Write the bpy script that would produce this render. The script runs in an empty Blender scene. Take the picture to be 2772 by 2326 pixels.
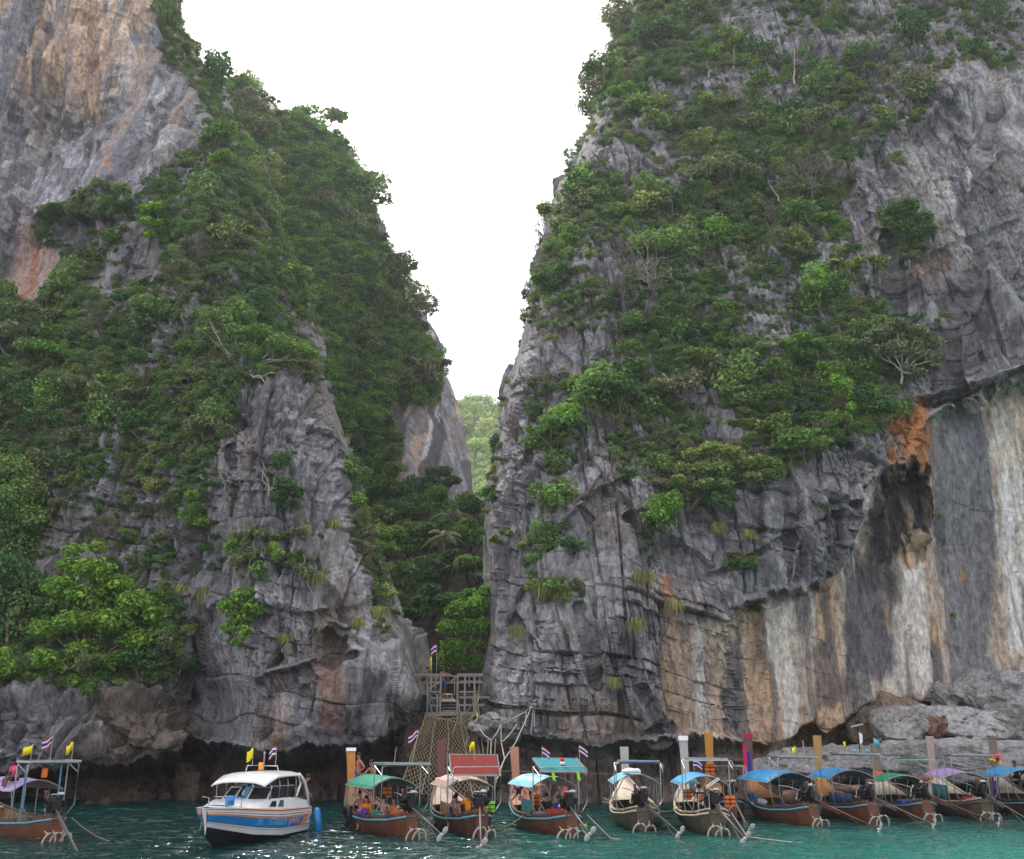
import bpy, bmesh, math, random
import numpy as np
from mathutils import Vector, Matrix
R = math.radians
random.seed(7)
rng = np.random.default_rng(7)
SC = bpy.context.scene
COL = SC.collection

# ------------------------------------------------------------------ camera
PITCH = 16.8
FPX = 2662.0           # focal length in photograph pixels (2772 wide)
CAM_H = 4.1
cam_d = bpy.data.cameras.new('camera')
cam = bpy.data.objects.new('camera', cam_d)
COL.objects.link(cam)
cam.location = (0, 0, CAM_H)
cam.rotation_euler = (R(90 + PITCH), 0, 0)
cam_d.sensor_fit = 'HORIZONTAL'
cam_d.sensor_width = 36.0
cam_d.lens = 36.0 * FPX / 2772.0
cam_d.clip_start = 0.5
cam_d.clip_end = 6000
SC.camera = cam

# ------------------------------------------------------------------ world, sun, exposure
SUN_EL, SUN_AZ = 52.0, -28.0        # the sun stands behind the cliffs, a little to the left of the gap
world = bpy.data.worlds.new('World')
SC.world = world
world.use_nodes = True
nt = world.node_tree
bg = nt.nodes['Background']
sky = nt.nodes.new('ShaderNodeTexSky')
sky.sky_type = 'NISHITA'
sky.sun_disc = False
sky.sun_elevation = R(SUN_EL)
sky.sun_rotation = R(SUN_AZ)
sky.air_density = 1.0
sky.dust_density = 5.0
veil = nt.nodes.new('ShaderNodeMixRGB')
veil.inputs['Fac'].default_value = 0.62
veil.inputs['Color2'].default_value = (12.6, 12.3, 13.0, 1)     # an even white cloud veil over the blue
nt.links.new(sky.outputs[0], veil.inputs['Color1'])
nt.links.new(veil.outputs[0], bg.inputs['Color'])
bg.inputs['Strength'].default_value = 0.12
sun_d = bpy.data.lights.new('sun', 'SUN')
sun_d.energy = 3.2
sun_d.angle = R(6)
sun_d.color = (1.0, 0.95, 0.86)
sun = bpy.data.objects.new('sun', sun_d)
COL.objects.link(sun)
_sd = Vector((math.sin(R(SUN_AZ)) * math.cos(R(SUN_EL)), math.cos(R(SUN_AZ)) * math.cos(R(SUN_EL)), math.sin(R(SUN_EL))))
sun.rotation_euler = (-_sd).to_track_quat('-Z', 'Y').to_euler()
sun.location = (0, 0, 200)
SC.view_settings.view_transform = 'Standard'
SC.view_settings.look = 'None'
SC.view_settings.gamma = 1.0
SC.view_settings.use_curve_mapping = False
SC.view_settings.exposure = 0.48
SC.cycles.use_denoising = True
SC.cycles.max_bounces = 6
SC.cycles.diffuse_bounces = 3
SC.cycles.glossy_bounces = 2
SC.cycles.transmission_bounces = 2
SC.cycles.transparent_max_bounces = 6
SC.cycles.volume_bounces = 0
SC.cycles.use_adaptive_sampling = True
SC.cycles.adaptive_threshold = 0.02
SC.cycles.sample_clamp_indirect = 4.0

# ------------------------------------------------------------------ survey: sight line of a photograph point -> place at depth D
CT, ST = math.cos(R(PITCH)), math.sin(R(PITCH))
def at(px, py, D):
    """point in the world seen at (px, py) of the photograph and standing D metres ahead (world y)"""
    xc = (px - 1386.0) / FPX
    yc = (1163.0 - py) / FPX
    t = D / (CT - yc * ST)
    return xc * t, D + 0 * t, CAM_H + t * (ST + yc * CT)
def atv(px, py, D):
    a = at(px, py, D)
    return Vector((float(a[0]), float(a[1]), float(a[2])))
def on_water(px, D, z=0.0):
    """x of a point at height z and depth D seen in photo column px"""
    f = D * CT + (z - CAM_H) * ST
    return (px - 1386.0) / FPX * f

# ------------------------------------------------------------------ noise in numpy
_tab = rng.random(65536).astype(np.float32)
def _h(ix, iy, iz, seed):
    return _tab[((ix * 73856093) ^ (iy * 19349663) ^ (iz * 83492791) ^ (seed * 2654435)) & 65535]
def vnoise(x, y, z, seed=0):
    x = np.asarray(x, dtype=np.float64); y = np.asarray(y, dtype=np.float64) + 0 * x; z = np.asarray(z, dtype=np.float64) + 0 * x
    ix, iy, iz = np.floor(x).astype(np.int64), np.floor(y).astype(np.int64), np.floor(z).astype(np.int64)
    fx, fy, fz = x - ix, y - iy, z - iz
    fx, fy, fz = fx*fx*fx*(fx*(fx*6-15)+10), fy*fy*fy*(fy*(fy*6-15)+10), fz*fz*fz*(fz*(fz*6-15)+10)
    r = 0
    for dx in (0, 1):
        wx = fx if dx else 1 - fx
        for dy in (0, 1):
            wy = fy if dy else 1 - fy
            for dz in (0, 1):
                wz = fz if dz else 1 - fz
                r = r + wx * wy * wz * _h(ix + dx, iy + dy, iz + dz, seed)
    return r * 2 - 1
def fbm(x, y, z, oct=4, seed=0, gain=0.5):
    a, s, n = 1.0, 0, 0
    for o in range(oct):
        k = 2.03 ** o
        s = s + a * vnoise(x * k + 13.7 * o, y * k - 7.1 * o, z * k + 3.3 * o, seed + o)
        n += a; a *= gain
    return s / n
def ridged(x, y, z, oct=3, seed=0):
    a, s, n = 1.0, 0, 0
    for o in range(oct):
        k = 2.1 ** o
        s = s + a * (1 - 2 * np.abs(vnoise(x * k + 5.7 * o, y * k + 1.1 * o, z * k, seed + o)))
        n += a; a *= 0.5
    return s / n
def cells(x, y, z, seed=0):
    """cellular noise: distance to the nearest and second nearest seed, the nearest one's random value and a
    random tilt of each cell (so that cells read as broken facets)"""
    ix, iy, iz = np.floor(x).astype(np.int64), np.floor(y).astype(np.int64), np.floor(z).astype(np.int64)
    f1 = np.full(x.shape, 9.0); f2 = np.full(x.shape, 9.0); idv = np.zeros(x.shape); tilt = np.zeros(x.shape)
    for dx in (-1, 0, 1):
        for dy in (-1, 0, 1):
            for dz in (-1, 0, 1):
                cx, cy, cz = ix + dx, iy + dy, iz + dz
                ox = cx + _h(cx, cy, cz, seed + 1) - x; oy = cy + _h(cx, cy, cz, seed + 2) - y; oz = cz + _h(cx, cy, cz, seed + 3) - z
                d = ox * ox + oy * oy + oz * oz
                near = d < f1
                f2 = np.where(near, f1, np.minimum(f2, d))
                idv = np.where(near, _h(cx, cy, cz, seed + 4), idv)
                tilt = np.where(near, ox * (_h(cx, cy, cz, seed + 5) - 0.5) + oz * (_h(cx, cy, cz, seed + 6) - 0.6), tilt)
                f1 = np.where(near, d, f1)
    return np.sqrt(f1), np.sqrt(f2), idv, tilt * 2
def bricks(u, v, seed, fu, fv, jit=0.35):
    """bedded and jointed rock: beds of uneven thickness broken by straight joints; returns the block's random
    value, its tilt and the distance to the nearest joint (in block widths)"""
    v2 = v * fv + jit * vnoise(0 * u + 3.1, 0 * u, v * fv * 0.9, seed)
    row = np.floor(v2).astype(np.int64); fy = v2 - row
    z0 = np.zeros_like(row)
    u2 = u * fu * (0.75 + 0.6 * _h(row, z0, z0, seed + 1)) + 7 * _h(row, z0 + 1, z0, seed + 2)
    u2 = u2 + jit * vnoise(u2 * 0.9, row * 5.3, 0 * u, seed + 3)
    c = np.floor(u2).astype(np.int64); fx = u2 - c
    idv = _h(row, c, z0, seed + 4)
    tilt = (fx - 0.5) * (_h(row, c, z0, seed + 5) - 0.5) + (fy - 0.5) * (_h(row, c, z0, seed + 6) - 0.65)
    return idv, tilt * 2, np.minimum(np.minimum(fx, 1 - fx), np.minimum(fy, 1 - fy) * 1.4)
def sstep(a, b, x):
    t = np.clip((x - a) / (b - a), 0, 1)
    return t * t * (3 - 2 * t)

def rbf(points):
    """thin-plate surface through (px, py, D) survey points"""
    P = np.array(points, float); X = P[:, :2] / 1000.0; n = len(P)
    def k(r2): return 0.5 * r2 * np.log(r2 + 1e-9)
    K = k(((X[:, None] - X[None]) ** 2).sum(-1)) + np.eye(n) * 1e-3
    A = np.zeros((n + 3, n + 3)); A[:n, :n] = K; A[:n, n] = 1; A[:n, n+1:] = X; A[n, :n] = 1; A[n+1:, :n] = X.T
    w = np.linalg.solve(A, np.concatenate([P[:, 2], np.zeros(3)]))
    def f(px, py):
        x = np.asarray(px, float) / 1000; y = np.asarray(py, float) / 1000
        s = w[n] + w[n+1] * x + w[n+2] * y
        for i in range(n):
            s = s + w[i] * k((x - X[i, 0]) ** 2 + (y - X[i, 1]) ** 2)
        return s
    return f
def poly_sd(poly, x, y):
    """signed distance to a polygon, positive inside"""
    P = np.array(poly, float); d = np.full(x.shape, 1e12); ins = np.zeros(x.shape, bool)
    for i in range(len(P)):
        ax, ay = P[i]; bx, by = P[(i + 1) % len(P)]
        ex, ey = bx - ax, by - ay
        t = np.clip(((x - ax) * ex + (y - ay) * ey) / (ex * ex + ey * ey + 1e-9), 0, 1)
        d = np.minimum(d, (x - ax - t * ex) ** 2 + (y - ay - t * ey) ** 2)
        c = ((ay > y) != (by > y)) & (x < ex * (y - ay) / (ey if abs(ey) > 1e-9 else 1e-9) + ax)
        ins ^= c
    return np.where(ins, 1, -1) * np.sqrt(d)
def pmask(poly, x, y, soft=30):
    return sstep(-soft, soft, poly_sd(poly, x, y))
def line_d(line, x, y):
    d = np.full(x.shape, 1e12)
    for i in range(len(line) - 1):
        ax, ay = line[i]; bx, by = line[i + 1]; ex, ey = bx - ax, by - ay
        t = np.clip(((x - ax) * ex + (y - ay) * ey) / (ex * ex + ey * ey + 1e-9), 0, 1)
        d = np.minimum(d, (x - ax - t * ex) ** 2 + (y - ay - t * ey) ** 2)
    return np.sqrt(d)

# ------------------------------------------------------------------ object helpers
def tag(o, label=None, cat=None, group=None, kind=None):
    if label: o['label'] = label
    if cat: o['category'] = cat
    if group: o['group'] = group
    if kind: o['kind'] = kind
    return o
def link(name, me, mat=None, parent=None, loc=None):
    o = bpy.data.objects.new(name, me)
    COL.objects.link(o)
    if mat is not None and me is not None and not me.materials: me.materials.append(mat)
    if parent is not None: o.parent = parent
    if loc is not None: o.location = loc
    return o
def empty(name, loc=(0, 0, 0), rz=0.0, scale=1.0):
    o = bpy.data.objects.new(name, None)
    o.empty_display_size = 0.3
    COL.objects.link(o)
    o.location = loc; o.rotation_euler = (0, 0, rz); o.scale = (scale,) * 3
    return o
def np_mesh(name, verts, faces, smooth=False, col=None, mats=(), extra=None):
    me = bpy.data.meshes.new(name)
    verts = np.ascontiguousarray(verts, dtype=np.float32); faces = np.ascontiguousarray(faces, dtype=np.int32)
    nv, nf, k = len(verts), len(faces), faces.shape[1]
    me.vertices.add(nv); me.vertices.foreach_set('co', verts.ravel())
    me.loops.add(nf * k); me.loops.foreach_set('vertex_index', faces.ravel())
    me.polygons.add(nf); me.polygons.foreach_set('loop_start', np.arange(0, nf * k, k, dtype=np.int32))
    me.polygons.foreach_set('use_smooth', np.full(nf, smooth))
    if col is not None:
        a = me.color_attributes.new('stain', 'FLOAT_COLOR', 'POINT')
        c = np.ones((nv, 4), np.float32); c[:, :3] = col
        a.data.foreach_set('color', c.ravel())
    for m in mats: me.materials.append(m)
    me.update(calc_edges=True)
    return me
def grid_faces(nr, nc):
    i = np.arange((nr - 1) * nc).reshape(nr - 1, nc)[:, :-1].ravel()
    return np.stack([i, i + 1, i + nc + 1, i + nc], 1)

# ------------------------------------------------------------------ materials
def mat(name, base=(0.5, 0.5, 0.5), rough=0.7, spec=0.3, metal=0.0, var=0.0, scale=4.0, bump=0.0, bscale=30.0, stretch=(1, 1, 1), coat=0.0, var_col=None):
    m = bpy.data.materials.new(name); m.use_nodes = True
    n, l = m.node_tree.nodes, m.node_tree.links
    b = n['Principled BSDF']
    b.inputs['Base Color'].default_value = (*base, 1); b.inputs['Roughness'].default_value = rough
    b.inputs['Specular IOR Level'].default_value = spec; b.inputs['Metallic'].default_value = metal
    if coat: b.inputs['Coat Weight'].default_value = coat; b.inputs['Coat Roughness'].default_value = 0.15
    if var > 0 or bump > 0:
        tc = n.new('ShaderNodeTexCoord'); mp = n.new('ShaderNodeMapping'); mp.inputs['Scale'].default_value = stretch
        l.new(tc.outputs['Object'], mp.inputs['Vector'])
    if var > 0:
        t = n.new('ShaderNodeTexNoise'); t.inputs['Scale'].default_value = scale; t.inputs['Detail'].default_value = 6; t.inputs['Roughness'].default_value = 0.65
        l.new(mp.outputs[0], t.inputs['Vector'])
        r = n.new('ShaderNodeMapRange'); r.inputs['From Min'].default_value = 0.3; r.inputs['From Max'].default_value = 0.7
        l.new(t.outputs['Fac'], r.inputs['Value'])
        mx = n.new('ShaderNodeMixRGB')
        c2 = var_col if var_col else tuple(c * (1 - var) for c in base)
        mx.inputs['Color1'].default_value = (*base, 1); mx.inputs['Color2'].default_value = (*c2, 1)
        l.new(r.outputs[0], mx.inputs['Fac']); l.new(mx.outputs[0], b.inputs['Base Color'])
    if bump > 0:
        t = n.new('ShaderNodeTexNoise'); t.inputs['Scale'].default_value = bscale; t.inputs['Detail'].default_value = 4
        l.new(mp.outputs[0], t.inputs['Vector'])
        bp = n.new('ShaderNodeBump'); bp.inputs['Strength'].default_value = bump; bp.inputs['Distance'].default_value = 0.02
        l.new(t.outputs['Fac'], bp.inputs['Height']); l.new(bp.outputs[0], b.inputs['Normal'])
    return m

def rock_mat(zs=0.30, name='limestone'):
    m = bpy.data.materials.new(name); m.use_nodes = True
    n, l = m.node_tree.nodes, m.node_tree.links
    b = n['Principled BSDF']; b.inputs['Roughness'].default_value = 0.85; b.inputs['Specular IOR Level'].default_value = 0.25
    at_ = n.new('ShaderNodeAttribute'); at_.attribute_name = 'stain'
    geo = n.new('ShaderNodeNewGeometry')
    mp = n.new('ShaderNodeMapping'); mp.inputs['Scale'].default_value = (1, 1, max(zs, 0.42))
    l.new(geo.outputs['Position'], mp.inputs['Vector'])
    t = n.new('ShaderNodeTexNoise'); t.inputs['Scale'].default_value = 3.6; t.inputs['Detail'].default_value = 8; t.inputs['Roughness'].default_value = 0.68
    l.new(mp.outputs[0], t.inputs['Vector'])
    r = n.new('ShaderNodeMapRange'); r.inputs['From Min'].default_value = 0.32; r.inputs['From Max'].default_value = 0.68
    r.inputs['To Min'].default_value = 0.5; r.inputs['To Max'].default_value = 1.5
    l.new(t.outputs['Fac'], r.inputs['Value'])
    # hairline cracks and bedding joints
    v = n.new('ShaderNodeTexVoronoi'); v.feature = 'DISTANCE_TO_EDGE'; v.inputs['Scale'].default_value = 0.9
    mp2 = n.new('ShaderNodeMapping'); mp2.inputs['Scale'].default_value = (1.9, 1.9, 0.5 if zs < 1 else 1.4); mp2.inputs['Rotation'].default_value = (0.15, 0.2, 0)
    wob = n.new('ShaderNodeTexNoise'); wob.inputs['Scale'].default_value = 1.5; wob.inputs['Detail'].default_value = 4
    l.new(geo.outputs['Position'], wob.inputs['Vector'])
    add = n.new('ShaderNodeMixRGB'); add.blend_type = 'ADD'; add.inputs['Fac'].default_value = 0.25
    l.new(geo.outputs['Position'], add.inputs['Color1']); l.new(wob.outputs['Color'], add.inputs['Color2'])
    l.new(add.outputs[0], mp2.inputs['Vector']); l.new(mp2.outputs[0], v.inputs['Vector'])
    cr = n.new('ShaderNodeMapRange'); cr.inputs['From Max'].default_value = 0.035; cr.inputs['To Min'].default_value = 0.45
    l.new(v.outputs['Distance'], cr.inputs['Value'])
    mu = n.new('ShaderNodeMixRGB'); mu.blend_type = 'MULTIPLY'; mu.inputs['Fac'].default_value = 1
    l.new(at_.outputs['Color'], mu.inputs['Color1']); l.new(r.outputs[0], mu.inputs['Color2'])
    mu2 = n.new('ShaderNodeMixRGB'); mu2.blend_type = 'MULTIPLY'; mu2.inputs['Fac'].default_value = 0.3
    l.new(mu.outputs[0], mu2.inputs['Color1']); l.new(cr.outputs[0], mu2.inputs['Color2'])
    l.new(mu2.outputs[0], b.inputs['Base Color'])
    bp = n.new('ShaderNodeBump'); bp.inputs['Strength'].default_value = 1.0; bp.inputs['Distance'].default_value = 0.16
    l.new(t.outputs['Fac'], bp.inputs['Height'])
    bp2 = n.new('ShaderNodeBump'); bp2.inputs['Strength'].default_value = 0.35; bp2.inputs['Distance'].default_value = 0.06
    l.new(cr.outputs[0], bp2.inputs['Height']); l.new(bp.outputs[0], bp2.inputs['Normal'])
    l.new(bp2.outputs[0], b.inputs['Normal'])
    return m
ROCK = rock_mat()
ROCK_LOOSE = rock_mat(1.0, 'boulder_limestone')
# ================================================================== CLIFFS
def interp(tbl, v):
    t = np.array(tbl, float)
    return np.interp(v, t[:, 0], t[:, 1])

def rock_relief(x, y, z, flute=1.0, block=1.0, rough=1.0, seed=0):
    """height of limestone relief (m): buttresses (coarse), then flutes, joints, broken facets, pits (fine)"""
    wob = fbm(x * 0.10, y * 0.10, z * 0.08, 2, seed + 40)
    big = fbm(x * 0.09 + wob, y * 0.09, z * 0.035, 3, seed) * 1.5
    slab = sstep(-0.3, 0.3, fbm(x * 0.13, y * 0.13, z * 0.09, 2, seed + 31))
    w2 = fbm(x * 1.1, y * 1.1, z * 1.1, 3, seed + 44) * 0.07
    fl = sstep(-0.4, 0.3, fbm(x * 0.11, y * 0.11, z * 0.05, 2, seed + 35))
    fine = -np.abs(vnoise(x * 1.5 + w2, y * 0.4, z * 0.13, seed + 9)) * 0.40 * flute * fl
    fine += -np.abs(vnoise(x * 3.6 + w2 * 2, y * 0.9, z * 0.34, seed + 10)) * 0.26 * flute * (0.3 + 0.7 * fl)
    fine += -sstep(0.55, 0.0, np.abs(vnoise(x * 0.7, y * 0.15, z * 0.05, seed + 11)) * 7) * 0.40 * flute
    zt = z + 0.20 * x + 1.6 * wob
    xs = x + 0.10 * z + 1.2 * wob
    f1, f2, idv, tl = cells(xs * 0.26, y * 0.26, zt * 0.11, seed + 3)
    blk = ((idv - 0.5) * 0.8 + tl * 0.8) * block
    fj = f2 - f1
    i0, t0, j0 = bricks(xs + w2, zt + w2, seed + 50, 0.42, 0.20, 0.6)
    blk += ((i0 - 0.5) * 0.75 + t0 * 0.55 - 0.30 * (1 - sstep(0.0, 0.045, j0))) * block * (0.45 + 0.55 * slab)
    idv2, tl, j1 = bricks(xs + w2 * 1.5, zt + w2 * 1.5, seed + 60, 1.25, 0.62, 0.6)
    blk2 = ((idv2 - 0.5) * 0.30 + tl * 0.42 - 0.10 * (1 - sstep(0.0, 0.08, j1)) * sstep(-.3, .3, fbm(x * .5, y * .2, z * .5, 2, seed + 61))) * block * (0.2 + 0.8 * slab)
    idv3, tl, j2 = bricks(xs + w2, zt + w2 * 2, seed + 70, 3.2, 1.8, 0.6)
    blk3 = ((idv3 - 0.5) * 0.15 + tl * 0.22) * block * (0.2 + 0.8 * slab)
    fj = np.minimum(j0 * 1.6, j1)
    bed = vnoise(x * 0.03, y * 0.03, zt * 0.42, seed + 21)
    bed = -0.42 * block * (1 - sstep(0.0, 0.04, np.abs(bed))) * sstep(-0.1, 0.3, vnoise(x * 0.15, y * 0.15, z * 0.15, seed + 23))
    pit = fbm(x * 2.8, y * 2.8, z * 1.6, 3, seed + 17, 0.6) * 0.10 * rough
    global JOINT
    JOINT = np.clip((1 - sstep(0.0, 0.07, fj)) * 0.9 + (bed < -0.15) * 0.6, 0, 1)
    return big, fine + blk + blk2 + blk3 + bed + pit, idv, idv2

GREY = np.array([0.19, 0.184, 0.195])
def rock_colour(x, y, z, px, py, idv, idv2, seed=0, nojoint=0.0):
    n = fbm(x * 0.25, y * 0.25, z * 0.12, 4, seed + 60)
    n2 = fbm(x * 1.1, y * 1.1, z * 0.35, 3, seed + 64)
    n3 = fbm(x * 3.5, y * 3.5, z * 1.3, 2, seed + 67)
    k = 1.0 + 0.5 * n + 0.55 * n2 + 0.45 * n3 + 0.35 * (idv2 - 0.5) + 0.25 * (idv - 0.5)
    c = GREY[None] * np.clip(k, 0.35, 1.8)[:, None]
    # dark weathering crust and pale calcite patches
    dk = sstep(0.05, 0.5, fbm(x * 0.18, y * 0.18, z * 0.05, 3, seed + 70))
    c = c * (1 - 0.42 * dk)[:, None]
    wm = sstep(0.1, 0.5, fbm(x * 0.3 + 9, y * 0.3, z * 0.12, 3, seed + 72))[:, None]
    c = c * (1 - wm * 0.5) + np.array([[0.21, 0.175, 0.135]]) * 0.5 * wm
    c = c * (1 - 0.45 * JOINT * (1 - nojoint) * sstep(-.2, .3, n))[:, None]      # darker colour along the joints
    pal = sstep(0.22, 0.5, fbm(x * 0.5, y * 0.5, z * 0.5, 3, seed + 75))
    c = c * (1 - 0.5 * pal[:, None]) + np.array([0.40, 0.385, 0.38])[None] * 0.5 * pal[:, None]
    return c
def mixc(c, col, m):
    m = np.clip(m, 0, 1)[:, None]
    return c * (1 - m) + np.array(col)[None] * m
def streaks(x, z, freq, seed, lo=0.0, hi=0.35, zf=0.03):
    w = 0.5 * fbm(x * 0.3, z * 0.3, 0 * x, 2, seed + 3)
    return sstep(lo, hi, fbm(x * freq + w, z * zf * (1 + 0 * x), 0 * x + 3.3, 3, seed))

class Sheet: pass
def build_mass(name, E_left, E_right, py0, py1, dx, dy, depth, relief, colour, back=45.0, nback=60, seed=0, amp=1.0, round_w=90.0, round_d=7.0):
    """One rock mass with its own volume: the face that looks at the bay is surveyed, rounds off at its free
    edges and runs on backwards from them as real side walls."""
    rows = np.arange(py0, py1 + dy, dy)
    nr = len(rows)
    eL = E_left(rows); eR = E_right(rows)
    nc = int(np.max(eR - eL) / dx)
    u = np.linspace(0, 1, nc)
    PX = eL[:, None] + (eR - eL)[:, None] * u[None]
    PY = np.repeat(rows[:, None], nc, 1)
    Dp = depth(PX.ravel(), PY.ravel()).reshape(nr, nc)
    sides = []
    if 'R' in E_right.free:
        t = np.clip(1 - (eR[:, None] - PX) / round_w, 0, 1)
        Dp = Dp + round_d * (1 - np.sqrt(np.clip(1 - t * t, 0, 1)))
        v = (np.arange(1, nback + 1) / nback) ** 2.2
        PXb = eR[:, None] - 25 * v[None] * 2
        Db = Dp[:, -1:] + back * v[None]
        PX = np.concatenate([PX, PXb], 1); PY = np.repeat(rows[:, None], PX.shape[1], 1); Dp = np.concatenate([Dp, Db], 1)
    if 'L' in E_left.free:
        t = np.clip(1 - (PX - eL[:, None]) / round_w, 0, 1)
        Dp = Dp + round_d * (1 - np.sqrt(np.clip(1 - t * t, 0, 1)))
        v = (np.arange(nback, 0, -1) / nback) ** 2.2
        PXb = eL[:, None] + 25 * v[None] * 2
        Db = Dp[:, :1] + back * v[None]
        PX = np.concatenate([PXb, PX], 1); PY = np.repeat(rows[:, None], PX.shape[1], 1); Dp = np.concatenate([Db, Dp], 1)
    nc = PX.shape[1]
    x, y, z = at(PX, PY, Dp)
    P = np.stack([x, y, z], -1)
    # outward normals of the surveyed surface (lightly smoothed)
    S = P.copy()
    for _ in range(14):
        S[1:-1, 1:-1] = (S[1:-1, 1:-1] * 2 + S[:-2, 1:-1] + S[2:, 1:-1] + S[1:-1, :-2] + S[1:-1, 2:]) / 6
    gu = np.gradient(S, axis=1); gv = np.gradient(S, axis=0)
    N = np.cross(gv, gu); N /= np.linalg.norm(N, axis=-1, keepdims=True) + 1e-9
    vx, vy, vz = x.ravel(), y.ravel(), z.ravel()
    big, h, idv, idv2 = relief(vx, vy, vz, PX.ravel(), PY.ravel())
    gap = np.linalg.norm(gu, axis=-1) + np.linalg.norm(gv, axis=-1)          # where the sheet is stretched only the coarse form is kept
    gap = np.maximum(gap[:, :], 0)
    g2 = gap.copy()
    for _ in range(8): g2[1:-1, 1:-1] = np.maximum(g2[1:-1, 1:-1], (g2[:-2, 1:-1] + g2[2:, 1:-1] + g2[1:-1, :-2] + g2[1:-1, 2:]) / 4)
    keep = (1 - 0.95 * sstep(0.26, 0.6, g2)) * (1 - 0.8 * sstep(-0.35, -0.75, N[..., 2]))
    P = P + N * (big.reshape(nr, nc) * (0.4 + 0.6 * keep) + h.reshape(nr, nc) * keep)[..., None]
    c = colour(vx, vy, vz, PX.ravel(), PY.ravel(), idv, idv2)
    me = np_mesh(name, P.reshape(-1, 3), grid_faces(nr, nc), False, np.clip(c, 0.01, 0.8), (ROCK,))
    o = link(name, me)
    tag(o, kind='structure')
    s = Sheet(); s.P = P; s.N = N; s.PX = PX; s.PY = PY; s.obj = o
    # normals of the finished relief
    gu = np.gradient(P, axis=1); gv = np.gradient(P, axis=0)
    n2 = np.cross(gv, gu); s.N2 = n2 / (np.linalg.norm(n2, axis=-1, keepdims=True) + 1e-9)
    return s
def edge(tbl, free=''):
    def f(rows): return interp(tbl, rows)
    f.free = free
    return f

# ---- left cliff: high ochre wall, green ridge in front of it, grey spur running down to the gap
LEFT_EDGE = [(-600, 440), (-200, 465), (0, 478), (50, 486), (95, 492), (130, 515), (185, 545), (215, 585), (245, 612), (330, 640), (420, 695), (480, 720), (560, 742), (640, 765), (720, 800), (820, 842), (880, 852), (905, 872), (960, 888), (1010, 882), (1070, 892), (1150, 915), (1230, 938), (1300, 955), (1340, 962), (1400, 985), (1470, 1004), (1540, 1030), (1560, 1040), (1650, 1055), (1690, 1092), (1740, 1108), (1800, 1122), (1850, 1140), (1880, 1158), (1920, 1152), (1950, 1130), (1990, 1125), (2040, 1120), (2300, 1120)]
LD = rbf([(-700, 0, 95), (0, 0, 92), (300, 0, 92), (480, 0, 96), (0, 300, 90), (300, 300, 88.5), (500, 300, 89), (0, 600, 86), (200, 450, 87), (0, 780, 84), (150, 750, 83.5), (560, 260, 93), (600, 400, 86),
          (280, 545, 80), (450, 500, 80), (600, 600, 76), (720, 600, 81), (400, 700, 76), (250, 800, 77), (0, 900, 76), (300, 950, 71), (600, 900, 68), (830, 900, 74), (-700, 900, 74), (0, 1200, 70),
          (300, 1200, 66), (600, 1200, 60.5), (750, 1200, 59), (900, 1200, 63), (0, 1500, 66), (300, 1500, 63), (550, 1500, 60), (700, 1500, 57), (900, 1500, 57.5), (1020, 1500, 62), (-700, 1500, 64),
          (0, 1850, 60), (250, 1850, 59.5), (480, 1850, 59.5), (545, 1900, 62), (640, 1850, 56.5), (760, 1850, 55.5), (900, 1850, 55.0), (1100, 1850, 58.5), (1140, 1900, 60), (700, 2000, 56), (1000, 1980, 57.5),
          (450, 2000, 58.5), (100, 2000, 58), (-700, 2000, 58), (-700, 2200, 58), (700, 2200, 57), (1100, 2200, 60)])
LIP_L = [(-700, 2085), (0, 2085), (230, 2085), (280, 2060), (480, 2045), (505, 1985), (560, 2010), (640, 2030), (700, 2038), (850, 2030), (1000, 2008), (1080, 1985), (1120, 1955), (1170, 1925)]
BULGES_L = [  # knobbly boulder-like noses along the lower left shore: (px, py, radius px, metres proud)
    (60, 1930, 110, 1.5), (180, 2000, 90, 1.7), (245, 2035, 60, 1.4), (400, 1960, 90, 1.6), (455, 2020, 55, 1.3), (330, 1900, 70, 0.8), (300, 2025, 45, 0.8), (20, 2040, 70, 1.0),
    (1090, 1700, 60, 0.7), (1050, 1760, 90, 0.9), (1110, 1870, 60, 0.6), (900, 1950, 150, 0.9), (700, 1950, 140, 0.9)]
def left_depth(px, py):
    D = LD(px, py)
    lip = interp(LIP_L, px) + 34 * fbm(px / 60, 0 * px, 0 * px + 5, 4, 303, .6)
    below = py - lip
    rec = interp([(-50, 0), (0, 0.3), (12, 3.0), (30, 5.6), (60, 6.6), (110, 5.8), (150, 4.2), (220, 1.5)], below)
    D = D + rec * (0.9 + 0.2 * np.sin(px * 0.017))
    for bx, by, br, bd in BULGES_L:
        r2 = ((px - bx) ** 2 + (py - by) ** 2) / br ** 2
        D = D - bd * np.exp(-r2 * 1.6) * (below < 8)
    # the little cave and the diagonal ledge of the spur
    D = D + 2.0 * pmask([(905, 1700), (925, 1720), (918, 1790), (895, 1810), (880, 1770), (890, 1730)], px + 8 * fbm(px / 15, py / 15, 0 * px, 3, 309), py, 16)
    d = line_d([(700, 1850), (860, 1800), (960, 1770)], px, py); D = D + 0.7 * np.exp(-(d / 7) ** 2)
    d = line_d([(840, 1670), (960, 1650), (1040, 1620)], px, py); D = D + 0.5 * np.exp(-(d / 6) ** 2)
    d = line_d([(540, 1700), (535, 1830), (510, 1960)], px, py); D = D + 1.6 * np.exp(-(d / 22) ** 2)
    d = line_d([(618, 1210), (640, 1330), (630, 1400)], px, py); D = D + 1.0 * np.exp(-(d / 7) ** 2)
    # overhanging rounded foot of the ochre wall
    m = pmask([(280, 330), (520, 190), (535, 330), (500, 410), (430, 440), (360, 490), (200, 520), (120, 400)], px, py, 25)
    D = D - 1.2 * m
    # dark hollow under the green brow
    m = pmask([(110, 590), (360, 560), (480, 600), (470, 760), (330, 800), (200, 790), (170, 660)], px, py, 35); D = D + 3.0 * m
    return D
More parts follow.
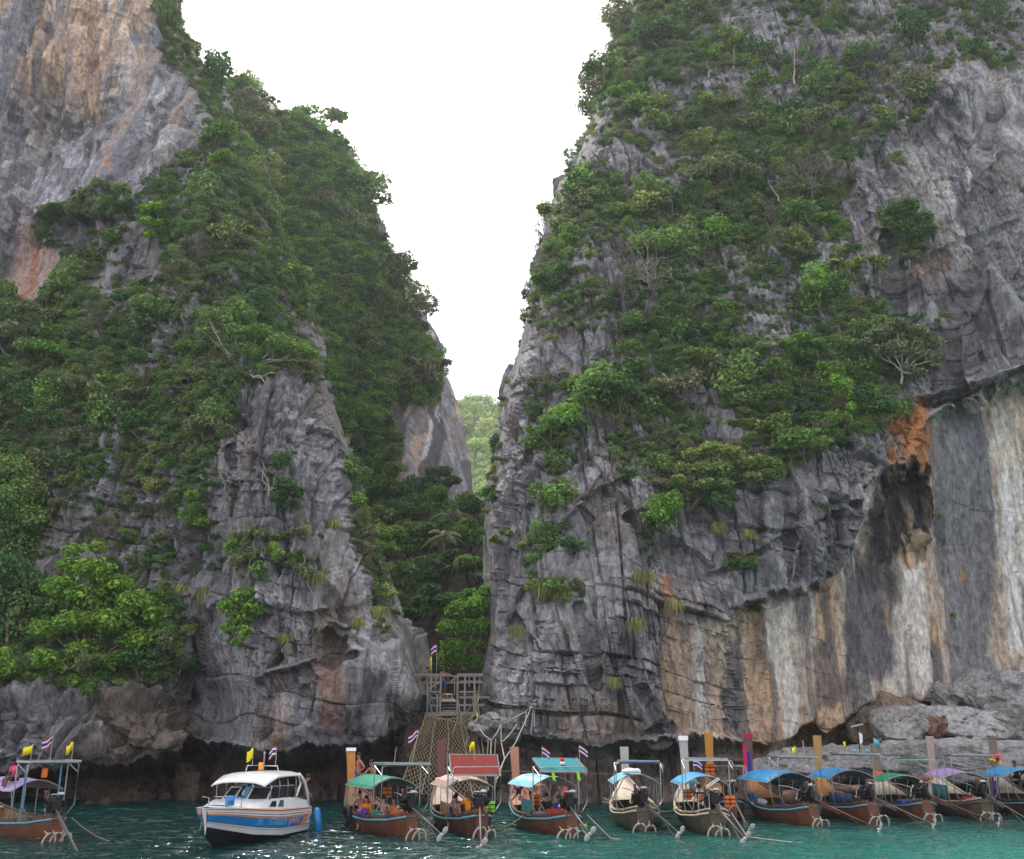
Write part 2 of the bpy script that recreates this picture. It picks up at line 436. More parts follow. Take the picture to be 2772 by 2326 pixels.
def left_relief(x, y, z, px, py):
    g, h, a, b = rock_relief(x, y, z, seed=0)
    far = sstep(900, 600, py)
    knob = sstep(1800, 1900, py) * sstep(560, 500, px)
    wk = fbm(x * .8, y * .8, z * .8, 3, 90) * .5
    f1, f2, kid, ktl = cells(x * 0.75 + wk, y * 0.75, z * 0.75 + wk, 95); g1, g2, gid, gtl = cells(x * 1.9 + wk, y * 1.9, z * 1.9, 94)
    h2 = fbm(x * 0.4, y * 0.4, z * 0.4, 3, 91, 0.6) * 1.2 + (.55 - f1) * 1.5 * (.5 + kid) + (.55 - g1) * .55 * (.4 + gid) + fbm(x * 3, y * 3, z * 3, 3, 93, .65) * 0.22
    h = h * (1 - knob) + h2 * knob
    smooth = pmask([(640, 1800), (980, 1760), (1060, 1850), (1090, 1930), (950, 2030), (600, 2030), (560, 1900)], px, py, 40)
    wall = pmask([(-800, -700), (480, -700), (560, 250), (500, 420), (350, 520), (200, 840), (-800, 840)], px, py, 25)
    return g, (h - 0.25 * wall * np.abs(vnoise(x * 1.1, y * 1.1, z * 0.08, 97))) * (1 - 0.4 * smooth) * (1 - 0.72 * wall) - wall * (np.abs(vnoise(x * 0.45, y * 0.1, z * 0.06, 98)) * 0.9 + np.abs(vnoise(x * 1.6, y * 0.3, z * 0.25, 99)) * 0.35 + fbm(x * .5, y * .5, z * .4, 4, 96, .6) * .5) * (1 + 0.25 * far * (1 - wall)), a, b
def left_colour(x, y, z, px, py, a, b):
    c = rock_colour(x, y, z, px, py, a, b, 0, sstep(840, 780, py) * (px < 560))
    wall = pmask([(-800, -700), (480, -700), (560, 250), (500, 420), (350, 520), (200, 840), (-800, 840)], px, py, 25)
    c = c * (1 + 0.25 * wall)[:, None]
    pn = fbm(x * 0.11, y * 0.11, z * 0.05, 4, 201)
    up = wall * sstep(330, 190, py + 70 * pn * 3) * sstep(-0.15, 0.15, fbm(x * 0.3, y * 0.3, z * 0.07, 4, 202, .6) + 0.0008 * (180 - py))
    c = mixc(c, (0.46, 0.32, 0.215), up * 0.8)
    c = mixc(c, (0.15, 0.15, 0.165), wall * 0.7 * streaks(x, z, 0.7, 206, 0.14, 0.26)); c = c * (1 + wall * (.7 * (b - .5) + .5 * (a - .5)))[:, None]
    c = mixc(c, (0.20, 0.20, 0.225), wall * (1 - up) * 0.5 * sstep(-.1, .2, fbm(x * .25, y * .2, z * .04, 3, 204)))
    up2 = wall * streaks(x, z, 0.5, 205, 0.12, 0.35) * 0.65
    c = mixc(c, (0.40, 0.31, 0.26), up2)
    lw = pmask([(-800, 500), (60, 480), (90, 640), (200, 700), (210, 830), (-800, 830)], px, py, 30)
    c = mixc(c, (0.42, 0.29, 0.235), lw * 0.75 * sstep(-0.4, 0.1, fbm(x * 0.3, y * 0.3, z * 0.05, 3, 207)))
    d = line_d([(85, 640), (75, 760), (50, 815)], px, py); c = mixc(c, (0.33, 0.13, 0.07), np.exp(-(d / 9) ** 2) * 0.9)
    c = mixc(c, (0.42, 0.22, 0.12), wall * 0.8 * (pmask([(170, 130), (215, 170), (190, 150)], px, py, 12) + pmask([(262, 418), (292, 425), (290, 448), (270, 440)], px, py, 8)))
    # spur: warm stained foot
    ft = pmask([(560, 1950), (640, 1800), (780, 1700), (900, 1640), (960, 1800), (1060, 1850), (1120, 1960), (1000, 2040), (600, 2050)], px, py, 40)
    st = streaks(x, z, 0.5, 211, -0.15, 0.25)
    c = mixc(c, (0.40, 0.28, 0.18), ft * st * 0.8)
    rd = pmask([(870, 1790), (930, 1800), (940, 1990), (860, 1980)], px, py, 18); c = mixc(c, (0.27, 0.12, 0.07), rd * 0.55 * streaks(x, z, 1.2, 213, -0.3, 0.2))
    pale = pmask([(940, 1690), (1060, 1630), (1120, 1800), (1150, 1880), (1090, 1900), (980, 1800)], px, py, 30) + pmask([(830, 1560), (1000, 1480), (1040, 1600), (930, 1650)], px, py, 30) * 0.6
    c = mixc(c, (0.47, 0.455, 0.45), pale * 0.6 * sstep(-0.2, 0.3, fbm(x * 1.5, y * 1.5, z * 0.8, 3, 215)))
    kn = sstep(1850, 1920, py) * sstep(560, 500, px); c = mixc(c, (0.20, 0.155, 0.115), kn * 0.7 * sstep(180, 330, px)) * (1 - 0.25 * kn)[:, None]
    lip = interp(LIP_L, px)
    c = mixc(c, (0.095, 0.068, 0.05), sstep(5, 45, py - lip) * 0.85)  # brown rock, with the shade under the overhang painted into its colour
    return c
LEFT = build_mass('left_cliff', edge([(-700, -420), (2300, -420)]), edge(LEFT_EDGE, 'R'), -480, 2250, 3.0, 3.0, left_depth, left_relief, left_colour)

# ---- right cliff
RIGHT_EDGE = [(-600, 1840), (-200, 1770), (0, 1728), (70, 1690), (150, 1655), (280, 1615), (400, 1580), (470, 1562), (500, 1520), (560, 1508), (640, 1492), (720, 1462), (800, 1440), (870, 1424), (960, 1404), (1020, 1378), (1060, 1362), (1140, 1352), (1250, 1338), (1330, 1322), (1420, 1312), (1560, 1312), (1640, 1325), (1720, 1330), (1780, 1318), (1850, 1305), (1880, 1296), (1930, 1292), (1960, 1310), (2300, 1310)]
RD = rbf([(1330, 1250, 66), (1310, 1600, 62), (1300, 1900, 60.5), (1400, 1900, 58), (1500, 1600, 58.5), (1500, 1300, 61), (1600, 1900, 56.5), (1800, 1900, 57), (1800, 1500, 58), (1800, 1200, 63), (1950, 1600, 58),
          (2000, 1900, 59.5), (2200, 1900, 62), (2100, 1400, 59.5), (2300, 1300, 61), (2400, 1150, 63), (2500, 1050, 65), (2772, 960, 66), (1500, 700, 75), (1560, 400, 85), (1720, 0, 100), (1700, 700, 72),
          (1900, 900, 67.5), (1900, 600, 75), (1900, 300, 84), (2000, 0, 94), (2300, 900, 67), (2300, 500, 75), (2300, 100, 88), (2550, 900, 67), (2550, 500, 72), (2600, 200, 80), (2772, 500, 73), (2772, 100, 86),
          (3600, 1000, 66), (3600, 0, 90), (3600, 1900, 64), (2500, 1800, 64), (2772, 1700, 65), (1500, 2100, 57), (2000, 2100, 59), (2600, 2100, 64)])
LIP_R = [(1290, 1925), (1340, 1960), (1400, 1992), (1500, 2012), (1600, 2022), (1750, 2010), (1850, 2008), (2000, 2018), (2080, 2015), (2150, 1965), (2200, 1950), (2235, 1990), (2300, 1940), (2350, 1900), (2450, 1905), (3600, 1900)]
ALCOVE = [(1985, 2020), (1990, 1800), (1978, 1720), (1990, 1655), (2090, 1620), (2200, 1595), (2270, 1550), (2300, 1500), (2325, 1420), (2350, 1385), (2340, 1320), (2385, 1280), (2400, 1265), (2480, 1262), (2500, 1180), (2530, 1110), (2620, 1090), (2700, 1060), (2772, 1025), (3600, 880), (3600, 2300), (1985, 2300)]
CAVE = [(2345, 1385), (2385, 1290), (2470, 1262), (2500, 1270), (2512, 1400), (2505, 1480), (2440, 1490), (2400, 1530), (2350, 1500), (2335, 1440)]
def right_depth(px, py):
    D = RD(px, py)
    w1 = 14 * fbm(px / 120, py / 120, 0 * px, 3, 301); w2 = 14 * fbm(px / 120, py / 120, 0 * px, 3, 302)
    w3 = 16 * fbm(px / 26, py / 26, 0 * px, 3, 307, .6); w4 = 22 * fbm(px / 20, py / 40, 0 * px, 3, 308, .6)
    D = D + 4.2 * pmask(ALCOVE, px + w1 + w3, py + w2 + w4, 8) * sstep(1940, 2110, px + 2 * w2) * interp([(1100, 0.7), (1500, 1.0), (1950, 0.55), (2100, 0.3)], py)
    D = D + 2.6 * interp([(1250, 1.1), (1330, 1.0), (1420, .6), (1500, .12), (1560, 0)], py) * pmask(CAVE, px + 2.2 * w1 + 14 * fbm(px / 22, py / 60, 0 * px, 3, 305), py + 2.5 * w2 + 40 * fbm(px / 16, 0 * py, 0 * px, 3, 306), 16)
    lip = interp(LIP_R, px) + 26 * fbm(px / 70, 0 * px, 0 * px + 8, 4, 304, .6)
    below = py - lip
    D = D + interp([(-50, 0), (0, 0.3), (12, 3.2), (30, 4.0), (60, 4.2), (110, 3.2), (150, 2.0), (220, .5)], below)
    # diagonal ledges and joints
    for ln, wd, dp in (([(1930, 1560), (2050, 1500), (2180, 1430), (2330, 1360)], 6, .5), ([(1480, 1480), (1560, 1400), (1640, 1330), (1700, 1300)], 12, 1.1), ([(1700, 1400), (1790, 1370)], 7, .8),
                       ([(1560, 1640), (1600, 1760), (1620, 1860)], 8, .7), ([(1420, 1600), (1350, 1760), (1310, 1880)], 10, .8), ([(2030, 1260), (2060, 1450)], 9, .8), ([(2400, 640), (2440, 900), (2420, 1000)], 16, 1.6),
                       ([(2300, 500), (2360, 640)], 12, 1.2), ([(2680, 130), (2690, 300), (2665, 420)], 10, 1.2), ([(2600, 120), (2612, 210)], 7, .7), ([(2150, 1400), (2130, 1560)], 6, .6), ([(2480, 700), (2772, 590)], 5, .5),
                       ([(1820, 1180), (1840, 1350)], 10, .9), ([(1520, 900), (1470, 1050), (1440, 1250)], 18, 1.2), ([(2510, 1090), (2620, 1075), (2772, 1015)], 9, 1.8), ([(1740, 1870), (1790, 1990)], 10, .7), ([(2150, 1000), (2170, 1130)], 12, .8)):
        d = line_d(ln, px + w1 * .5, py); D = D + dp * np.exp(-(d / wd) ** 2)
    # proud grey pinnacles of the upper right
    D = D - 1.3 * pmask([(2570, 170), (2600, 120), (2650, 125), (2680, 200), (2660, 285), (2600, 270), (2560, 260)], px, py, 34)
    D = D - 1.4 * pmask([(2700, 200), (2730, 150), (2800, 145), (2900, 200), (2900, 300), (2730, 290)], px, py, 34)
    D = D - 1.5 * pmask([(2590, 830), (2680, 710), (2772, 820), (2900, 900), (2900, 1000), (2640, 1060), (2600, 1000)], px, py, 10)
    D = D + 1.2 * pmask([(1720, 380), (1830, 330), (1800, 560), (1700, 540)], px, py, 40) + 1.5 * pmask([(2100, 250), (2300, 250), (2320, 420), (2080, 380)], px, py, 50)
    return D
def right_relief(x, y, z, px, py):
    g, h, a, b = rock_relief(x, y, z, seed=100)
    alc = pmask(ALCOVE, px, py, 20) * sstep(1940, 2080, px)
    smooth = x * 0.45 + 0
    flu = fbm(x * 0.35, y * 0.35, z * 0.03, 3, 311) * 1.2 + ridged(x * 0.8, y * 0.1, z * 0.05, 3, 313) * 0.34 + fbm(x * 1.6, y * 1.6, z * 0.6, 4, 315, .6) * 0.26
    cave = pmask(CAVE, px, py, 10)
    stal = ridged(x * 1.0, y * 1.0, z * 0.10, 3, 317) * 1.3
    tr = pmask([(2330, 420), (2480, 300), (2600, 250), (3300, 250), (3300, 1050), (2560, 1060), (2500, 900), (2380, 820)], px, py, 40)
    pil = -np.abs(vnoise(x * 0.5, y * 0.08, z * 0.04, 319)) * 1.1 - np.abs(vnoise(x * 1.4, y * 0.2, z * 0.1, 318)) * 0.45
    return g * (1 - 0.7 * alc), h * (1 - 0.9 * alc) * (1 - 0.55 * tr) + flu * alc + stal * cave + pil * tr, a, b
def right_colour(x, y, z, px, py, a, b):
    alc = pmask([(1760, 2300)] + [(1800, 1760)] + ALCOVE[3:-1] , px, py, 12) * sstep(1800, 2080, px + 60 * fbm(px / 60, py / 200, 0 * px, 3, 320))
    c = rock_colour(x, y, z, px, py, a, b, 100, alc)
    och = sstep(-0.25, 0.15, fbm(x * 0.35, y * 0.1, z * 0.04, 4, 321))
    # ochre curtain under the ledge, and its lower ground
    c = mixc(c, (0.54, 0.44, 0.345), alc * (0.7 + 0.3 * och))
    c = mixc(c, (0.50, 0.31, 0.17), alc * 0.6 * streaks(x, z, 0.55, 323, 0.0, 0.25))
    c = mixc(c, (0.72, 0.68, 0.62), alc * 0.85 * streaks(x, z, 0.8, 325, 0.06, 0.2))
    c = mixc(c, (0.09, 0.09, 0.10), alc * 0.8 * streaks(x, z, 0.5, 327, 0.14, 0.24, 0.045) * sstep(1990, 1850, py) * (0.35 + 0.65 * sstep(2150, 2320, px)))
    c = mixc(c, (0.08, 0.08, 0.085), alc * 0.6 * streaks(x, z, 1.6, 328, 0.18, 0.3, 0.04))
    c = c * (1 + alc * 0.35 * fbm(x * 1.5, y * .5, z * 1.2, 4, 326, .65))[:, None]
    dw = 10 * fbm(px / 40, py / 200, 0 * px, 3, 329)
    def reg(poly, col, k, soft=12, s=1.0):
        nonlocal c
        c = mixc(c, col, k * pmask(poly, px + dw, py + 25 * fbm(px / 18, py / 90, 0 * px, 2, 331), soft) * s)
    reg([(2560, 1130), (2640, 1100), (2690, 1160), (2700, 1400), (2690, 1760), (2740, 1850), (2560, 1850), (2560, 1500), (2540, 1300)], (0.18, 0.18, 0.20), 0.85)
    reg([(2510, 1180), (2560, 1130), (2570, 1500), (2550, 1600), (2510, 1500)], (0.17, 0.168, 0.185), 0.8)
    reg([(2285, 1560), (2330, 1520), (2420, 1560), (2425, 1820), (2390, 1850), (2300, 1800)], (0.13, 0.13, 0.145), 0.9)
    reg([(1985, 1740), (2012, 1730), (2015, 1960), (1990, 1970)], (0.09, 0.09, 0.10), 0.85, 7)
    reg([(2200, 1750), (2260, 1700), (2270, 1900), (2200, 1920)], (0.12, 0.12, 0.13), 0.75)
    reg([(2495, 1760), (2530, 1750), (2545, 1880), (2500, 1890)], (0.10, 0.10, 0.12), 0.85, 9)
    reg([(2420, 1530), (2500, 1530), (2510, 1880), (2420, 1900)], (0.70, 0.65, 0.59), 0.9, 10, sstep(-0.35, 0.0, fbm(x * 1.2, y * .3, z * 0.05, 2, 333)))
    reg([(2700, 1290), (2740, 1260), (2772, 1300), (2765, 1780), (2730, 1740)], (0.78, 0.76, 0.74), 0.95, 10, sstep(-0.3, 0.0, fbm(x * 1.6, y * .3, z * 0.04, 2, 335)))
    reg([(2640, 1060), (2772, 1030), (2850, 1030), (2850, 1260), (2770, 1280), (2700, 1250), (2690, 1150)], (0.62, 0.55, 0.47), 0.85, 15, sstep(-0.4, 0.1, fbm(x * .9, y * .3, z * 0.06, 3, 337)))
    reg([(2505, 1270), (2525, 1300), (2535, 1560), (2512, 1560)], (0.52, 0.43, 0.34), 0.85, 7)
    reg([(2380, 1540), (2400, 1530), (2420, 1700), (2400, 1720)], (0.45, 0.33, 0.24), 0.7, 6)
    reg([(2410, 1110), (2515, 1090), (2510, 1270), (2440, 1300), (2405, 1280)], (0.42, 0.17, 0.06), 0.95, 10, sstep(-0.4, 0.05, fbm(x * 1.0, y * .3, z * 0.15, 3, 339)))
    reg([(2610, 1550), (2640, 1570), (2600, 1590)], (0.42, 0.24, 0.12), 0.8, 6)
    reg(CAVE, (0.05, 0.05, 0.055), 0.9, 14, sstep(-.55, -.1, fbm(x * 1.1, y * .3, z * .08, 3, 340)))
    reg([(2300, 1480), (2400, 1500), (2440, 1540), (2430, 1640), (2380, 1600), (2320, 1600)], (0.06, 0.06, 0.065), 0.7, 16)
    # stained zone left of the alcove, and orange patches
    reg([(1700, 1560), (1790, 1530), (1860, 1560), (1980, 1650), (1990, 2010), (1720, 2000), (1690, 1800)], (0.44, 0.31, 0.21), 0.75, 35, streaks(x, z, 0.7, 341, -0.1, 0.15))
    reg([(1700, 1650), (1980, 1700), (1990, 2000), (1740, 1990)], (0.60, 0.56, 0.51), 0.7, 30, streaks(x, z, 1.1, 342, 0.1, 0.25))
    reg([(1740, 1560), (1830, 1540), (1850, 1640), (1740, 1620)], (0.40, 0.20, 0.10), 0.7, 12, sstep(-0.1, 0.25, fbm(x * 1.2, y, z * 0.3, 3, 343)))
    reg([(1400, 1950), (1500, 1880), (1700, 1900), (1750, 2010), (1450, 2010)], (0.30, 0.22, 0.15), 0.5, 30, sstep(-0.2, 0.3, fbm(x * 0.6, y, z * 0.2, 3, 345)))
    reg([(2540, 600), (2570, 590), (2580, 720), (2610, 740), (2560, 720)], (0.25, 0.10, 0.07), 0.8, 7)
    reg([(2480, 690), (2500, 690), (2505, 715), (2485, 710)], (0.45, 0.27, 0.18), 0.8, 6)
    reg([(2625, 440), (2638, 450), (2632, 500)], (0.6, 0.56, 0.5), 0.9, 5); reg([(2565, 450), (2580, 480), (2572, 520)], (0.55, 0.45, 0.36), 0.8, 5)
    tr = pmask([(2450, 200), (3600, 100), (3600, 700), (2600, 700), (2450, 500)], px, py, 30)
    c = mixc(c, (0.40, 0.38, 0.36), tr * 0.75 * streaks(x, z, 0.5, 347, 0.02, 0.22)); c = mixc(c, (0.085, 0.085, 0.095), tr * 0.6 * streaks(x, z, 0.7, 348, 0.08, 0.25))
    c = mixc(c, (0.44, 0.43, 0.42), 0.5 * sstep(-.1, .3, fbm(x * 1.3, y, z * .6, 3, 349)) * (pmask([(2560, 260), (2570, 130), (2650, 110), (2690, 270), (2640, 290)], px, py, 14) + pmask([(2700, 300), (2730, 140), (2900, 140), (2900, 300)], px, py, 14)))
    pale = pmask([(1340, 1850), (1330, 1720), (1420, 1620), (1640, 1560), (1700, 1640), (1500, 1700), (1400, 1900)], px, py, 30)
    c = mixc(c, (0.45, 0.44, 0.435), pale * 0.55 * sstep(-0.15, 0.3, fbm(x * 1.4, y * 1.4, z * 0.7, 3, 351)))
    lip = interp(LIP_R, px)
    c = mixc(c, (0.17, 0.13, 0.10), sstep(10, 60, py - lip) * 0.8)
    return c
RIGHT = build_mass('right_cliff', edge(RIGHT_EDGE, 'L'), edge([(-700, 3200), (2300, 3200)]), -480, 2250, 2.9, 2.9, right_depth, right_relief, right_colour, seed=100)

# ---- the green shoulder that closes the gap behind the left cliff
MID_EDGE = [(150, 480), (200, 520), (232, 640), (245, 700), (300, 765), (330, 850), (360, 890), (395, 935), (460, 975), (520, 1000), (600, 1032), (680, 1056), (740, 1080), (820, 1128), (900, 1168), (960, 1192), (1020, 1218), (1080, 1240), (1140, 1256), (1210, 1270), (1300, 1278), (1600, 1280)]
MD = rbf([(640, 250, 135), (980, 460, 135), (1180, 900, 128), (1270, 1250, 124), (700, 600, 122), (900, 900, 112), (1000, 1200, 108), (900, 1350, 103), (1200, 1280, 116), (800, 1000, 106), (1100, 600, 134), (400, 600, 120), (1050, 1050, 115), (1280, 1600, 112), (900, 1600, 100), (880, 500, 124), (1000, 750, 119)])
def mid_relief(x, y, z, px, py):
    g, h, a, b = rock_relief(x, y, z, seed=400)
    bare = pmask([(1035, 1130), (1120, 1080), (1150, 1100), (1200, 960), (1300, 1100), (1300, 1400), (1070, 1400)], px, py, 20)
    return g + fbm(x * .08, y * .08, z * .08, 3, 405) * 3 * (1 - bare) - bare * np.abs(vnoise(x * .28, y * .2, z * .02, 407)) * 2.6, h * (1.2 - 0.4 * bare) - bare * np.abs(vnoise(x * .9, y * .5, z * .05, 409)) * 1.2, a, b
def mid_colour(x, y, z, px, py, a, b):
    c = rock_colour(x, y, z, px, py, a, b, 400, 0.5) * 1.35
    c = mixc(c, (0.58, 0.43, 0.34), 0.9 * streaks(x, z, 0.45, 411, -0.08, 0.08))
    c = mixc(c, (0.75, 0.72, 0.69), 0.85 * streaks(x, z, 0.7, 413, 0.06, 0.2))
    c = mixc(c, (0.08, 0.08, 0.09), 0.9 * streaks(x, z, 0.6, 415, 0.08, 0.18))
    return c
MID = build_mass('rear_cliff', edge([(0, 420), (2300, 420)]), edge(MID_EDGE, 'R'), 160, 1600, 4.5, 4.5, lambda a, b: MD(a, b), mid_relief, mid_colour, round_w=60, round_d=8, seed=400)

# ---- rising floor of the gap
def gap_floor():
    xs = np.linspace(930, 1400, 90); ys = np.linspace(1290, 1960, 110)
    PX, PY = np.meshgrid(xs, ys)
    D = interp([(1290, 112), (1500, 96), (1700, 80), (1830, 68), (1960, 60.5)], PY.ravel()).reshape(PX.shape)
    x, y, z = at(PX, PY, D)
    z = z - sstep(1840, 1960, PY) * 1.6 - 3.0
    z += fbm(x * .3, y * .3, z * .3, 4, 501) * 1.2
    P = np.stack([x, y, z], -1)
    c = np.tile(np.array([0.07, 0.06, 0.045]), (P.size // 3, 1))
    o = link('gap_terrain', np_mesh('gap_terrain', P.reshape(-1, 3), grid_faces(*PX.shape), True, c, (ROCK,)))
    tag(o, kind='structure')
    s = Sheet(); s.P = P; s.PX = PX; s.PY = PY
    gu = np.gradient(P, axis=1); gv = np.gradient(P, axis=0); n = np.cross(gv, gu); s.N = s.N2 = n / np.linalg.norm(n, axis=-1, keepdims=True)
    return s
GAP = gap_floor()
# ---- wooded hill far behind the gap, coloured as sunlit by its leaves
def far_hill():
    xs = np.linspace(900, 1700, 90); v = np.linspace(0, 1, 70)
    X, V = np.meshgrid(xs, v)
    top = interp([(900, 1180), (1100, 1120), (1255, 1100), (1300, 1097), (1360, 1112), (1500, 1160), (1700, 1230)], X.ravel()).reshape(X.shape)
    PY = top + V * (1560 - top)
    D = 470 - 150 * V
    x, y, z = at(X, PY, D)
    z = z + fbm(x * .03, y * .03, z * .03, 3, 601) * 4
    P = np.stack([x, y, z], -1)
    bx = P[:1].copy(); bx[..., 1] += 120; bx[..., 2] -= 120
    P = np.concatenate([bx, P], 0)
    c = np.tile(np.array([0.07, 0.10, 0.03]), (P.size // 3, 1))
    o = link('far_hill', np_mesh('far_hill', P.reshape(-1, 3), grid_faces(P.shape[0], P.shape[1]), True, c, (ROCK,)))
    tag(o, kind='structure')
    s = Sheet(); s.P = P; s.PX = np.concatenate([X[:1], X]); s.PY = np.concatenate([PY[:1], PY])
    gu = np.gradient(P, axis=1); gv = np.gradient(P, axis=0); n = np.cross(gv, gu); s.N = s.N2 = n / np.linalg.norm(n, axis=-1, keepdims=True)
    return s
HILL = far_hill()

# ================================================================== WATER
def water():
    m = bpy.data.materials.new('sea_water'); m.use_nodes = True
    n, l = m.node_tree.nodes, m.node_tree.links
    b = n['Principled BSDF']; b.inputs['Roughness'].default_value = 0.03; b.inputs['IOR'].default_value = 1.33
    geo = n.new('ShaderNodeNewGeometry'); sx = n.new('ShaderNodeSeparateXYZ'); l.new(geo.outputs['Position'], sx.inputs[0])
    # paler sandy bottom lies under the water towards the right
    a = n.new('ShaderNodeMapRange'); a.inputs['From Min'].default_value = -6; a.inputs['From Max'].default_value = 24; l.new(sx.outputs['X'], a.inputs['Value'])
    d = n.new('ShaderNodeMapRange'); d.inputs['From Min'].default_value = 49; d.inputs['From Max'].default_value = 36; l.new(sx.outputs['Y'], d.inputs['Value'])
    mu = n.new('ShaderNodeMath'); mu.operation = 'MULTIPLY'; l.new(a.outputs[0], mu.inputs[0]); l.new(d.outputs[0], mu.inputs[1])
    t = n.new('ShaderNodeTexNoise'); t.inputs['Scale'].default_value = 0.22; t.inputs['Detail'].default_value = 3; l.new(geo.outputs['Position'], t.inputs['Vector'])
    ad = n.new('ShaderNodeMath'); ad.operation = 'MULTIPLY_ADD'; l.new(t.outputs['Fac'], ad.inputs[0]); ad.inputs[1].default_value = 0.5; ad.inputs[2].default_value = -0.25
    s = n.new('ShaderNodeMath'); s.operation = 'ADD'; l.new(mu.outputs[0], s.inputs[0]); l.new(ad.outputs[0], s.inputs[1]); s.use_clamp = True
    r = n.new('ShaderNodeValToRGB'); l.new(s.outputs[0], r.inputs[0])
    r.color_ramp.elements[0].color = (0.006, 0.040, 0.036, 1); r.color_ramp.elements[1].color = (0.018, 0.19, 0.15, 1)
    e = r.color_ramp.elements.new(0.4); e.color = (0.011, 0.088, 0.074, 1)
    l.new(r.outputs[0], b.inputs['Base Color'])
    w1 = n.new('ShaderNodeTexNoise'); w1.inputs['Scale'].default_value = 2.4; w1.inputs['Detail'].default_value = 2.5; w1.inputs['Roughness'].default_value = 0.5
    mp = n.new('ShaderNodeMapping'); mp.inputs['Scale'].default_value = (0.32, 1.0, 1); l.new(geo.outputs['Position'], mp.inputs['Vector']); l.new(mp.outputs[0], w1.inputs['Vector'])
    bp = n.new('ShaderNodeBump'); bp.inputs['Strength'].default_value = 1.0; bp.inputs['Distance'].default_value = 0.34; l.new(w1.outputs['Fac'], bp.inputs['Height'])
    l.new(bp.outputs[0], b.inputs['Normal'])
    xs = np.concatenate([np.linspace(-400, -36, 20), np.arange(-35, 36, 0.11), np.linspace(37, 400, 20)])
    ys = np.concatenate([np.linspace(-150, 27, 30), np.arange(28, 63, 0.11), np.linspace(64, 900, 40)])
    X, Y = np.meshgrid(xs, ys)
    g = sstep(60, 34, np.abs(X)) * sstep(10, 30, Y) * sstep(70, 60, Y)
    Z = (fbm(X * .22, Y * .35, 0 * X, 2, 701) * .06 + fbm(X * .7 + .3 * Y, Y * 1.5, 0 * X, 3, 702) * .11 + fbm(X * 2.2, Y * 3.6, 0 * X, 2, 703) * .035) * (0.15 + 0.85 * g)
    P = np.stack([X, Y, Z], -1)
    F = grid_faces(*X.shape)
    o = link('water', np_mesh('water', P.reshape(-1, 3), F, True, None, (m,)))
    tag(o, kind='structure')
    bm_ = np_mesh('seabed', np.array([(-400, -150, -9), (400, -150, -9), (400, 900, -9), (-400, 900, -9)]), np.array([(0, 1, 2, 3)]), False, None, (mat('sand_bed', (0.3, 0.27, 0.2), 0.9),))
    tag(link('seabed_ground', bm_), kind='structure')
water()

# ================================================================== HAZE (sea air, one closed box round everything)
def haze():
    m = bpy.data.materials.new('sea_haze'); m.use_nodes = True
    n, l = m.node_tree.nodes, m.node_tree.links
    for x in list(n): n.remove(x)
    out = n.new('ShaderNodeOutputMaterial'); v = n.new('ShaderNodeVolumePrincipled')
    v.inputs['Color'].default_value = (0.90, 0.93, 1.0, 1); v.inputs['Density'].default_value = HAZE_DENSITY; v.inputs['Anisotropy'].default_value = 0.35
    l.new(v.outputs[0], out.inputs['Volume'])
    x0, x1, y0, y1, z0, z1 = -410, 410, -160, 910, -10.5, 265
    V = np.array([(x0, y0, z0), (x1, y0, z0), (x1, y1, z0), (x0, y1, z0), (x0, y0, z1), (x1, y0, z1), (x1, y1, z1), (x0, y1, z1)])
    o = link('haze', np_mesh('haze', V, np.array([(0, 3, 2, 1), (4, 5, 6, 7), (0, 1, 5, 4), (1, 2, 6, 5), (2, 3, 7, 6), (3, 0, 4, 7)]), False, None, (m,)))
    tag(o, kind='stuff')
HAZE_DENSITY = 0.00028
haze()
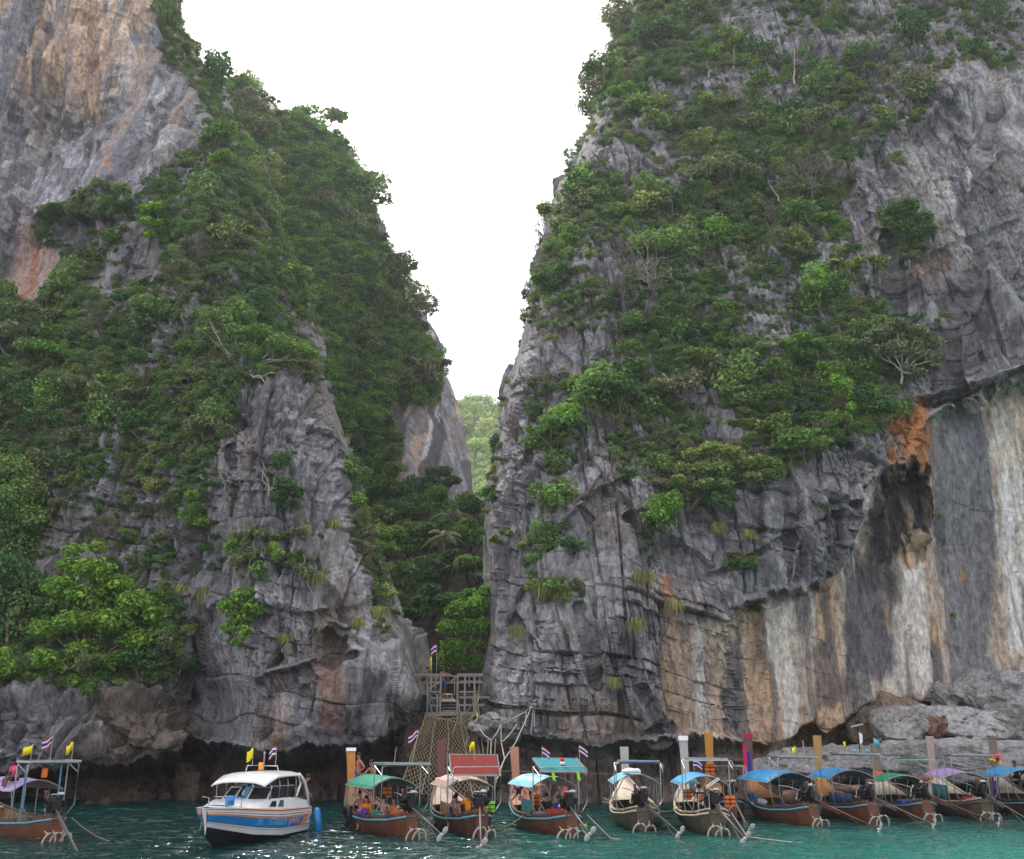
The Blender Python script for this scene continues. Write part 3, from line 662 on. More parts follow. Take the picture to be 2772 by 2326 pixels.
# ================================================================== PLANTS
def leaf_mat(name, cols, trans=0.3, spread=1.0):
    m = bpy.data.materials.new(name); m.use_nodes = True
    n, l = m.node_tree.nodes, m.node_tree.links
    for x in list(n): n.remove(x)
    out = n.new('ShaderNodeOutputMaterial')
    oi = n.new('ShaderNodeObjectInfo'); geo = n.new('ShaderNodeNewGeometry')
    t = n.new('ShaderNodeTexNoise'); t.inputs['Scale'].default_value = 0.22; t.inputs['Detail'].default_value = 3
    l.new(geo.outputs['Position'], t.inputs['Vector'])
    mr = n.new('ShaderNodeMapRange'); mr.inputs['From Min'].default_value = 0.3; mr.inputs['From Max'].default_value = 0.7; l.new(t.outputs['Fac'], mr.inputs['Value'])
    a = n.new('ShaderNodeMath'); a.operation = 'MULTIPLY_ADD'; l.new(oi.outputs['Random'], a.inputs[0]); a.inputs[1].default_value = 0.55
    m2 = n.new('ShaderNodeMath'); m2.operation = 'MULTIPLY'; l.new(mr.outputs[0], m2.inputs[0]); m2.inputs[1].default_value = 0.45
    l.new(m2.outputs[0], a.inputs[2])
    r = n.new('ShaderNodeValToRGB'); l.new(a.outputs[0], r.inputs[0])
    els = r.color_ramp.elements
    els[0].color = (*cols[0], 1); els[0].position = 0.08; els[1].color = (*cols[-1], 1); els[1].position = 0.95
    for i, c in enumerate(cols[1:-1]):
        e = els.new(0.08 + 0.87 * (i + 1) / (len(cols) - 1)); e.color = (*c, 1)
    rp = n.new('ShaderNodeMapRange'); rp.inputs['To Min'].default_value = 0.5; rp.inputs['To Max'].default_value = 1.7
    l.new(geo.outputs['Random Per Island'], rp.inputs['Value'])
    mu = n.new('ShaderNodeMixRGB'); mu.blend_type = 'MULTIPLY'; mu.inputs['Fac'].default_value = 1
    l.new(r.outputs[0], mu.inputs['Color1']); l.new(rp.outputs[0], mu.inputs['Color2'])
    d = n.new('ShaderNodeBsdfDiffuse'); tr = n.new('ShaderNodeBsdfTranslucent'); g = n.new('ShaderNodeBsdfGlossy'); g.inputs['Roughness'].default_value = 0.45
    l.new(mu.outputs[0], d.inputs['Color']); l.new(mu.outputs[0], tr.inputs['Color'])
    mx = n.new('ShaderNodeMixShader'); mx.inputs[0].default_value = trans; l.new(d.outputs[0], mx.inputs[1]); l.new(tr.outputs[0], mx.inputs[2])
    mg = n.new('ShaderNodeMixShader'); mg.inputs[0].default_value = 0.035; l.new(mx.outputs[0], mg.inputs[1]); l.new(g.outputs[0], mg.inputs[2])
    l.new(mg.outputs[0], out.inputs['Surface'])
    return m
LEAF = leaf_mat('leaf_mixed', [(0.07, 0.15, 0.042), (0.11, 0.22, 0.05), (0.15, 0.27, 0.06), (0.22, 0.30, 0.085), (0.28, 0.31, 0.075)])
LEAF_DARK = leaf_mat('leaf_dark', [(0.045, 0.115, 0.036), (0.07, 0.165, 0.045), (0.10, 0.21, 0.055)])
LEAF_OLIVE = leaf_mat('leaf_olive', [(0.14, 0.20, 0.08), (0.18, 0.225, 0.095), (0.22, 0.235, 0.12), (0.25, 0.22, 0.14)])
LEAF_LIME = leaf_mat('leaf_lime', [(0.20, 0.40, 0.05), (0.26, 0.45, 0.06), (0.33, 0.47, 0.07)])
LEAF_BRIGHT = leaf_mat('leaf_bright', [(0.13, 0.29, 0.04), (0.18, 0.35, 0.045), (0.24, 0.38, 0.055)], 0.35)
LEAF_FAR = leaf_mat('leaf_painted_sunlit', [(0.20, 0.31, 0.08), (0.28, 0.40, 0.10), (0.40, 0.46, 0.15)], 0.5)  # sunlight on the far hill is put into this paler leaf colour
TWIG = mat('grey_twig', (0.20, 0.17, 0.145), 0.9, 0.1, var=0.3, scale=3)
BARK = mat('brown_bark', (0.15, 0.105, 0.075), 0.9, 0.1, var=0.4, scale=3)
BLEACHED = mat('bleached_wood', (0.42, 0.38, 0.34), 0.85, 0.1, var=0.25, scale=4)
GRASSM = leaf_mat('hanging_grass', [(0.13, 0.17, 0.03), (0.20, 0.22, 0.045), (0.25, 0.22, 0.06)], 0.3)

def leaf_cloud(name, centres, radii, n, size, flat=0.75, up=0.55, seed=0, mats=(), hollow=0.55):
    """leaf sprays (two triangles, folded) spread through a set of ellipsoid lobes"""
    g = np.random.default_rng(seed)
    centres = np.array(centres, float); radii = np.array(radii, float)
    w = radii ** 2; w = w / w.sum()
    k = g.choice(len(centres), n, p=w)
    d = g.normal(size=(n, 3)); d /= np.linalg.norm(d, axis=1, keepdims=True)
    rr = (hollow + (1 - hollow) * g.random(n) ** 0.7) * (0.85 + 0.3 * g.random(n))
    lump = 1 + 0.22 * fbm(d[:, 0] * 2.5 + k, d[:, 1] * 2.5, d[:, 2] * 2.5, 2, seed)
    P = centres[k] + d * (radii[k] * rr * lump)[:, None] * np.array([1, 1, flat])
    nrm = d * (1 - up) + np.array([0, 0, 1]) * up + g.normal(size=(n, 3)) * 0.45
    nrm /= np.linalg.norm(nrm, axis=1, keepdims=True)
    t = np.cross(nrm, g.normal(size=(n, 3))); t /= np.linalg.norm(t, axis=1, keepdims=True) + 1e-9
    b = np.cross(nrm, t)
    s = size * (0.6 + 0.8 * g.random(n))[:, None]
    fold = nrm * s * 0.22
    v = np.stack([P - t * s * 0.6, P - b * s * 0.36 + fold, P + t * s * 0.6, P + b * s * 0.36 + fold], 1).reshape(-1, 3)
    i = np.arange(n) * 4
    f = np.concatenate([np.stack([i, i + 1, i + 2], 1), np.stack([i, i + 2, i + 3], 1)])
    return np_mesh(name, v, f, False, None, mats)
def tube_pts(pts, rad, seg=5):
    """numpy tube along a polyline with a radius per point"""
    pts = np.array(pts, float); n = len(pts)
    rad = np.full(n, rad) if np.isscalar(rad) else np.array(rad, float)
    T = np.gradient(pts, axis=0); T /= np.linalg.norm(T, axis=1, keepdims=True) + 1e-9
    ref = np.array([0, 0, 1.0]) if abs(T[0, 2]) < 0.9 else np.array([1.0, 0, 0])
    V = []
    A = np.cross(T, ref); A /= np.linalg.norm(A, axis=1, keepdims=True) + 1e-9
    B = np.cross(T, A)
    an = np.arange(seg) * 2 * np.pi / seg
    V = pts[:, None] + rad[:, None, None] * (A[:, None] * np.cos(an)[None, :, None] + B[:, None] * np.sin(an)[None, :, None])
    F = []
    for i in range(n - 1):
        for j in range(seg):
            F.append((i * seg + j, i * seg + (j + 1) % seg, (i + 1) * seg + (j + 1) % seg, (i + 1) * seg + j))
    return V.reshape(-1, 3), np.array(F)
def tubes_mesh(name, lines, mats=(), seg=5, smooth=True):
    Vs, Fs, o = [], [], 0
    for pts, rad in lines:
        V, F = tube_pts(pts, rad, seg); Vs.append(V); Fs.append(F + o); o += len(V)
    return np_mesh(name, np.concatenate(Vs), np.concatenate(Fs), smooth, None, mats)
def branch_lines(seed, targets, r0=0.09, base=(0, 0, 0), kink=0.25, twigs=0, tl=0.6):
    g = random.Random(seed); L = []
    base = np.array(base, float)
    hub = base + (np.mean(targets, axis=0) - base) * 0.35
    def wig(a, b, n, k):
        p = [a + (b - a) * i / n for i in range(n + 1)]
        return [q if i in (0, n) else q + np.array([g.uniform(-k, k) for _ in range(3)]) for i, q in enumerate(p)]
    L.append((wig(base, hub, 4, kink * 0.4), np.linspace(r0, r0 * 0.75, 5)))
    for t in targets:
        t = np.array(t, float)
        w = wig(hub, t, 4, kink)
        L.append((w, np.linspace(r0 * 0.6, r0 * 0.18, 5)))
        for _ in range(twigs):
            s = w[g.randint(2, 4)]
            e = s + np.array([g.gauss(0, 1) * tl, g.gauss(0, 1) * tl, abs(g.gauss(0.3, 1)) * tl])
            L.append((wig(s, e, 3, kink * 0.4), np.linspace(r0 * 0.2, r0 * 0.08, 4)))
    return L
# --- prototypes: crown about 1 m in radius, growing from the origin
def bush_proto(kind, seed):
    g = random.Random(seed)
    if kind == 'round': c = [(g.uniform(-.55, .55), g.uniform(-.5, .5), 0.75 + g.uniform(-.35, .35)) for _ in range(7)]; r = [g.uniform(.34, .6) for _ in c]; fl, up, n, s = .8, .5, 620, .155
    elif kind == 'flat': c = [(g.uniform(-.8, .8), g.uniform(-.6, .6), 0.8 + g.uniform(-.15, .22)) for _ in range(8)]; r = [g.uniform(.3, .5) for _ in c]; fl, up, n, s = .42, .72, 620, .15
    elif kind == 'tall': c = [(g.uniform(-.35, .35), g.uniform(-.35, .35), 0.35 + 0.22 * i) for i in range(7)]; r = [g.uniform(.3, .5) for _ in c]; fl, up, n, s = .8, .45, 620, .15
    elif kind == 'creeper': c = [(g.uniform(-.75, .75), g.uniform(-.15, .3), g.uniform(-.9, .8)) for _ in range(9)]; r = [g.uniform(.26, .46) for _ in c]; fl, up, n, s = .9, .42, 560, .16
    else: c = [(g.uniform(-.6, .6), g.uniform(-.5, .5), 0.7 + g.uniform(-.3, .4)) for _ in range(8)]; r = [g.uniform(.25, .45) for _ in c]; fl, up, n, s = .7, .55, 330, .13
    return c, r, fl, up, n, s
PROTO = {}
for k in ('round', 'flat', 'tall', 'creeper', 'thin'):
    for v in range(3):
        c, r, fl, up, n, s = bush_proto(k, 11 * v + len(k))
        for mname, mm in (('mixed', LEAF), ('dark', LEAF_DARK), ('olive', LEAF_OLIVE), ('bright', LEAF_BRIGHT)):
            me = leaf_cloud('crown_' + k, c, r, n, s, fl, up, 97 * v + len(k), (mm,))
            PROTO[(k, v, mname)] = me
        PROTO[('wood', k, v)] = tubes_mesh('trunk_' + k, branch_lines(v * 5 + len(k), [c[i] for i in range(0, len(c), 2)], 0.05, (0, 0.1, -0.15), 0.12, 1 if k != 'thin' else 5, .3), (TWIG,), 4)

def grow(o_name, kind, v, m, loc, s, rz, tilt=0, label=None, cat='tree', group=None, sz=None):
    e = empty(o_name, loc, rz, s)
    if sz: e.scale = (s, s, sz)
    e.rotation_euler = (tilt, 0, rz)
    tag(e, label, cat, group)
    link('trunk', PROTO[('wood', kind, v)], None, e)
    link('crown', PROTO[(kind, v, m)], None, e)
    return e

def sample(sheet, dens, n, seed, pr=None):
    """pick places on a sheet with probability density(px, py); returns positions, normals, photo coordinates"""
    g = np.random.default_rng(seed)
    P, N = sheet.P, sheet.N
    nr, nc = P.shape[:2]
    a = np.linalg.norm(np.cross(np.gradient(sheet.PX, axis=1)[..., None] * [1, 0, 0] + np.gradient(sheet.PY, axis=1)[..., None] * [0, 1, 0], np.gradient(sheet.PX, axis=0)[..., None] * [1, 0, 0] + np.gradient(sheet.PY, axis=0)[..., None] * [0, 1, 0]), axis=-1)
    w = (dens(sheet.PX.ravel(), sheet.PY.ravel(), P[..., 0].ravel(), P[..., 2].ravel()) * a.ravel()).clip(0)
    w = w / w.sum()
    idx = g.choice(nr * nc, n, p=w, replace=False)
    return P.reshape(-1, 3)[idx], N.reshape(-1, 3)[idx], sheet.PX.ravel()[idx], sheet.PY.ravel()[idx]

ISLAND = [0]
def scatter_stuff(name, P, N, S, protos, label, cat, seed=0):
    """undergrowth nobody could count: ONE object, clumps instanced on its points by geometry nodes"""
    g = np.random.default_rng(seed)
    me = bpy.data.meshes.new(name)
    n = len(P)
    me.vertices.add(n); me.vertices.foreach_set('co', np.ascontiguousarray(P, np.float32).ravel())
    rot = np.zeros((n, 3), np.float32); rot[:, 2] = g.uniform(0, 6.28, n); rot[:, 0] = g.normal(0, .25, n); rot[:, 1] = g.normal(0, .25, n)
    a = me.attributes.new('spin', 'FLOAT_VECTOR', 'POINT'); a.data.foreach_set('vector', rot.ravel())
    a = me.attributes.new('size', 'FLOAT', 'POINT'); a.data.foreach_set('value', S.astype(np.float32))
    pick = g.integers(0, len(protos), n).astype(np.int32)
    a = me.attributes.new('pick', 'INT', 'POINT'); a.data.foreach_set('value', pick)
    o = link(name, me)
    ng = bpy.data.node_groups.new(name, 'GeometryNodeTree')
    ng.interface.new_socket('Geometry', in_out='INPUT', socket_type='NodeSocketGeometry'); ng.interface.new_socket('Geometry', in_out='OUTPUT', socket_type='NodeSocketGeometry')
    gi = ng.nodes.new('NodeGroupInput'); go = ng.nodes.new('NodeGroupOutput')
    mp = ng.nodes.new('GeometryNodeMeshToPoints'); ng.links.new(gi.outputs[0], mp.inputs['Mesh'])
    join = ng.nodes.new('GeometryNodeJoinGeometry')
    sp = ng.nodes.new('GeometryNodeInputNamedAttribute'); sp.data_type = 'FLOAT_VECTOR'; sp.inputs['Name'].default_value = 'spin'
    sz = ng.nodes.new('GeometryNodeInputNamedAttribute'); sz.data_type = 'FLOAT'; sz.inputs['Name'].default_value = 'size'
    pk = ng.nodes.new('GeometryNodeInputNamedAttribute'); pk.data_type = 'INT'; pk.inputs['Name'].default_value = 'pick'
    for i, src in enumerate(protos):
        cmp_ = ng.nodes.new('FunctionNodeCompare'); cmp_.data_type = 'INT'; cmp_.operation = 'EQUAL'
        ng.links.new(pk.outputs['Attribute'], cmp_.inputs['A'] if 'A' in cmp_.inputs and cmp_.inputs['A'].type == 'INT' else cmp_.inputs[2])
        cmp_.inputs[3].default_value = i
        oi = ng.nodes.new('GeometryNodeObjectInfo'); oi.transform_space = 'ORIGINAL'; oi.inputs['Object'].default_value = src
        ip = ng.nodes.new('GeometryNodeInstanceOnPoints')
        ng.links.new(mp.outputs[0], ip.inputs['Points']); ng.links.new(cmp_.outputs[0], ip.inputs['Selection'])
        ng.links.new(oi.outputs['Geometry'], ip.inputs['Instance'])
        ng.links.new(sp.outputs['Attribute'], ip.inputs['Rotation']); ng.links.new(sz.outputs['Attribute'], ip.inputs['Scale'])
        ng.links.new(ip.outputs[0], join.inputs[0])
    ng.links.new(join.outputs[0], go.inputs[0])
    md = o.modifiers.new('growth', 'NODES'); md.node_group = ng
    tag(o, label, cat, kind='stuff')
    return o

# --- where things grow, in survey coordinates ---------------------------------
def paint(regions, px, py, wob=0.0):
    d = np.zeros(px.shape)
    wx = 22 * fbm(px / 70, py / 70, 0 * px, 3, 801); wy = 22 * fbm(px / 70, py / 70, 0 * px + 9, 3, 802)
    for poly, val, soft in regions:
        m = pmask(poly, px + wx, py + wy, soft); d = d * (1 - m) + val * m
    return d
LEFT_GREEN = [([(430, -560), (400, -100), (430, 60), (430, 140), (500, 190), (538, 250), (545, 330), (525, 400), (445, 440), (400, 490), (375, 560), (345, 500), (270, 495), (180, 530), (105, 570), (85, 610), (170, 660), (200, 740), (195, 800), (110, 830), (-10, 835), (-800, 830),
               (-800, 1700), (60, 1700), (110, 1350), (300, 1330), (480, 1480), (560, 1400), (570, 1330), (600, 1190), (620, 1080), (720, 1030), (820, 1030), (885, 1000), (905, 900), (1000, 400), (600, 100), (540, -560)], 1.0, 14),
              ([(120, 600), (350, 590), (440, 640), (430, 760), (300, 800), (210, 790), (190, 680)], 0.28, 22),
              ([(330, 840), (470, 850), (440, 1000), (330, 980)], 0.6, 30),
              ([(60, 1130), (560, 1150), (500, 1340), (90, 1340)], 0.55, 40),
              ([(100, 1320), (400, 1320), (560, 1500), (480, 1600), (120, 1560)], 0.30, 30),
              ([(800, 850), (850, 880), (885, 950), (880, 1040), (850, 960)], 0.05, 8),
              ([(920, 1180), (1000, 1190), (1020, 1450), (1060, 1560), (1020, 1640), (960, 1480), (920, 1300)], 0.55, 14),
              ([(1010, 1540), (1080, 1560), (1070, 1670), (1020, 1660)], 0.7, 10),
              ([(700, 1220), (820, 1200), (800, 1370), (720, 1360)], 0.35, 16), ([(480, 1340), (560, 1330), (560, 1420), (490, 1420)], 0.7, 12),
              ([(560, 1440), (860, 1440), (880, 1540), (600, 1560)], 0.16, 25),
              ([(-800, 1600), (100, 1560), (480, 1620), (520, 1800), (300, 1890), (90, 1840), (-800, 1800)], 0.6, 25)]
RIGHT_GREEN = [([(1600, -600), (1660, 150), (1500, 500), (1420, 850), (1440, 900), (1500, 890), (1560, 920), (1570, 1000), (1530, 1100), (1440, 1240), (1470, 1270), (1560, 1200), (1650, 1120), (1660, 1250), (1710, 1310), (1820, 1360), (1950, 1360), (2100, 1290), (2240, 1215), (2430, 1120), (2480, 1085), (2350, 1030),
                 (2560, 960), (2600, 860), (2520, 820), (2400, 840), (2300, 700), (2260, 560), (2310, 440), (2480, 300), (2560, 160), (2600, 110), (2700, 180), (2772, 160), (3400, 100), (3400, -600)], 1.0, 16),
               ([(2080, 30), (2300, 60), (2300, 330), (2080, 330)], 0.45, 40), ([(1680, 350), (1840, 330), (1820, 540), (1740, 560), (1680, 500)], 0.35, 25), ([(2100, 560), (2230, 560), (2290, 760), (2200, 760)], 0.5, 30),
               ([(1440, 900), (1560, 900), (1520, 1060), (1430, 1150)], 0.25, 15), ([(1650, 1000), (1760, 960), (1790, 1120), (1680, 1120)], 0.30, 20), ([(1840, 1010), (1990, 990), (2010, 1190), (1880, 1200)], 0.22, 20),
               ([(2040, 960), (2150, 960), (2140, 1060), (2050, 1070)], 0.3, 16), ([(2240, 840), (2380, 860), (2350, 980), (2250, 950)], 0.5, 25), ([(1980, 60), (2120, 40), (2160, 190), (2060, 200)], 0.4, 25),
               ([(2380, 540), (2520, 550), (2510, 680), (2390, 680)], 0.85, 16), ([(2370, 300), (2470, 260), (2450, 420), (2350, 430)], 0.5, 25),
               ([(1440, 1440), (1560, 1450), (1560, 1500), (1440, 1520)], 0.6, 14), ([(1430, 1560), (1590, 1560), (1560, 1620), (1430, 1610)], 0.55, 12),
               ([(1730, 1400), (1840, 1400), (1830, 1450), (1740, 1450)], 0.5, 14), ([(1970, 1510), (2050, 1510), (2040, 1545), (1980, 1545)], 0.9, 8),
               ([(1380, 950), (1400, 1100), (1360, 1300), (1330, 1500), (1300, 1500), (1330, 1200)], 0.25, 14), ([(1500, 1240), (1520, 1300), (1490, 1400), (1470, 1380)], 0.4, 10)]
def clumpy(x, z, seed, f=0.12):
    return sstep(-0.32, 0.22, fbm(x * f, z * f, 0 * x, 3, seed))
def dens_left(px, py, x, z): return paint(LEFT_GREEN, px, py) * (0.30 + 0.70 * clumpy(x, z, 811)) * (px < interp(LEFT_EDGE, py) - 6)
def dens_right(px, py, x, z): return paint(RIGHT_GREEN, px, py) * (0.08 + 0.92 * clumpy(x, z, 821, 0.15)) * (px > interp(RIGHT_EDGE, py) - 2)

def facing(P, px, py): return P
rnd = random.Random(5)
KINDS = ['round', 'flat', 'tall', 'thin', 'creeper']
LAND = {'left cliff': [('lime green tree on the brow', 415, 590), ('rounded foot of the grey wall', 490, 380), ('dark hollow under the brow', 280, 690), ('rusty stain of the ochre wall', 70, 760), ('tree with bleached branches', 680, 920), ('bleached forked branch', 555, 900), ('driftwood fork on the spur', 735, 1300), ('deep crack of the spur', 625, 1250),
    ('bright shore tree', 250, 1500), ('olive tree at the left edge', 30, 1240), ('green strip by the ochre wall', 500, 140), ('top of the green ridge', 600, 320), ('brow under the ochre wall', 250, 530), ('tip of the grey spur', 850, 930), ('twiggy brown patch', 300, 1200), ('step of the left skyline', 730, 600), ('foot of the ochre wall', 200, 860)],
 'right cliff': [('pale leafless tree', 1755, 710), ('fresh green flat crown', 1700, 240), ('domed grey bush', 2195, 450), ('round bush on the grey wall', 2450, 590), ('grey pinnacles', 2620, 170), ('thick curved trunk', 1960, 1270), ('vivid green tree', 2180, 945), ('vine draped column', 2280, 1080), ('orange stain', 2450, 1130), ('tall leaning snag', 2115, 320),
    ('overhanging step of the skyline', 1530, 500), ('short pale snag', 1916, 185), ('bare rock slab', 1900, 1090), ('creeper gully', 1530, 1100), ('tree with tangled grey limbs', 2440, 930), ('leaning lower skyline', 1440, 850), ('slanting snag', 2090, 510), ('dark bare rock high up', 1760, 450), ('middle of the green slope', 1950, 850), ('top of the right cliff', 2250, 40)],
 'rear cliff': [('umbrella tree on the ridge', 690, 260), ('ragged skyline tree', 930, 392), ('bare streaked rock', 1190, 1090), ('fold between the ridges', 800, 820), ('bend of the rear skyline', 1050, 690), ('middle of the rear cliff', 900, 600)]}
def place_words(cl, px, py):
    n, lx, ly = min(LAND[cl], key=lambda t: (t[1] - px) ** 2 + (t[2] - py) ** 2)
    dx, dy = px - lx, py - ly; d = math.hypot(dx, dy)
    if d < 28: return 'at the ' + n
    w = 'just ' if d < 75 else '' if d < 150 else 'well '
    v = 'above' if dy < 0 else 'below'; h = 'left' if dx < 0 else 'right'
    return w + (v + ' the ' if abs(dy) > 2.2 * abs(dx) else h + ' of the ' if abs(dx) > 2.2 * abs(dy) else v + ' and ' + h + ' of the ') + n
PLANTED = []
def name_them():
    """every planted tree gets words of its own: look, then place, then its order among equals"""
    by = {}
    for e, look, cl, px, py in PLANTED:
        lab = look + ' ' + place_words(cl, px, py)
        if len(lab.split()) > 13:
            for w in (' above and left of the ', ' above and right of the ', ' below and left of the ', ' below and right of the '): lab = lab.replace(w, ' ' + w.split()[2] + ' of the ')
        by.setdefault(lab, []).append((px, py, e))
    for lab, L in by.items():
        L.sort(key=lambda t: t[0])
        for i, (px, py, e) in enumerate(L):
            if len(L) == 1: e['label'] = lab
            elif len(L) == 2: e['label'] = ['leftmost', 'rightmost'][i] + ' ' + lab
            else: e['label'] = (['leftmost', 'second from left', 'third from left', 'fourth from left', 'fifth from left'] + ['another'] * 9)[i] + ' ' + lab if i < len(L) - 1 else 'rightmost ' + lab
def plant_individuals(sheet, dens, n, seed, size, where, group, names=None):
    P, N, PX, PY = sample(sheet, dens, n, seed)
    for i in range(n):
        kind = rnd.choices(KINDS[:4], [3.2, 3.6, 1.8, 3])[0]; v = rnd.randrange(3)
        m = rnd.choices(['mixed', 'dark', 'olive', 'bright'], [5, 2.2, 2.4, 0.9])[0]
        s = size * rnd.uniform(0.5, 1.35) * (P[i][1] / 70.0)
        out = N[i] * 0.25 * s
        colour = {'mixed': 'mid green', 'dark': 'dark green', 'olive': 'olive', 'bright': 'bright green'}[m]
        shape = {'round': 'bushy tree', 'flat': 'flat topped tree', 'tall': 'upright tree', 'thin': 'twiggy tree'}[kind]
        k = s / (P[i][1] / 70.0) / size; sz = 'small ' if k < .78 else 'large ' if k > 1.1 else ''
        e = grow({'round': 'bushy_tree', 'flat': 'spreading_tree', 'tall': 'upright_tree', 'thin': 'twiggy_tree'}[kind], kind, v, m, tuple(P[i] + out - np.array([0, 0, .35 * s])), s, rnd.uniform(0, 6.28), rnd.uniform(-.2, .3), None, 'tree', '%ss growing on the %s' % (shape, group))
        PLANTED.append((e, sz + colour + ' ' + shape, group, PX[i], PY[i]))
plant_individuals(LEFT, lambda a, b, x, z: dens_left(a, b, x, z) * (b > -60) * (a > -80), 115, 31, 1.6, 'green left cliff', 'left cliff', None)
plant_individuals(RIGHT, lambda a, b, x, z: dens_right(a, b, x, z) * (b > -60) * (a < 2860) * ((b < 860) | (a > interp(RIGHT_EDGE, b) + 75)), 165, 32, 1.65, 'grey right cliff', 'right cliff', None)
plant_individuals(MID, lambda a, b, x, z: (b < 1080) * (1.0 * (a > 560)) * (a < interp(MID_EDGE, b) + 2) * (b > 200), 40, 33, 1.6, 'rear cliff behind the gap', 'rear cliff', None)

def at_t(px, py, D): return tuple(atv(px, py, D))
def first(kind, v, m):
    """one crown of this sort that already grows on a cliff; the undergrowth repeats its shape"""
    me = PROTO[(kind, v, m)]
    for o in COL.objects:
        if o.data is me: return o
    return None
def srcs(lst):
    r = [first(*k) for k in lst]; r = [o for o in r if o is not None]
    return r
SRC = srcs([('round', 0, 'mixed'), ('round', 1, 'dark'), ('flat', 0, 'mixed'), ('flat', 2, 'olive'), ('thin', 1, 'mixed'), ('round', 2, 'mixed'), ('flat', 1, 'dark'), ('thin', 0, 'olive')])
def undergrowth(name, sheet, dens, n, seed, size, label, cat='creeper', src=None, lift=0.1):
    P, N, PX, PY = sample(sheet, dens, n, seed)
    g = np.random.default_rng(seed)
    S = size * g.uniform(0.45, 1.25, n) ** 1.0 * (P[:, 1] / 70.0)
    P = P + N * (S * lift)[:, None] - np.array([0, 0, 0.65]) * S[:, None]
    scatter_stuff(name, P, N, S, src or SRC, label, cat, seed)
for v in range(3):
    g_ = random.Random(v); PROTO[('bare', v)] = tubes_mesh('branches', branch_lines(500 + v, [(g_.uniform(-.8, .8), g_.uniform(-.5, .5), g_.uniform(.5, 1.2)) for _ in range(9)], .05, (0, 0, -.1), .10, 9, .32), (TWIG,), 3)
def bare_shrubs(sheet, dens, n, seed, cl):
    P, N, PX, PY = sample(sheet, dens, n, seed)
    for i in range(n):
        e = empty('leafless_shrub', tuple(P[i] - np.array([0, 0, .3])), rnd.uniform(0, 6.28), rnd.uniform(1.2, 2.2) * P[i][1] / 70); tag(e, None, 'shrub', 'leafless shrubs on the ' + cl); PLANTED.append((e, 'leafless grey shrub', cl, PX[i], PY[i]))
        link('branches', PROTO[('bare', i % 3)], None, e)
bare_shrubs(RIGHT, lambda a, b, x, z: dens_right(a, b, x, z) * (b > 60) * (a < 2760), 34, 71, 'right cliff')
bare_shrubs(LEFT, lambda a, b, x, z: (dens_left(a, b, x, z) + .15) * (b > 600) * (b < 1550) * (a > 20) * (a < 620), 22, 72, 'left cliff')
name_them()
undergrowth('cliff_undergrowth', LEFT, dens_left, 7500, 41, 0.66, 'dense green creeper and scrub covering the left cliff')
undergrowth('cliff_undergrowth', RIGHT, dens_right, 8200, 42, 0.66, 'dense green scrub covering the upper right cliff')
undergrowth('low_creeper', LEFT, lambda a, b, x, z: paint(LEFT_GREEN, a, b) ** 2 * (a < interp(LEFT_EDGE, b) + 2), 11000, 47, 0.34, 'low leafy creeper matting the left cliff')
undergrowth('low_creeper', RIGHT, lambda a, b, x, z: (paint(RIGHT_GREEN, a, b) ** 1.5 + 0.008) * (a > interp(RIGHT_EDGE, b) - 2) * (b < 1700) * (0.2 + 0.8 * clumpy(x, z, 833, 0.2)), 8500, 48, 0.32, 'low leafy creeper in the joints of the right cliff')
MID_BARE = [([(400, 100), (1300, 100), (1300, 1700), (400, 1700)], 1.0, 10), ([(1035, 1110), (1125, 1060), (1155, 1330), (1080, 1370)], 0.0, 5), ([(1140, 1320), (1120, 1170), (1180, 1000), (1220, 930), (1300, 1100), (1300, 1380), (1160, 1350)], 0.0, 5)]
def dens_mid(a, b, x, z): return paint(MID_BARE, a, b) * (a < interp(MID_EDGE, b) - 16) * (0.45 + 0.55 * clumpy(x, z, 845, .07))
undergrowth('rear_cliff_creeper', MID, dens_mid, 7500, 43, 0.80, 'dense green creeper hanging over the rear cliff', src=srcs([('round', 1, 'dark'), ('flat', 0, 'bright'), ('round', 2, 'bright'), ('round', 1, 'bright'), ('flat', 1, 'dark'), ('flat', 2, 'mixed')]), lift=0.12)
for i, (px, py) in enumerate(((1285, 1130), (1310, 1180), (1290, 1250))):
    PROTO[('round', i, 'far')] = leaf_cloud('crown_far', *bush_proto('round', 11 * i + 5)[:2], 620, .155, .8, .5, 97 * i + 5, (LEAF_FAR,))
    grow('forest_tree', 'round', i, 'far', at_t(px, py, 440 - 50 * i), 6.0, i, 0, 'pale green tree crown coloured as sunlit on the far hill, ' + ['near its ridge', 'half way down', 'low down'][i])
undergrowth('hill_forest', HILL, lambda a, b, x, z: 1.0 + 0 * a, 5000, 44, 0.85, 'pale green forest coloured as sunlit on the far hill', 'forest', src=srcs([('round', 0, 'far'), ('round', 1, 'far'), ('round', 2, 'far')]), lift=0.0)
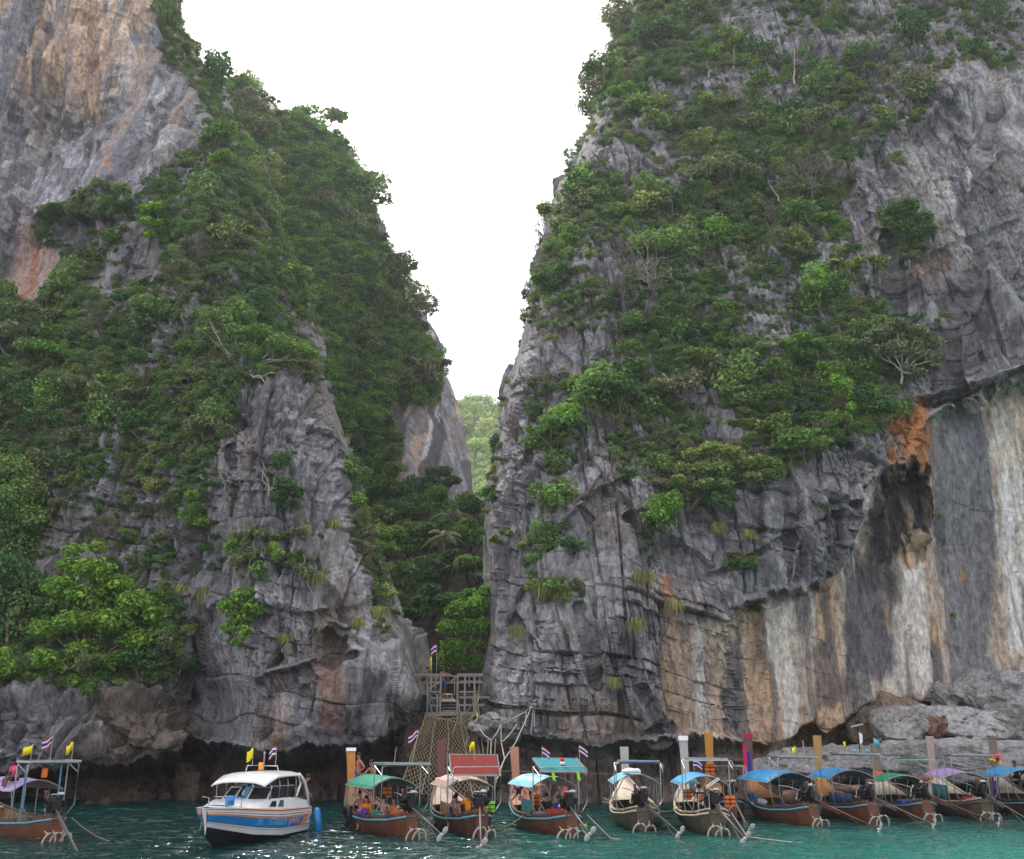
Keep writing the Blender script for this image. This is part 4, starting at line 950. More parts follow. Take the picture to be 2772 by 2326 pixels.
# ================================================================== SMALL-THING KIT
class MB:
    """collects simple solids into ONE mesh (one part)"""
    def __init__(s): s.V = []; s.F = []; s.M = []; s.n = 0; s.cur = 0
    def add(s, V, F):
        o = s.n; s.V.extend([tuple(v) for v in V]); s.F.extend([tuple(int(i) + o for i in f) for f in F]); s.M.extend([s.cur] * len(F)); s.n += len(V); return s
    def box(s, c, d, rz=0, rx=0, ry=0, taper=1.0):
        m = Matrix.Translation(Vector(c)) @ Matrix.Rotation(rz, 4, 'Z') @ Matrix.Rotation(ry, 4, 'Y') @ Matrix.Rotation(rx, 4, 'X')
        V = []
        for z in (-1, 1):
            k = taper if z > 0 else 1
            for x, y in ((-1, -1), (1, -1), (1, 1), (-1, 1)): V.append(m @ Vector((x * d[0] / 2 * k, y * d[1] / 2 * k, z * d[2] / 2)))
        return s.add(V, [(0, 3, 2, 1), (4, 5, 6, 7), (0, 1, 5, 4), (1, 2, 6, 5), (2, 3, 7, 6), (3, 0, 4, 7)])
    def tube(s, pts, r, seg=6, caps=True):
        V, F = tube_pts([tuple(p) for p in pts], r, seg)
        s.add(V, F)
        if caps and len(pts) > 1:
            n = len(V); s.F.append(tuple(s.n - n + i for i in range(seg))[::-1]); s.F.append(tuple(s.n - seg + i for i in range(seg))); s.M += [s.cur] * 2
        return s
    def ell(s, c, r, seg=10, rings=6, rot=None):
        V, F = [], []
        for i in range(rings + 1):
            a = math.pi * i / rings
            for j in range(seg):
                b = 2 * math.pi * j / seg
                v = Vector((math.sin(a) * math.cos(b) * r[0], math.sin(a) * math.sin(b) * r[1], math.cos(a) * r[2]))
                if rot is not None: v = rot @ v
                V.append(v + Vector(c))
        for i in range(rings):
            for j in range(seg): F.append((i * seg + j, (i + 1) * seg + j, (i + 1) * seg + (j + 1) % seg, i * seg + (j + 1) % seg))
        return s.add(V, F)
    def cyl(s, a, b, r, seg=12, r2=None):
        r2 = r if r2 is None else r2
        return s.tube([a, b], [r, r2], seg)
    def sheet(s, rows, th=None):
        """grid of points; th = thickness (closed solid)"""
        nr, nc = len(rows), len(rows[0])
        V = [p for r in rows for p in r]
        F = [(i * nc + j, i * nc + j + 1, (i + 1) * nc + j + 1, (i + 1) * nc + j) for i in range(nr - 1) for j in range(nc - 1)]
        if th is None: return s.add(V, F)
        P = np.array([tuple(p) for p in V]).reshape(nr, nc, 3)
        n = np.cross(np.gradient(P, axis=1), np.gradient(P, axis=0)); n /= np.linalg.norm(n, axis=-1, keepdims=True) + 1e-9
        Q = (P - n * th).reshape(-1, 3); k = nr * nc
        F2 = [tuple(k + i for i in f[::-1]) for f in F]
        rim = [j for j in range(nc)] + [i * nc + nc - 1 for i in range(1, nr)] + [(nr - 1) * nc + j for j in range(nc - 2, -1, -1)] + [i * nc for i in range(nr - 2, 0, -1)]
        F3 = [(rim[i], rim[(i + 1) % len(rim)], k + rim[(i + 1) % len(rim)], k + rim[i])[::-1] for i in range(len(rim))]
        return s.add(list(V) + [tuple(q) for q in Q], F + F2 + F3)
    def build(s, name, mats, parent=None, smooth=False, bevel=0, loc=None):
        me = bpy.data.meshes.new(name)
        me.from_pydata([tuple(v) for v in s.V], [], s.F)
        if not isinstance(mats, (list, tuple)): mats = [mats]
        for m in mats: me.materials.append(m)
        me.polygons.foreach_set('material_index', s.M[:len(me.polygons)])
        if smooth: me.polygons.foreach_set('use_smooth', [True] * len(me.polygons))
        me.update()
        o = link(name, me, None, parent, loc)
        if bevel:
            b = o.modifiers.new('bevel', 'BEVEL'); b.width = bevel; b.segments = 2; b.limit_method = 'ANGLE'
        return o
def arc(a, b, sag, n=8):
    a, b = Vector(a), Vector(b)
    return [a.lerp(b, i / n) - Vector((0, 0, sag * 4 * (i / n) * (1 - i / n))) for i in range(n + 1)]

M = dict(
    hull=mat('varnished_hull', (0.20, 0.070, 0.033), 0.38, 0.5, var=0.6, scale=3, stretch=(1, .35, 1), bump=.15, bscale=14, var_col=(0.10, 0.036, 0.02)),
    hull2=mat('olive_hull', (0.13, 0.105, 0.065), 0.55, 0.4, var=0.6, scale=3, stretch=(1, .35, 1), bump=.2, bscale=14, var_col=(0.055, 0.04, 0.03)),
    hullD=mat('dark_hull', (0.14, 0.048, 0.028), 0.5, 0.4, var=0.5, scale=3, stretch=(1, .35, 1)),
    algae=mat('waterline_algae', (0.17, 0.16, 0.08), 0.7, 0.2, var=0.6, scale=5, var_col=(0.09, 0.05, 0.03)),
    lime=mat('grey_antifouling', (0.36, 0.34, 0.27), 0.7, 0.2, var=0.5, scale=4),
    inner=mat('bare_boat_wood', (0.33, 0.20, 0.11), 0.6, 0.3, var=0.45, scale=4, stretch=(1, .3, 1)),
    orangewood=mat('orange_varnish', (0.46, 0.21, 0.055), 0.45, 0.4, var=0.3, scale=5),
    cream=mat('cream_paint', (0.60, 0.54, 0.42), 0.5, 0.4, var=0.3, scale=6, var_col=(0.38, 0.31, 0.22)),
    white=mat('white_paint', (0.80, 0.79, 0.78), 0.35, 0.5, var=0.06, scale=5),
    gel=mat('white_gelcoat', (0.80, 0.80, 0.80), 0.2, 0.5, coat=0.3),
    bluerail=mat('pale_blue_paint', (0.12, 0.40, 0.52), 0.5, 0.4, var=0.3, scale=6),
    brownrail=mat('brown_rail', (0.16, 0.09, 0.07), 0.6, 0.3, var=0.4, scale=6),
    greentarp=mat('green_tarpaulin', (0.035, 0.33, 0.21), 0.5, 0.3, var=0.38, scale=3.5, bump=.3, bscale=5),
    emtarp=mat('emerald_tarpaulin', (0.02, 0.33, 0.14), 0.5, 0.3, var=0.38, scale=3.5, bump=.3, bscale=5),
    bluetarp=mat('blue_tarpaulin', (0.055, 0.34, 0.66), 0.5, 0.3, var=0.38, scale=3.5, bump=.35, bscale=5),
    skytarp=mat('sky_blue_tarpaulin', (0.17, 0.50, 0.68), 0.5, 0.3, var=0.38, scale=3.5, bump=.3, bscale=5),
    paletarp=mat('pale_blue_stripe', (0.36, 0.60, 0.70), 0.5, 0.3, var=0.15, scale=3),
    lilac=mat('lilac_tarpaulin', (0.46, 0.33, 0.60), 0.5, 0.3, var=0.38, scale=3.5, bump=.3, bscale=5),
    purple=mat('purple_cloth', (0.17, 0.07, 0.36), 0.75, 0.2, var=0.35, scale=3),
    tan=mat('pinkish_tan_canvas', (0.42, 0.28, 0.21), 0.8, 0.1, var=0.3, scale=2.5),
    tan2=mat('pale_canvas_stripe', (0.58, 0.45, 0.37), 0.8, 0.1, var=0.2, scale=3),
    greycanvas=mat('grey_translucent_sheet', (0.33, 0.31, 0.32), 0.4, 0.4, var=0.35, scale=4),
    teal=mat('teal_panel', (0.02, 0.26, 0.30), 0.4, 0.4, var=0.2, scale=3),
    navy=mat('dark_blue_panel', (0.02, 0.065, 0.16), 0.5, 0.4, var=0.3, scale=3),
    bluep=mat('blue_panel', (0.02, 0.13, 0.35), 0.5, 0.4, var=0.3, scale=3),
    dgreen=mat('dark_green_panel', (0.015, 0.10, 0.07), 0.5, 0.4, var=0.3, scale=3),
    redp=mat('red_panel', (0.36, 0.045, 0.03), 0.5, 0.4, var=0.3, scale=3),
    steel=mat('galvanised_pipe', (0.42, 0.43, 0.43), 0.4, 0.5, 0.6, var=0.35, scale=9),
    whitepipe=mat('weathered_white_pipe', (0.55, 0.52, 0.44), 0.6, 0.3, var=0.4, scale=8),
    bluepipe=mat('blue_pipe', (0.08, 0.30, 0.45), 0.5, 0.3, var=0.3, scale=8),
    iron=mat('oily_engine_iron', (0.016, 0.015, 0.016), 0.45, 0.5, 0.4, var=0.5, scale=9),
    rust=mat('rusty_shaft', (0.16, 0.075, 0.055), 0.7, 0.3, 0.2, var=0.4, scale=7),
    greyshaft=mat('grey_shaft', (0.17, 0.15, 0.14), 0.6, 0.4, 0.2, var=0.4, scale=7),
    alu=mat('cast_aluminium', (0.55, 0.55, 0.53), 0.4, 0.5, 0.7, var=0.3, scale=9),
    prop=mat('white_propeller', (0.42, 0.41, 0.39), 0.4, 0.5, var=0.25, scale=9),
    prow_o=mat('orange_prow', (0.55, 0.23, 0.045), 0.5, 0.3, var=0.25, scale=5, stretch=(3, 3, .4)),
    prow_m=mat('maroon_prow', (0.20, 0.085, 0.085), 0.5, 0.3, var=0.3, scale=5, stretch=(3, 3, .4)),
    prow_s=mat('salmon_prow', (0.46, 0.22, 0.14), 0.55, 0.3, var=0.25, scale=5, stretch=(3, 3, .4)),
    prow_g=mat('silvered_prow', (0.45, 0.42, 0.40), 0.6, 0.3, var=0.25, scale=5, stretch=(3, 3, .4)),
    prow_y=mat('golden_prow', (0.58, 0.29, 0.05), 0.5, 0.3, var=0.2, scale=5, stretch=(3, 3, .4)),
    prow_t=mat('tan_prow', (0.50, 0.30, 0.11), 0.5, 0.3, var=0.2, scale=5, stretch=(3, 3, .4)),
    prow_d=mat('weathered_prow', (0.27, 0.22, 0.17), 0.8, 0.2, var=0.3, scale=5, stretch=(3, 3, .4)),
    prow_p=mat('pale_pink_prow', (0.50, 0.38, 0.34), 0.7, 0.2, var=0.3, scale=5, stretch=(3, 3, .4)),
    red=mat('red_plastic', (0.62, 0.03, 0.025), 0.35, 0.5, var=0.1, scale=3), orange=mat('orange_plastic', (0.80, 0.17, 0.02), 0.45, 0.4, var=0.1, scale=3),
    yellow=mat('yellow_cloth', (0.85, 0.72, 0.02), 0.7, 0.2), lime_c=mat('lime_cloth', (0.30, 0.75, 0.04), 0.7, 0.2), pink=mat('pink_cloth', (0.80, 0.10, 0.22), 0.7, 0.2),
    flagred=mat('flag_red', (0.60, 0.03, 0.06), 0.75, 0.1), flagblue=mat('flag_blue', (0.03, 0.05, 0.30), 0.75, 0.1), flagwhite=mat('flag_white', (0.78, 0.78, 0.80), 0.75, 0.1),
    black=mat('black_rubber', (0.015, 0.015, 0.017), 0.6, 0.4), dark=mat('dark_cloth', (0.02, 0.02, 0.03), 0.85, 0.1), blueplastic=mat('blue_plastic', (0.015, 0.09, 0.48), 0.35, 0.5),
    rope=mat('weathered_rope', (0.34, 0.28, 0.18), 0.95, 0.05, var=0.35, scale=12), ropeblue=mat('blue_green_rope', (0.12, 0.30, 0.34), 0.95, 0.05, var=0.3, scale=12), ropepale=mat('pale_rope', (0.50, 0.46, 0.40), 0.95, 0.05, var=0.3, scale=12),
    timber=mat('grey_weathered_timber', (0.34, 0.30, 0.27), 0.9, 0.1, var=0.45, scale=5, stretch=(1, 1, 3)),
    glass=mat('dark_tinted_glass', (0.02, 0.018, 0.02), 0.08, 0.6), solar=mat('solar_panel', (0.035, 0.03, 0.03), 0.25, 0.5), bag=mat('grey_bag', (0.25, 0.25, 0.27), 0.8, 0.2, var=0.4, scale=7),
    boatblue=mat('hull_blue', (0.015, 0.22, 0.55), 0.25, 0.5, coat=.3), stripe_r=mat('stripe_red', (0.45, 0.02, 0.04), 0.25, 0.5), stripe_o=mat('stripe_orange', (0.85, 0.33, 0.02), 0.25, 0.5),
    stripe_n=mat('stripe_navy', (0.035, 0.04, 0.10), 0.25, 0.5), stripe_s=mat('stripe_steel', (0.10, 0.16, 0.28), 0.25, 0.5), blackhull=mat('black_antifouling', (0.008, 0.008, 0.012), 0.35, 0.4),
    violet=mat('violet_rack', (0.12, 0.08, 0.32), 0.5, 0.4), skin1=mat('tanned_skin', (0.36, 0.17, 0.10), 0.55, 0.3, var=.12, scale=6), skin2=mat('fair_skin', (0.52, 0.29, 0.20), 0.55, 0.3, var=.1, scale=6), skin3=mat('brown_skin', (0.17, 0.08, 0.05), 0.5, 0.3, var=.12, scale=6),
    hair_d=mat('dark_hair', (0.015, 0.011, 0.010), 0.6, 0.3), hair_b=mat('light_brown_hair', (0.20, 0.12, 0.06), 0.65, 0.3, var=.3, scale=20), eye=mat('eye_dark', (0.01, 0.01, 0.01), 0.3, 0.5), mouth=mat('lip', (0.28, 0.08, 0.07), 0.5, 0.3),
    towel=mat('striped_towel', (0.60, 0.50, 0.52), 0.9, 0.1, var=.5, scale=8, stretch=(1, 6, 1), var_col=(.35, .15, .3)), camo=mat('camouflage_cloth', (0.22, 0.19, 0.12), 0.9, 0.1, var=.6, scale=14, var_col=(0.06, 0.07, 0.035)),
    orangeshirt=mat('orange_shirt', (0.85, 0.25, 0.015), 0.85, 0.1), greycloth=mat('grey_cloth', (0.16, 0.17, 0.21), 0.9, 0.1, var=.2, scale=9), bluecloth=mat('blue_cloth', (0.03, 0.09, 0.42), 0.9, 0.1, var=.2, scale=9), whitecloth=mat('white_cloth', (0.72, 0.72, 0.74), 0.9, 0.1, var=.15, scale=9), tealcloth=mat('teal_net_cloth', (0.06, 0.22, 0.25), 0.9, 0.1, var=.4, scale=8),
)
# ================================================================== PEOPLE
def skin_obj(name, verts, edges, radii, m, parent, sub=1, root=0):
    me = bpy.data.meshes.new(name); me.from_pydata([tuple(v) for v in verts], edges, []); me.materials.append(m)
    o = link(name, me, None, parent)
    md = o.modifiers.new('skin', 'SKIN'); md.use_smooth_shade = True
    lay = me.skin_vertices[0] if me.skin_vertices else None
    if lay is None:
        bpy.context.view_layer.objects.active = o
    for i, r in enumerate(radii):
        r = (r, r) if not isinstance(r, tuple) else r
        me.skin_vertices[0].data[i].radius = r
        me.skin_vertices[0].data[i].use_root = (i == root)
    if sub:
        sd = o.modifiers.new('round', 'SUBSURF'); sd.levels = sub; sd.render_levels = sub
    return o
POSES = {
 # hip height, lean fwd (rad), per side: (elbow, wrist) offsets from the shoulder, (knee, ankle) offsets from the hip; +y is forward
 'stand': dict(hip=.93, lean=.03, arms=[((.10, .02, -.29), (.12, .10, -.54)), ((.10, .04, -.29), (.10, .12, -.54))], legs=[((.03, .03, -.44), (.04, -.02, -.87)), ((.05, .05, -.44), (.06, .03, -.87))]),
 'hipshand': dict(hip=.93, lean=.0, arms=[((.20, -.08, -.24), (.06, .06, -.42)), ((.20, -.06, -.24), (.06, .08, -.42))], legs=[((.04, .03, -.44), (.06, -.02, -.87)), ((.04, .06, -.44), (.06, .04, -.87))]),
 'bend': dict(hip=.90, lean=.75, arms=[((.06, .05, -.29), (.02, .18, -.52)), ((.06, .10, -.28), (.02, .26, -.49))], legs=[((.04, .05, -.43), (.04, -.05, -.85)), ((.04, .10, -.42), (.06, .05, -.85))]),
 'sit': dict(hip=.10, lean=.12, arms=[((.10, .12, -.26), (-.02, .33, -.36)), ((.10, .10, -.26), (-.02, .32, -.38))], legs=[((.08, .42, .02), (.08, .46, -.40)), ((.10, .41, .02), (.12, .44, -.40))]),
 'sitlean': dict(hip=.10, lean=.38, arms=[((.10, .10, -.26), (.02, .30, -.40)), ((.14, .02, -.27), (.10, .22, -.44))], legs=[((.10, .40, .04), (.08, .50, -.36)), ((.14, .40, .03), (.16, .44, -.38))]),
 'sitback': dict(hip=.10, lean=-.25, arms=[((.12, -.16, -.25), (.16, -.26, -.50)), ((.12, -.14, -.25), (.16, -.26, -.50))], legs=[((.08, .38, .16), (.06, .52, -.22)), ((.10, .40, .08), (.10, .70, -.12))]),
 'squat': dict(hip=.30, lean=.45, arms=[((.08, .16, -.24), (.00, .36, -.28)), ((.08, .14, -.24), (.02, .30, -.36))], legs=[((.10, .36, .16), (.08, .20, -.26)), ((.12, .34, .18), (.10, .18, -.26))]),
 'lie': dict(hip=.12, lean=-1.15, arms=[((.14, -.02, -.26), (.10, .16, -.34)), ((.14, -.04, -.26), (.12, .14, -.36))], legs=[((.04, .30, .30), (.04, .55, -.04)), ((.08, .44, .04), (.08, .86, -.04))]),
 'swim': dict(hip=-.28, lean=1.1, arms=[((.14, .22, .04), (.16, .44, .02)), ((.14, .22, .02), (.18, .44, .0))], legs=[((.06, -.40, -.12), (.06, -.78, -.20)), ((.08, -.42, -.06), (.08, -.82, -.10))]),
 'row': dict(hip=.93, lean=.35, arms=[((.08, .16, -.24), (.02, .42, -.28)), ((.08, .18, -.22), (.02, .44, -.22))], legs=[((.04, .12, -.43), (.05, .02, -.86)), ((.04, -.02, -.44), (.06, -.18, -.84))]),
}
def person(loc, face, pose, label, skin='skin1', hair='hair_d', shirt=None, shorts='dark', hair_long=False, shirt_len=1.0, vest=None, group=None, s=1.0, turn=0.0):
    """one continuous body from a posed skeleton; clothes and hair are its children. face = compass angle of the gaze (0 = away from the bay)"""
    p = POSES[pose]
    e = empty('person', loc, face, s)
    tag(e, label, 'person', group)
    H = Vector((0, 0, p['hip'])); L = p['lean']
    def up(d, x=0, f=0): return H + Vector((x, math.sin(L) * d + math.cos(L) * f, math.cos(L) * d - math.sin(L) * f))
    V = [H, up(.14), up(.28), up(.42), up(.50)]; Rr = [(.125, .105), (.115, .085), (.135, .095), (.13, .085), .055]
    E = [(0, 1), (1, 2), (2, 3), (3, 4)]
    nk = up(.56, 0, .01); hd_up = Vector((math.sin(turn) * 0, math.sin(L * .35), math.cos(L * .35))).normalized()
    fw = Vector((0, math.cos(L * .35), -math.sin(L * .35)))
    V += [nk, nk + hd_up * .075 + fw * .02, nk + hd_up * .155 + fw * .015, nk + hd_up * .215]; Rr += [.052, (.075, .082), (.082, .098), (.055, .062)]
    E += [(4, 5), (5, 6), (6, 7), (7, 8)]
    V.append(nk + hd_up * .095 + fw * .118); Rr.append(.014); E.append((6, 9))                 # nose
    hc = nk + hd_up * .14 + fw * .02
    arms = []
    for i, sd in enumerate((-1, 1)):
        sh = up(.44, sd * .175); (ex, ey, ez), (wx, wy, wz) = p['arms'][i]
        el = sh + Vector((sd * ex, ey, ez)); wr = sh + Vector((sd * wx, wy, wz))
        b = len(V); V += [sh, el, wr]; Rr += [.058, .043, .028]; E += [(3, b), (b, b + 1), (b + 1, b + 2)]
        d = (wr - el).normalized(); side = d.cross(Vector((0, 1, 0.3))).normalized()
        palm = wr + d * .075; V.append(palm); Rr.append((.036, .018)); E.append((b + 2, b + 3))
        arms.append((sh, el, wr))
        for k, (off, ln) in enumerate(((-.026, .066), (-.009, .078), (.009, .074), (.026, .058))):
            j = len(V); k1 = palm + d * ln * .5 + side * off; k2 = palm + d * ln + side * off * 1.1 + Vector((0, .0, -.012)) - side.cross(d) * .015
            V += [k1, k2]; Rr += [.009, .007]; E += [(b + 3, j), (j, j + 1)]
        j = len(V); V += [wr + d * .035 + side * .035, wr + d * .07 + side * .055]; Rr += [.011, .009]; E += [(b + 2, j), (j, j + 1)]
    legs = []
    for i, sd in enumerate((-1, 1)):
        hp = H + Vector((sd * .095, 0, -.03)); (kx, ky, kz), (ax, ay, az) = p['legs'][i]
        kn = hp + Vector((sd * kx * .6, ky, kz)); an = hp + Vector((sd * ax * .6, ay, az))
        sh = (kn.lerp(an, .35)) + Vector((0, -.015, 0))
        b = len(V); V += [hp, kn, sh, an]; Rr += [.085, .055, .052, .034]; E += [(0, b), (b, b + 1), (b + 1, b + 2), (b + 2, b + 3)]
        toe = an + (Vector((0, .17, -.035)) if pose != 'swim' else Vector((0, -.2, 0))); V += [an + (Vector((0, .04, -.04)) if pose != 'swim' else Vector((0, -.05, 0))), toe]; Rr += [.034, (.04, .018)]; E += [(b + 3, b + 4), (b + 4, b + 5)]
        legs.append((hp, kn, sh, an))
    skin_obj('body', V, E, Rr, M[skin], e)
    # hair, eyes, mouth
    hb = MB(); rot = Matrix.Rotation(-L * .35, 3, 'X')
    hb.ell(hc + hd_up * .045 - fw * .022, (.092, .105, .095), 12, 8, rot)
    if hair_long:
        hb.ell(hc - hd_up * .06 - fw * .075, (.085, .05, .17), 10, 8, rot); hb.ell(hc - hd_up * .22 - fw * .07, (.06, .04, .15), 8, 6, rot)
    hb.build('hair', M[hair], e, True)
    eb = MB()
    for sd in (-1, 1): eb.ell(hc + fw * .082 + Vector((sd * .031, 0, 0)) + hd_up * .005, (.013, .008, .008), 6, 4)
    eb.build('eyes', M['eye'], e, True)
    MB().ell(hc + fw * .082 - hd_up * .072, (.024, .008, .007), 6, 4).build('mouth', M['mouth'], e, True)
    if shorts:
        V2 = [H + Vector((0, 0, .03)), H + Vector((0, 0, -.02))]; R2 = [(.142, .122), (.13, .12)]; E2 = [(0, 1)]
        for hp, kn, sh, an in legs:
            b = len(V2); V2 += [hp, hp.lerp(kn, .42), hp.lerp(kn, .72)]; R2 += [.098, .088, .082]; E2 += [(1, b), (b, b + 1), (b + 1, b + 2)]
        skin_obj('shorts', V2, E2, R2, M[shorts], e)
    if shirt:
        V2 = [up(-.01), up(.14), up(.28), up(.42), up(.475)]; R2 = [(.142, .122), (.135, .105), (.152, .115), (.148, .102), .075]; E2 = [(0, 1), (1, 2), (2, 3), (3, 4)]
        for sh, el, wr in arms:
            b = len(V2); V2 += [sh, sh.lerp(el, .65 * shirt_len)]; R2 += [.075, .062]; E2 += [(3, b), (b, b + 1)]
        skin_obj('shirt', V2, E2, R2, M[shirt], e)
    if vest:
        V2 = [up(.06), up(.2), up(.34), up(.45)]; R2 = [(.165, .145), (.17, .15), (.165, .14), (.12, .11)]
        skin_obj('life_vest', V2, [(0, 1), (1, 2), (2, 3)], R2, M[vest], e)
        mb = MB()
        for h in (.14, .24, .33): mb.tube([up(h, .17 * math.cos(a), .152 * math.sin(a)) for a in [2 * math.pi * i / 14 for i in range(15)]], .011, 4)
        mb.build('vest_straps', M['dark'], e)
    return e
# ================================================================== LONG-TAIL BOATS  (+y of a boat = towards its bow, origin = waterline at the stern)
def hb(y, L):   # half beam at the gunwale
    t = y / L
    return float(np.interp(t, [0, .08, .25, .45, .62, .78, .9, .97, 1], [.26, .58, .90, 1.04, .98, .76, .42, .2, .10]))
def sheer(y, L):
    t = y / L
    return float(np.interp(t, [0, .12, .35, .55, .72, .86, 1], [.92, .74, .62, .66, .86, 1.22, 1.75]))
def keel(y, L):
    t = y / L
    return float(np.interp(t, [0, .5, .75, .9, 1], [-.22, -.42, -.30, .15, 1.2]))
def hull_pt(y, L, v, sd, off=0.0):
    """v: 0 keel .. 1 gunwale"""
    b, s, k = hb(y, L) - off, sheer(y, L), keel(y, L) + off
    a = v * math.pi / 2
    x = b * (math.sin(a) ** .62) * (0.80 + 0.20 * v)
    z = k + (s - k) * (v ** 1.45)
    return Vector((sd * max(x, .0), y, z))
def flag(parent, base, top, kind, w=.42, h=.28, dirx=1, seed=0, name='flag', pole_r=.012):
    """flag on a pole, both parts of the thing that carries them"""
    base, top = Vector(base), Vector(top)
    MB().tube([base, top], pole_r, 5).build('flag_pole', M['whitepipe'], parent)
    g = random.Random(seed); n = 7
    mb = MB()
    bands = [('flagred', 0, 1 / 6), ('flagwhite', 1 / 6, 1 / 3), ('flagblue', 1 / 3, 2 / 3), ('flagwhite', 2 / 3, 5 / 6), ('flagred', 5 / 6, 1)] if kind == 'thai' else [(kind, 0, 1)]
    ph = g.uniform(0, 6)
    def pt(u, v):   # droops towards the fly end
        return top + Vector((dirx * w * u * .85, .06 * math.sin(ph + u * 6), -h * v - w * .45 * u ** 1.5 + .03 * math.sin(ph + 5 * u)))
    mats = []
    for i, (mn, a, b) in enumerate(bands):
        mats.append(M[mn]); mb.cur = i
        mb.sheet([[pt(j / n, a) for j in range(n + 1)], [pt(j / n, b) for j in range(n + 1)]], .004)
    return mb.build(name, mats, parent, True)
def longtail(loc, a, label, L=8.4, hull='hull', rail='bluerail', inner='inner', prow='prow_o', prow_h=3.1, prow_w=(.26, .43), prow_cap=None, prow_lean=.25, canopy='greentarp', can=(2.0, 5.3), can_h=(1.72, .42), can_stripes=None, can_rise=0.0,
             frame=(1.1, 2.6, 1.0), roof=None, roof_tilt=.0, roof_sz=(1.9, 1.3), engine_yaw=0.0, engine_pitch=.25, shaft_len=4.6, shaft='greyshaft', engine_mat='iron', ribbons=(), foredeck='cream', ladder=2, boot='algae', skirt=None, engine_y=.35, can_w=1.0, prop=True):
    e = empty('longtail_boat', loc, a)
    tag(e, label, 'boat', 'long-tail boats moored under the cliffs')
    ny, nv = 26, 9
    # hull: outer and inner skin, transom
    mb = MB(); ys = [L * i / ny for i in range(ny + 1)]
    for sd in (-1, 1):
        rows = [[hull_pt(y, L, (j / nv), sd) for j in range(nv + 1)] for y in ys]
        inn = [[hull_pt(y, L, (j / nv), sd, .05) for j in range(nv + 1)] for y in ys]
        for i in range(ny):
            for j in range(nv):
                z = rows[i][j + 1].z
                mb.cur = 1 if (z < .10 and j > 0) else 0
                q = [rows[i][j], rows[i][j + 1], rows[i + 1][j + 1], rows[i + 1][j]]
                if sd > 0: q = q[::-1]
                mb.add(q, [(0, 1, 2, 3)])
                mb.cur = 2
                q = [inn[i][j], inn[i][j + 1], inn[i + 1][j + 1], inn[i + 1][j]]
                if sd < 0: q = q[::-1]
                mb.add(q, [(0, 1, 2, 3)])
    mb.cur = 0
    st = [hull_pt(0, L, j / nv, -1) for j in range(nv + 1)] + [hull_pt(0, L, j / nv, 1) for j in range(nv, 0, -1)]
    mb.add(st + [p + Vector((0, .06, 0)) for p in st], [tuple(range(len(st)))[::-1], tuple(range(len(st), 2 * len(st)))])
    mb.build('hull', [M[hull], M[boot], M[inner]], e, True)
    for sd in (-1, 1):      # gunwale cap and the painted rubbing rail below it
        g = [hull_pt(y, L, 1, sd) + Vector((0, 0, .025)) for y in ys]
        rows = [[p + Vector((sd * .04, 0, 0)), p + Vector((-sd * .07, 0, 0))] for p in g]
        if sd < 0: rows = [r[::-1] for r in rows]
        MB().sheet(rows, .05).build('gunwale', M['brownrail' if hull != 'hull2' else 'cream'], e)
        MB().tube([hull_pt(y, L, .93, sd) + Vector((sd * .015, 0, 0)) for y in ys], .045, 6).build('rubbing_rail', M[rail], e, True)
    # planked deck, ribs, thwarts
    d = MB()
    for i in range(9):
        y0 = .5 + i * .62; w = hb(y0 + .3, L) * .80
        d.box((0, y0 + .3, .12), (w * 1.7, .60, .035))
    d.build('deck', M[inner], e)
    nr = 12
    for i in range(nr):
        y = .8 + i * (L * .78 - .8) / (nr - 1)
        for sd in (-1, 1):
            MB().tube([hull_pt(y, L, v, sd, .07) for v in (.45, .6, .75, .9, .97)], .022, 4).build('rib', M['cream' if foredeck == 'cream' else inner], e)
    for y in (1.9, 3.2, 4.5, 5.6):
        MB().box((0, y, .46), (hb(y, L) * 1.82, .24, .04)).build('bench', M[inner], e, bevel=.006)
    # foredeck of pale planks
    fd = MB(); rows = []
    for i in range(9):
        y = L * (.70 + .28 * i / 8); b = hb(y, L) - .06; z = sheer(y, L) + .015
        rows.append([Vector((-b, y, z)), Vector((-b * .33, y, z + .04)), Vector((b * .33, y, z + .04)), Vector((b, y, z))])
    fd.sheet(rows, .03); fd.build('foredeck', M[foredeck], e)
    # the tall prow board
    pb = MB(); y0 = L * .965; z0 = sheer(L, L) - .5
    n = 7; rows = []
    for i in range(n + 1):
        t = i / n; z = z0 + (prow_h - z0) * t; w = prow_w[0] * (1 - t) + prow_w[1] * t + (.18 * (1 - t) ** 4)
        y = y0 + prow_lean * (t ** 1.4) + .10 * t
        rows.append([Vector((-w / 2, y, z)), Vector((w / 2, y, z))])
    pb.sheet(rows[::-1], -.075)
    po = pb.build('prow_board', M[prow], e, bevel=.008)
    if prow_cap:
        t = rows[-1]; b_ = rows[-2]; mid = [b_[0].lerp(t[0], .1), b_[1].lerp(t[1], .1)]
        MB().sheet([[t[0] + Vector((-.015, -.04, .02)), t[1] + Vector((.015, -.04, .02))], [mid[0] + Vector((-.015, -.04, .12)), mid[1] + Vector((.015, -.04, .12))]], -.12).build('prow_cap', M[prow_cap], e)
    for i, rc in enumerate(ribbons):      # cloth garlands tied round the foot of the prow
        z = z0 + .32 + i * .11 + (.0 if i < 3 else .5); t = (z - z0) / (prow_h - z0); y = y0 + prow_lean * t ** 1.4 + .1 * t
        r = .17 + .02 * math.sin(i * 3)
        mb = MB(); mb.tube([(r * 1.35 * math.cos(q), y + .03 + r * .8 * math.sin(q), z + .04 * math.sin(3 * q + i)) for q in [2 * math.pi * k / 12 for k in range(13)]], .065, 6)
        mb.tube([(.2, y - .15, z), (.24 + .02 * i, y - .22, z - .18), (.2 + .03 * i, y - .24, z - .42)], [.05, .04, .02], 5)
        mb.build('ribbon', M[rc], e, True)
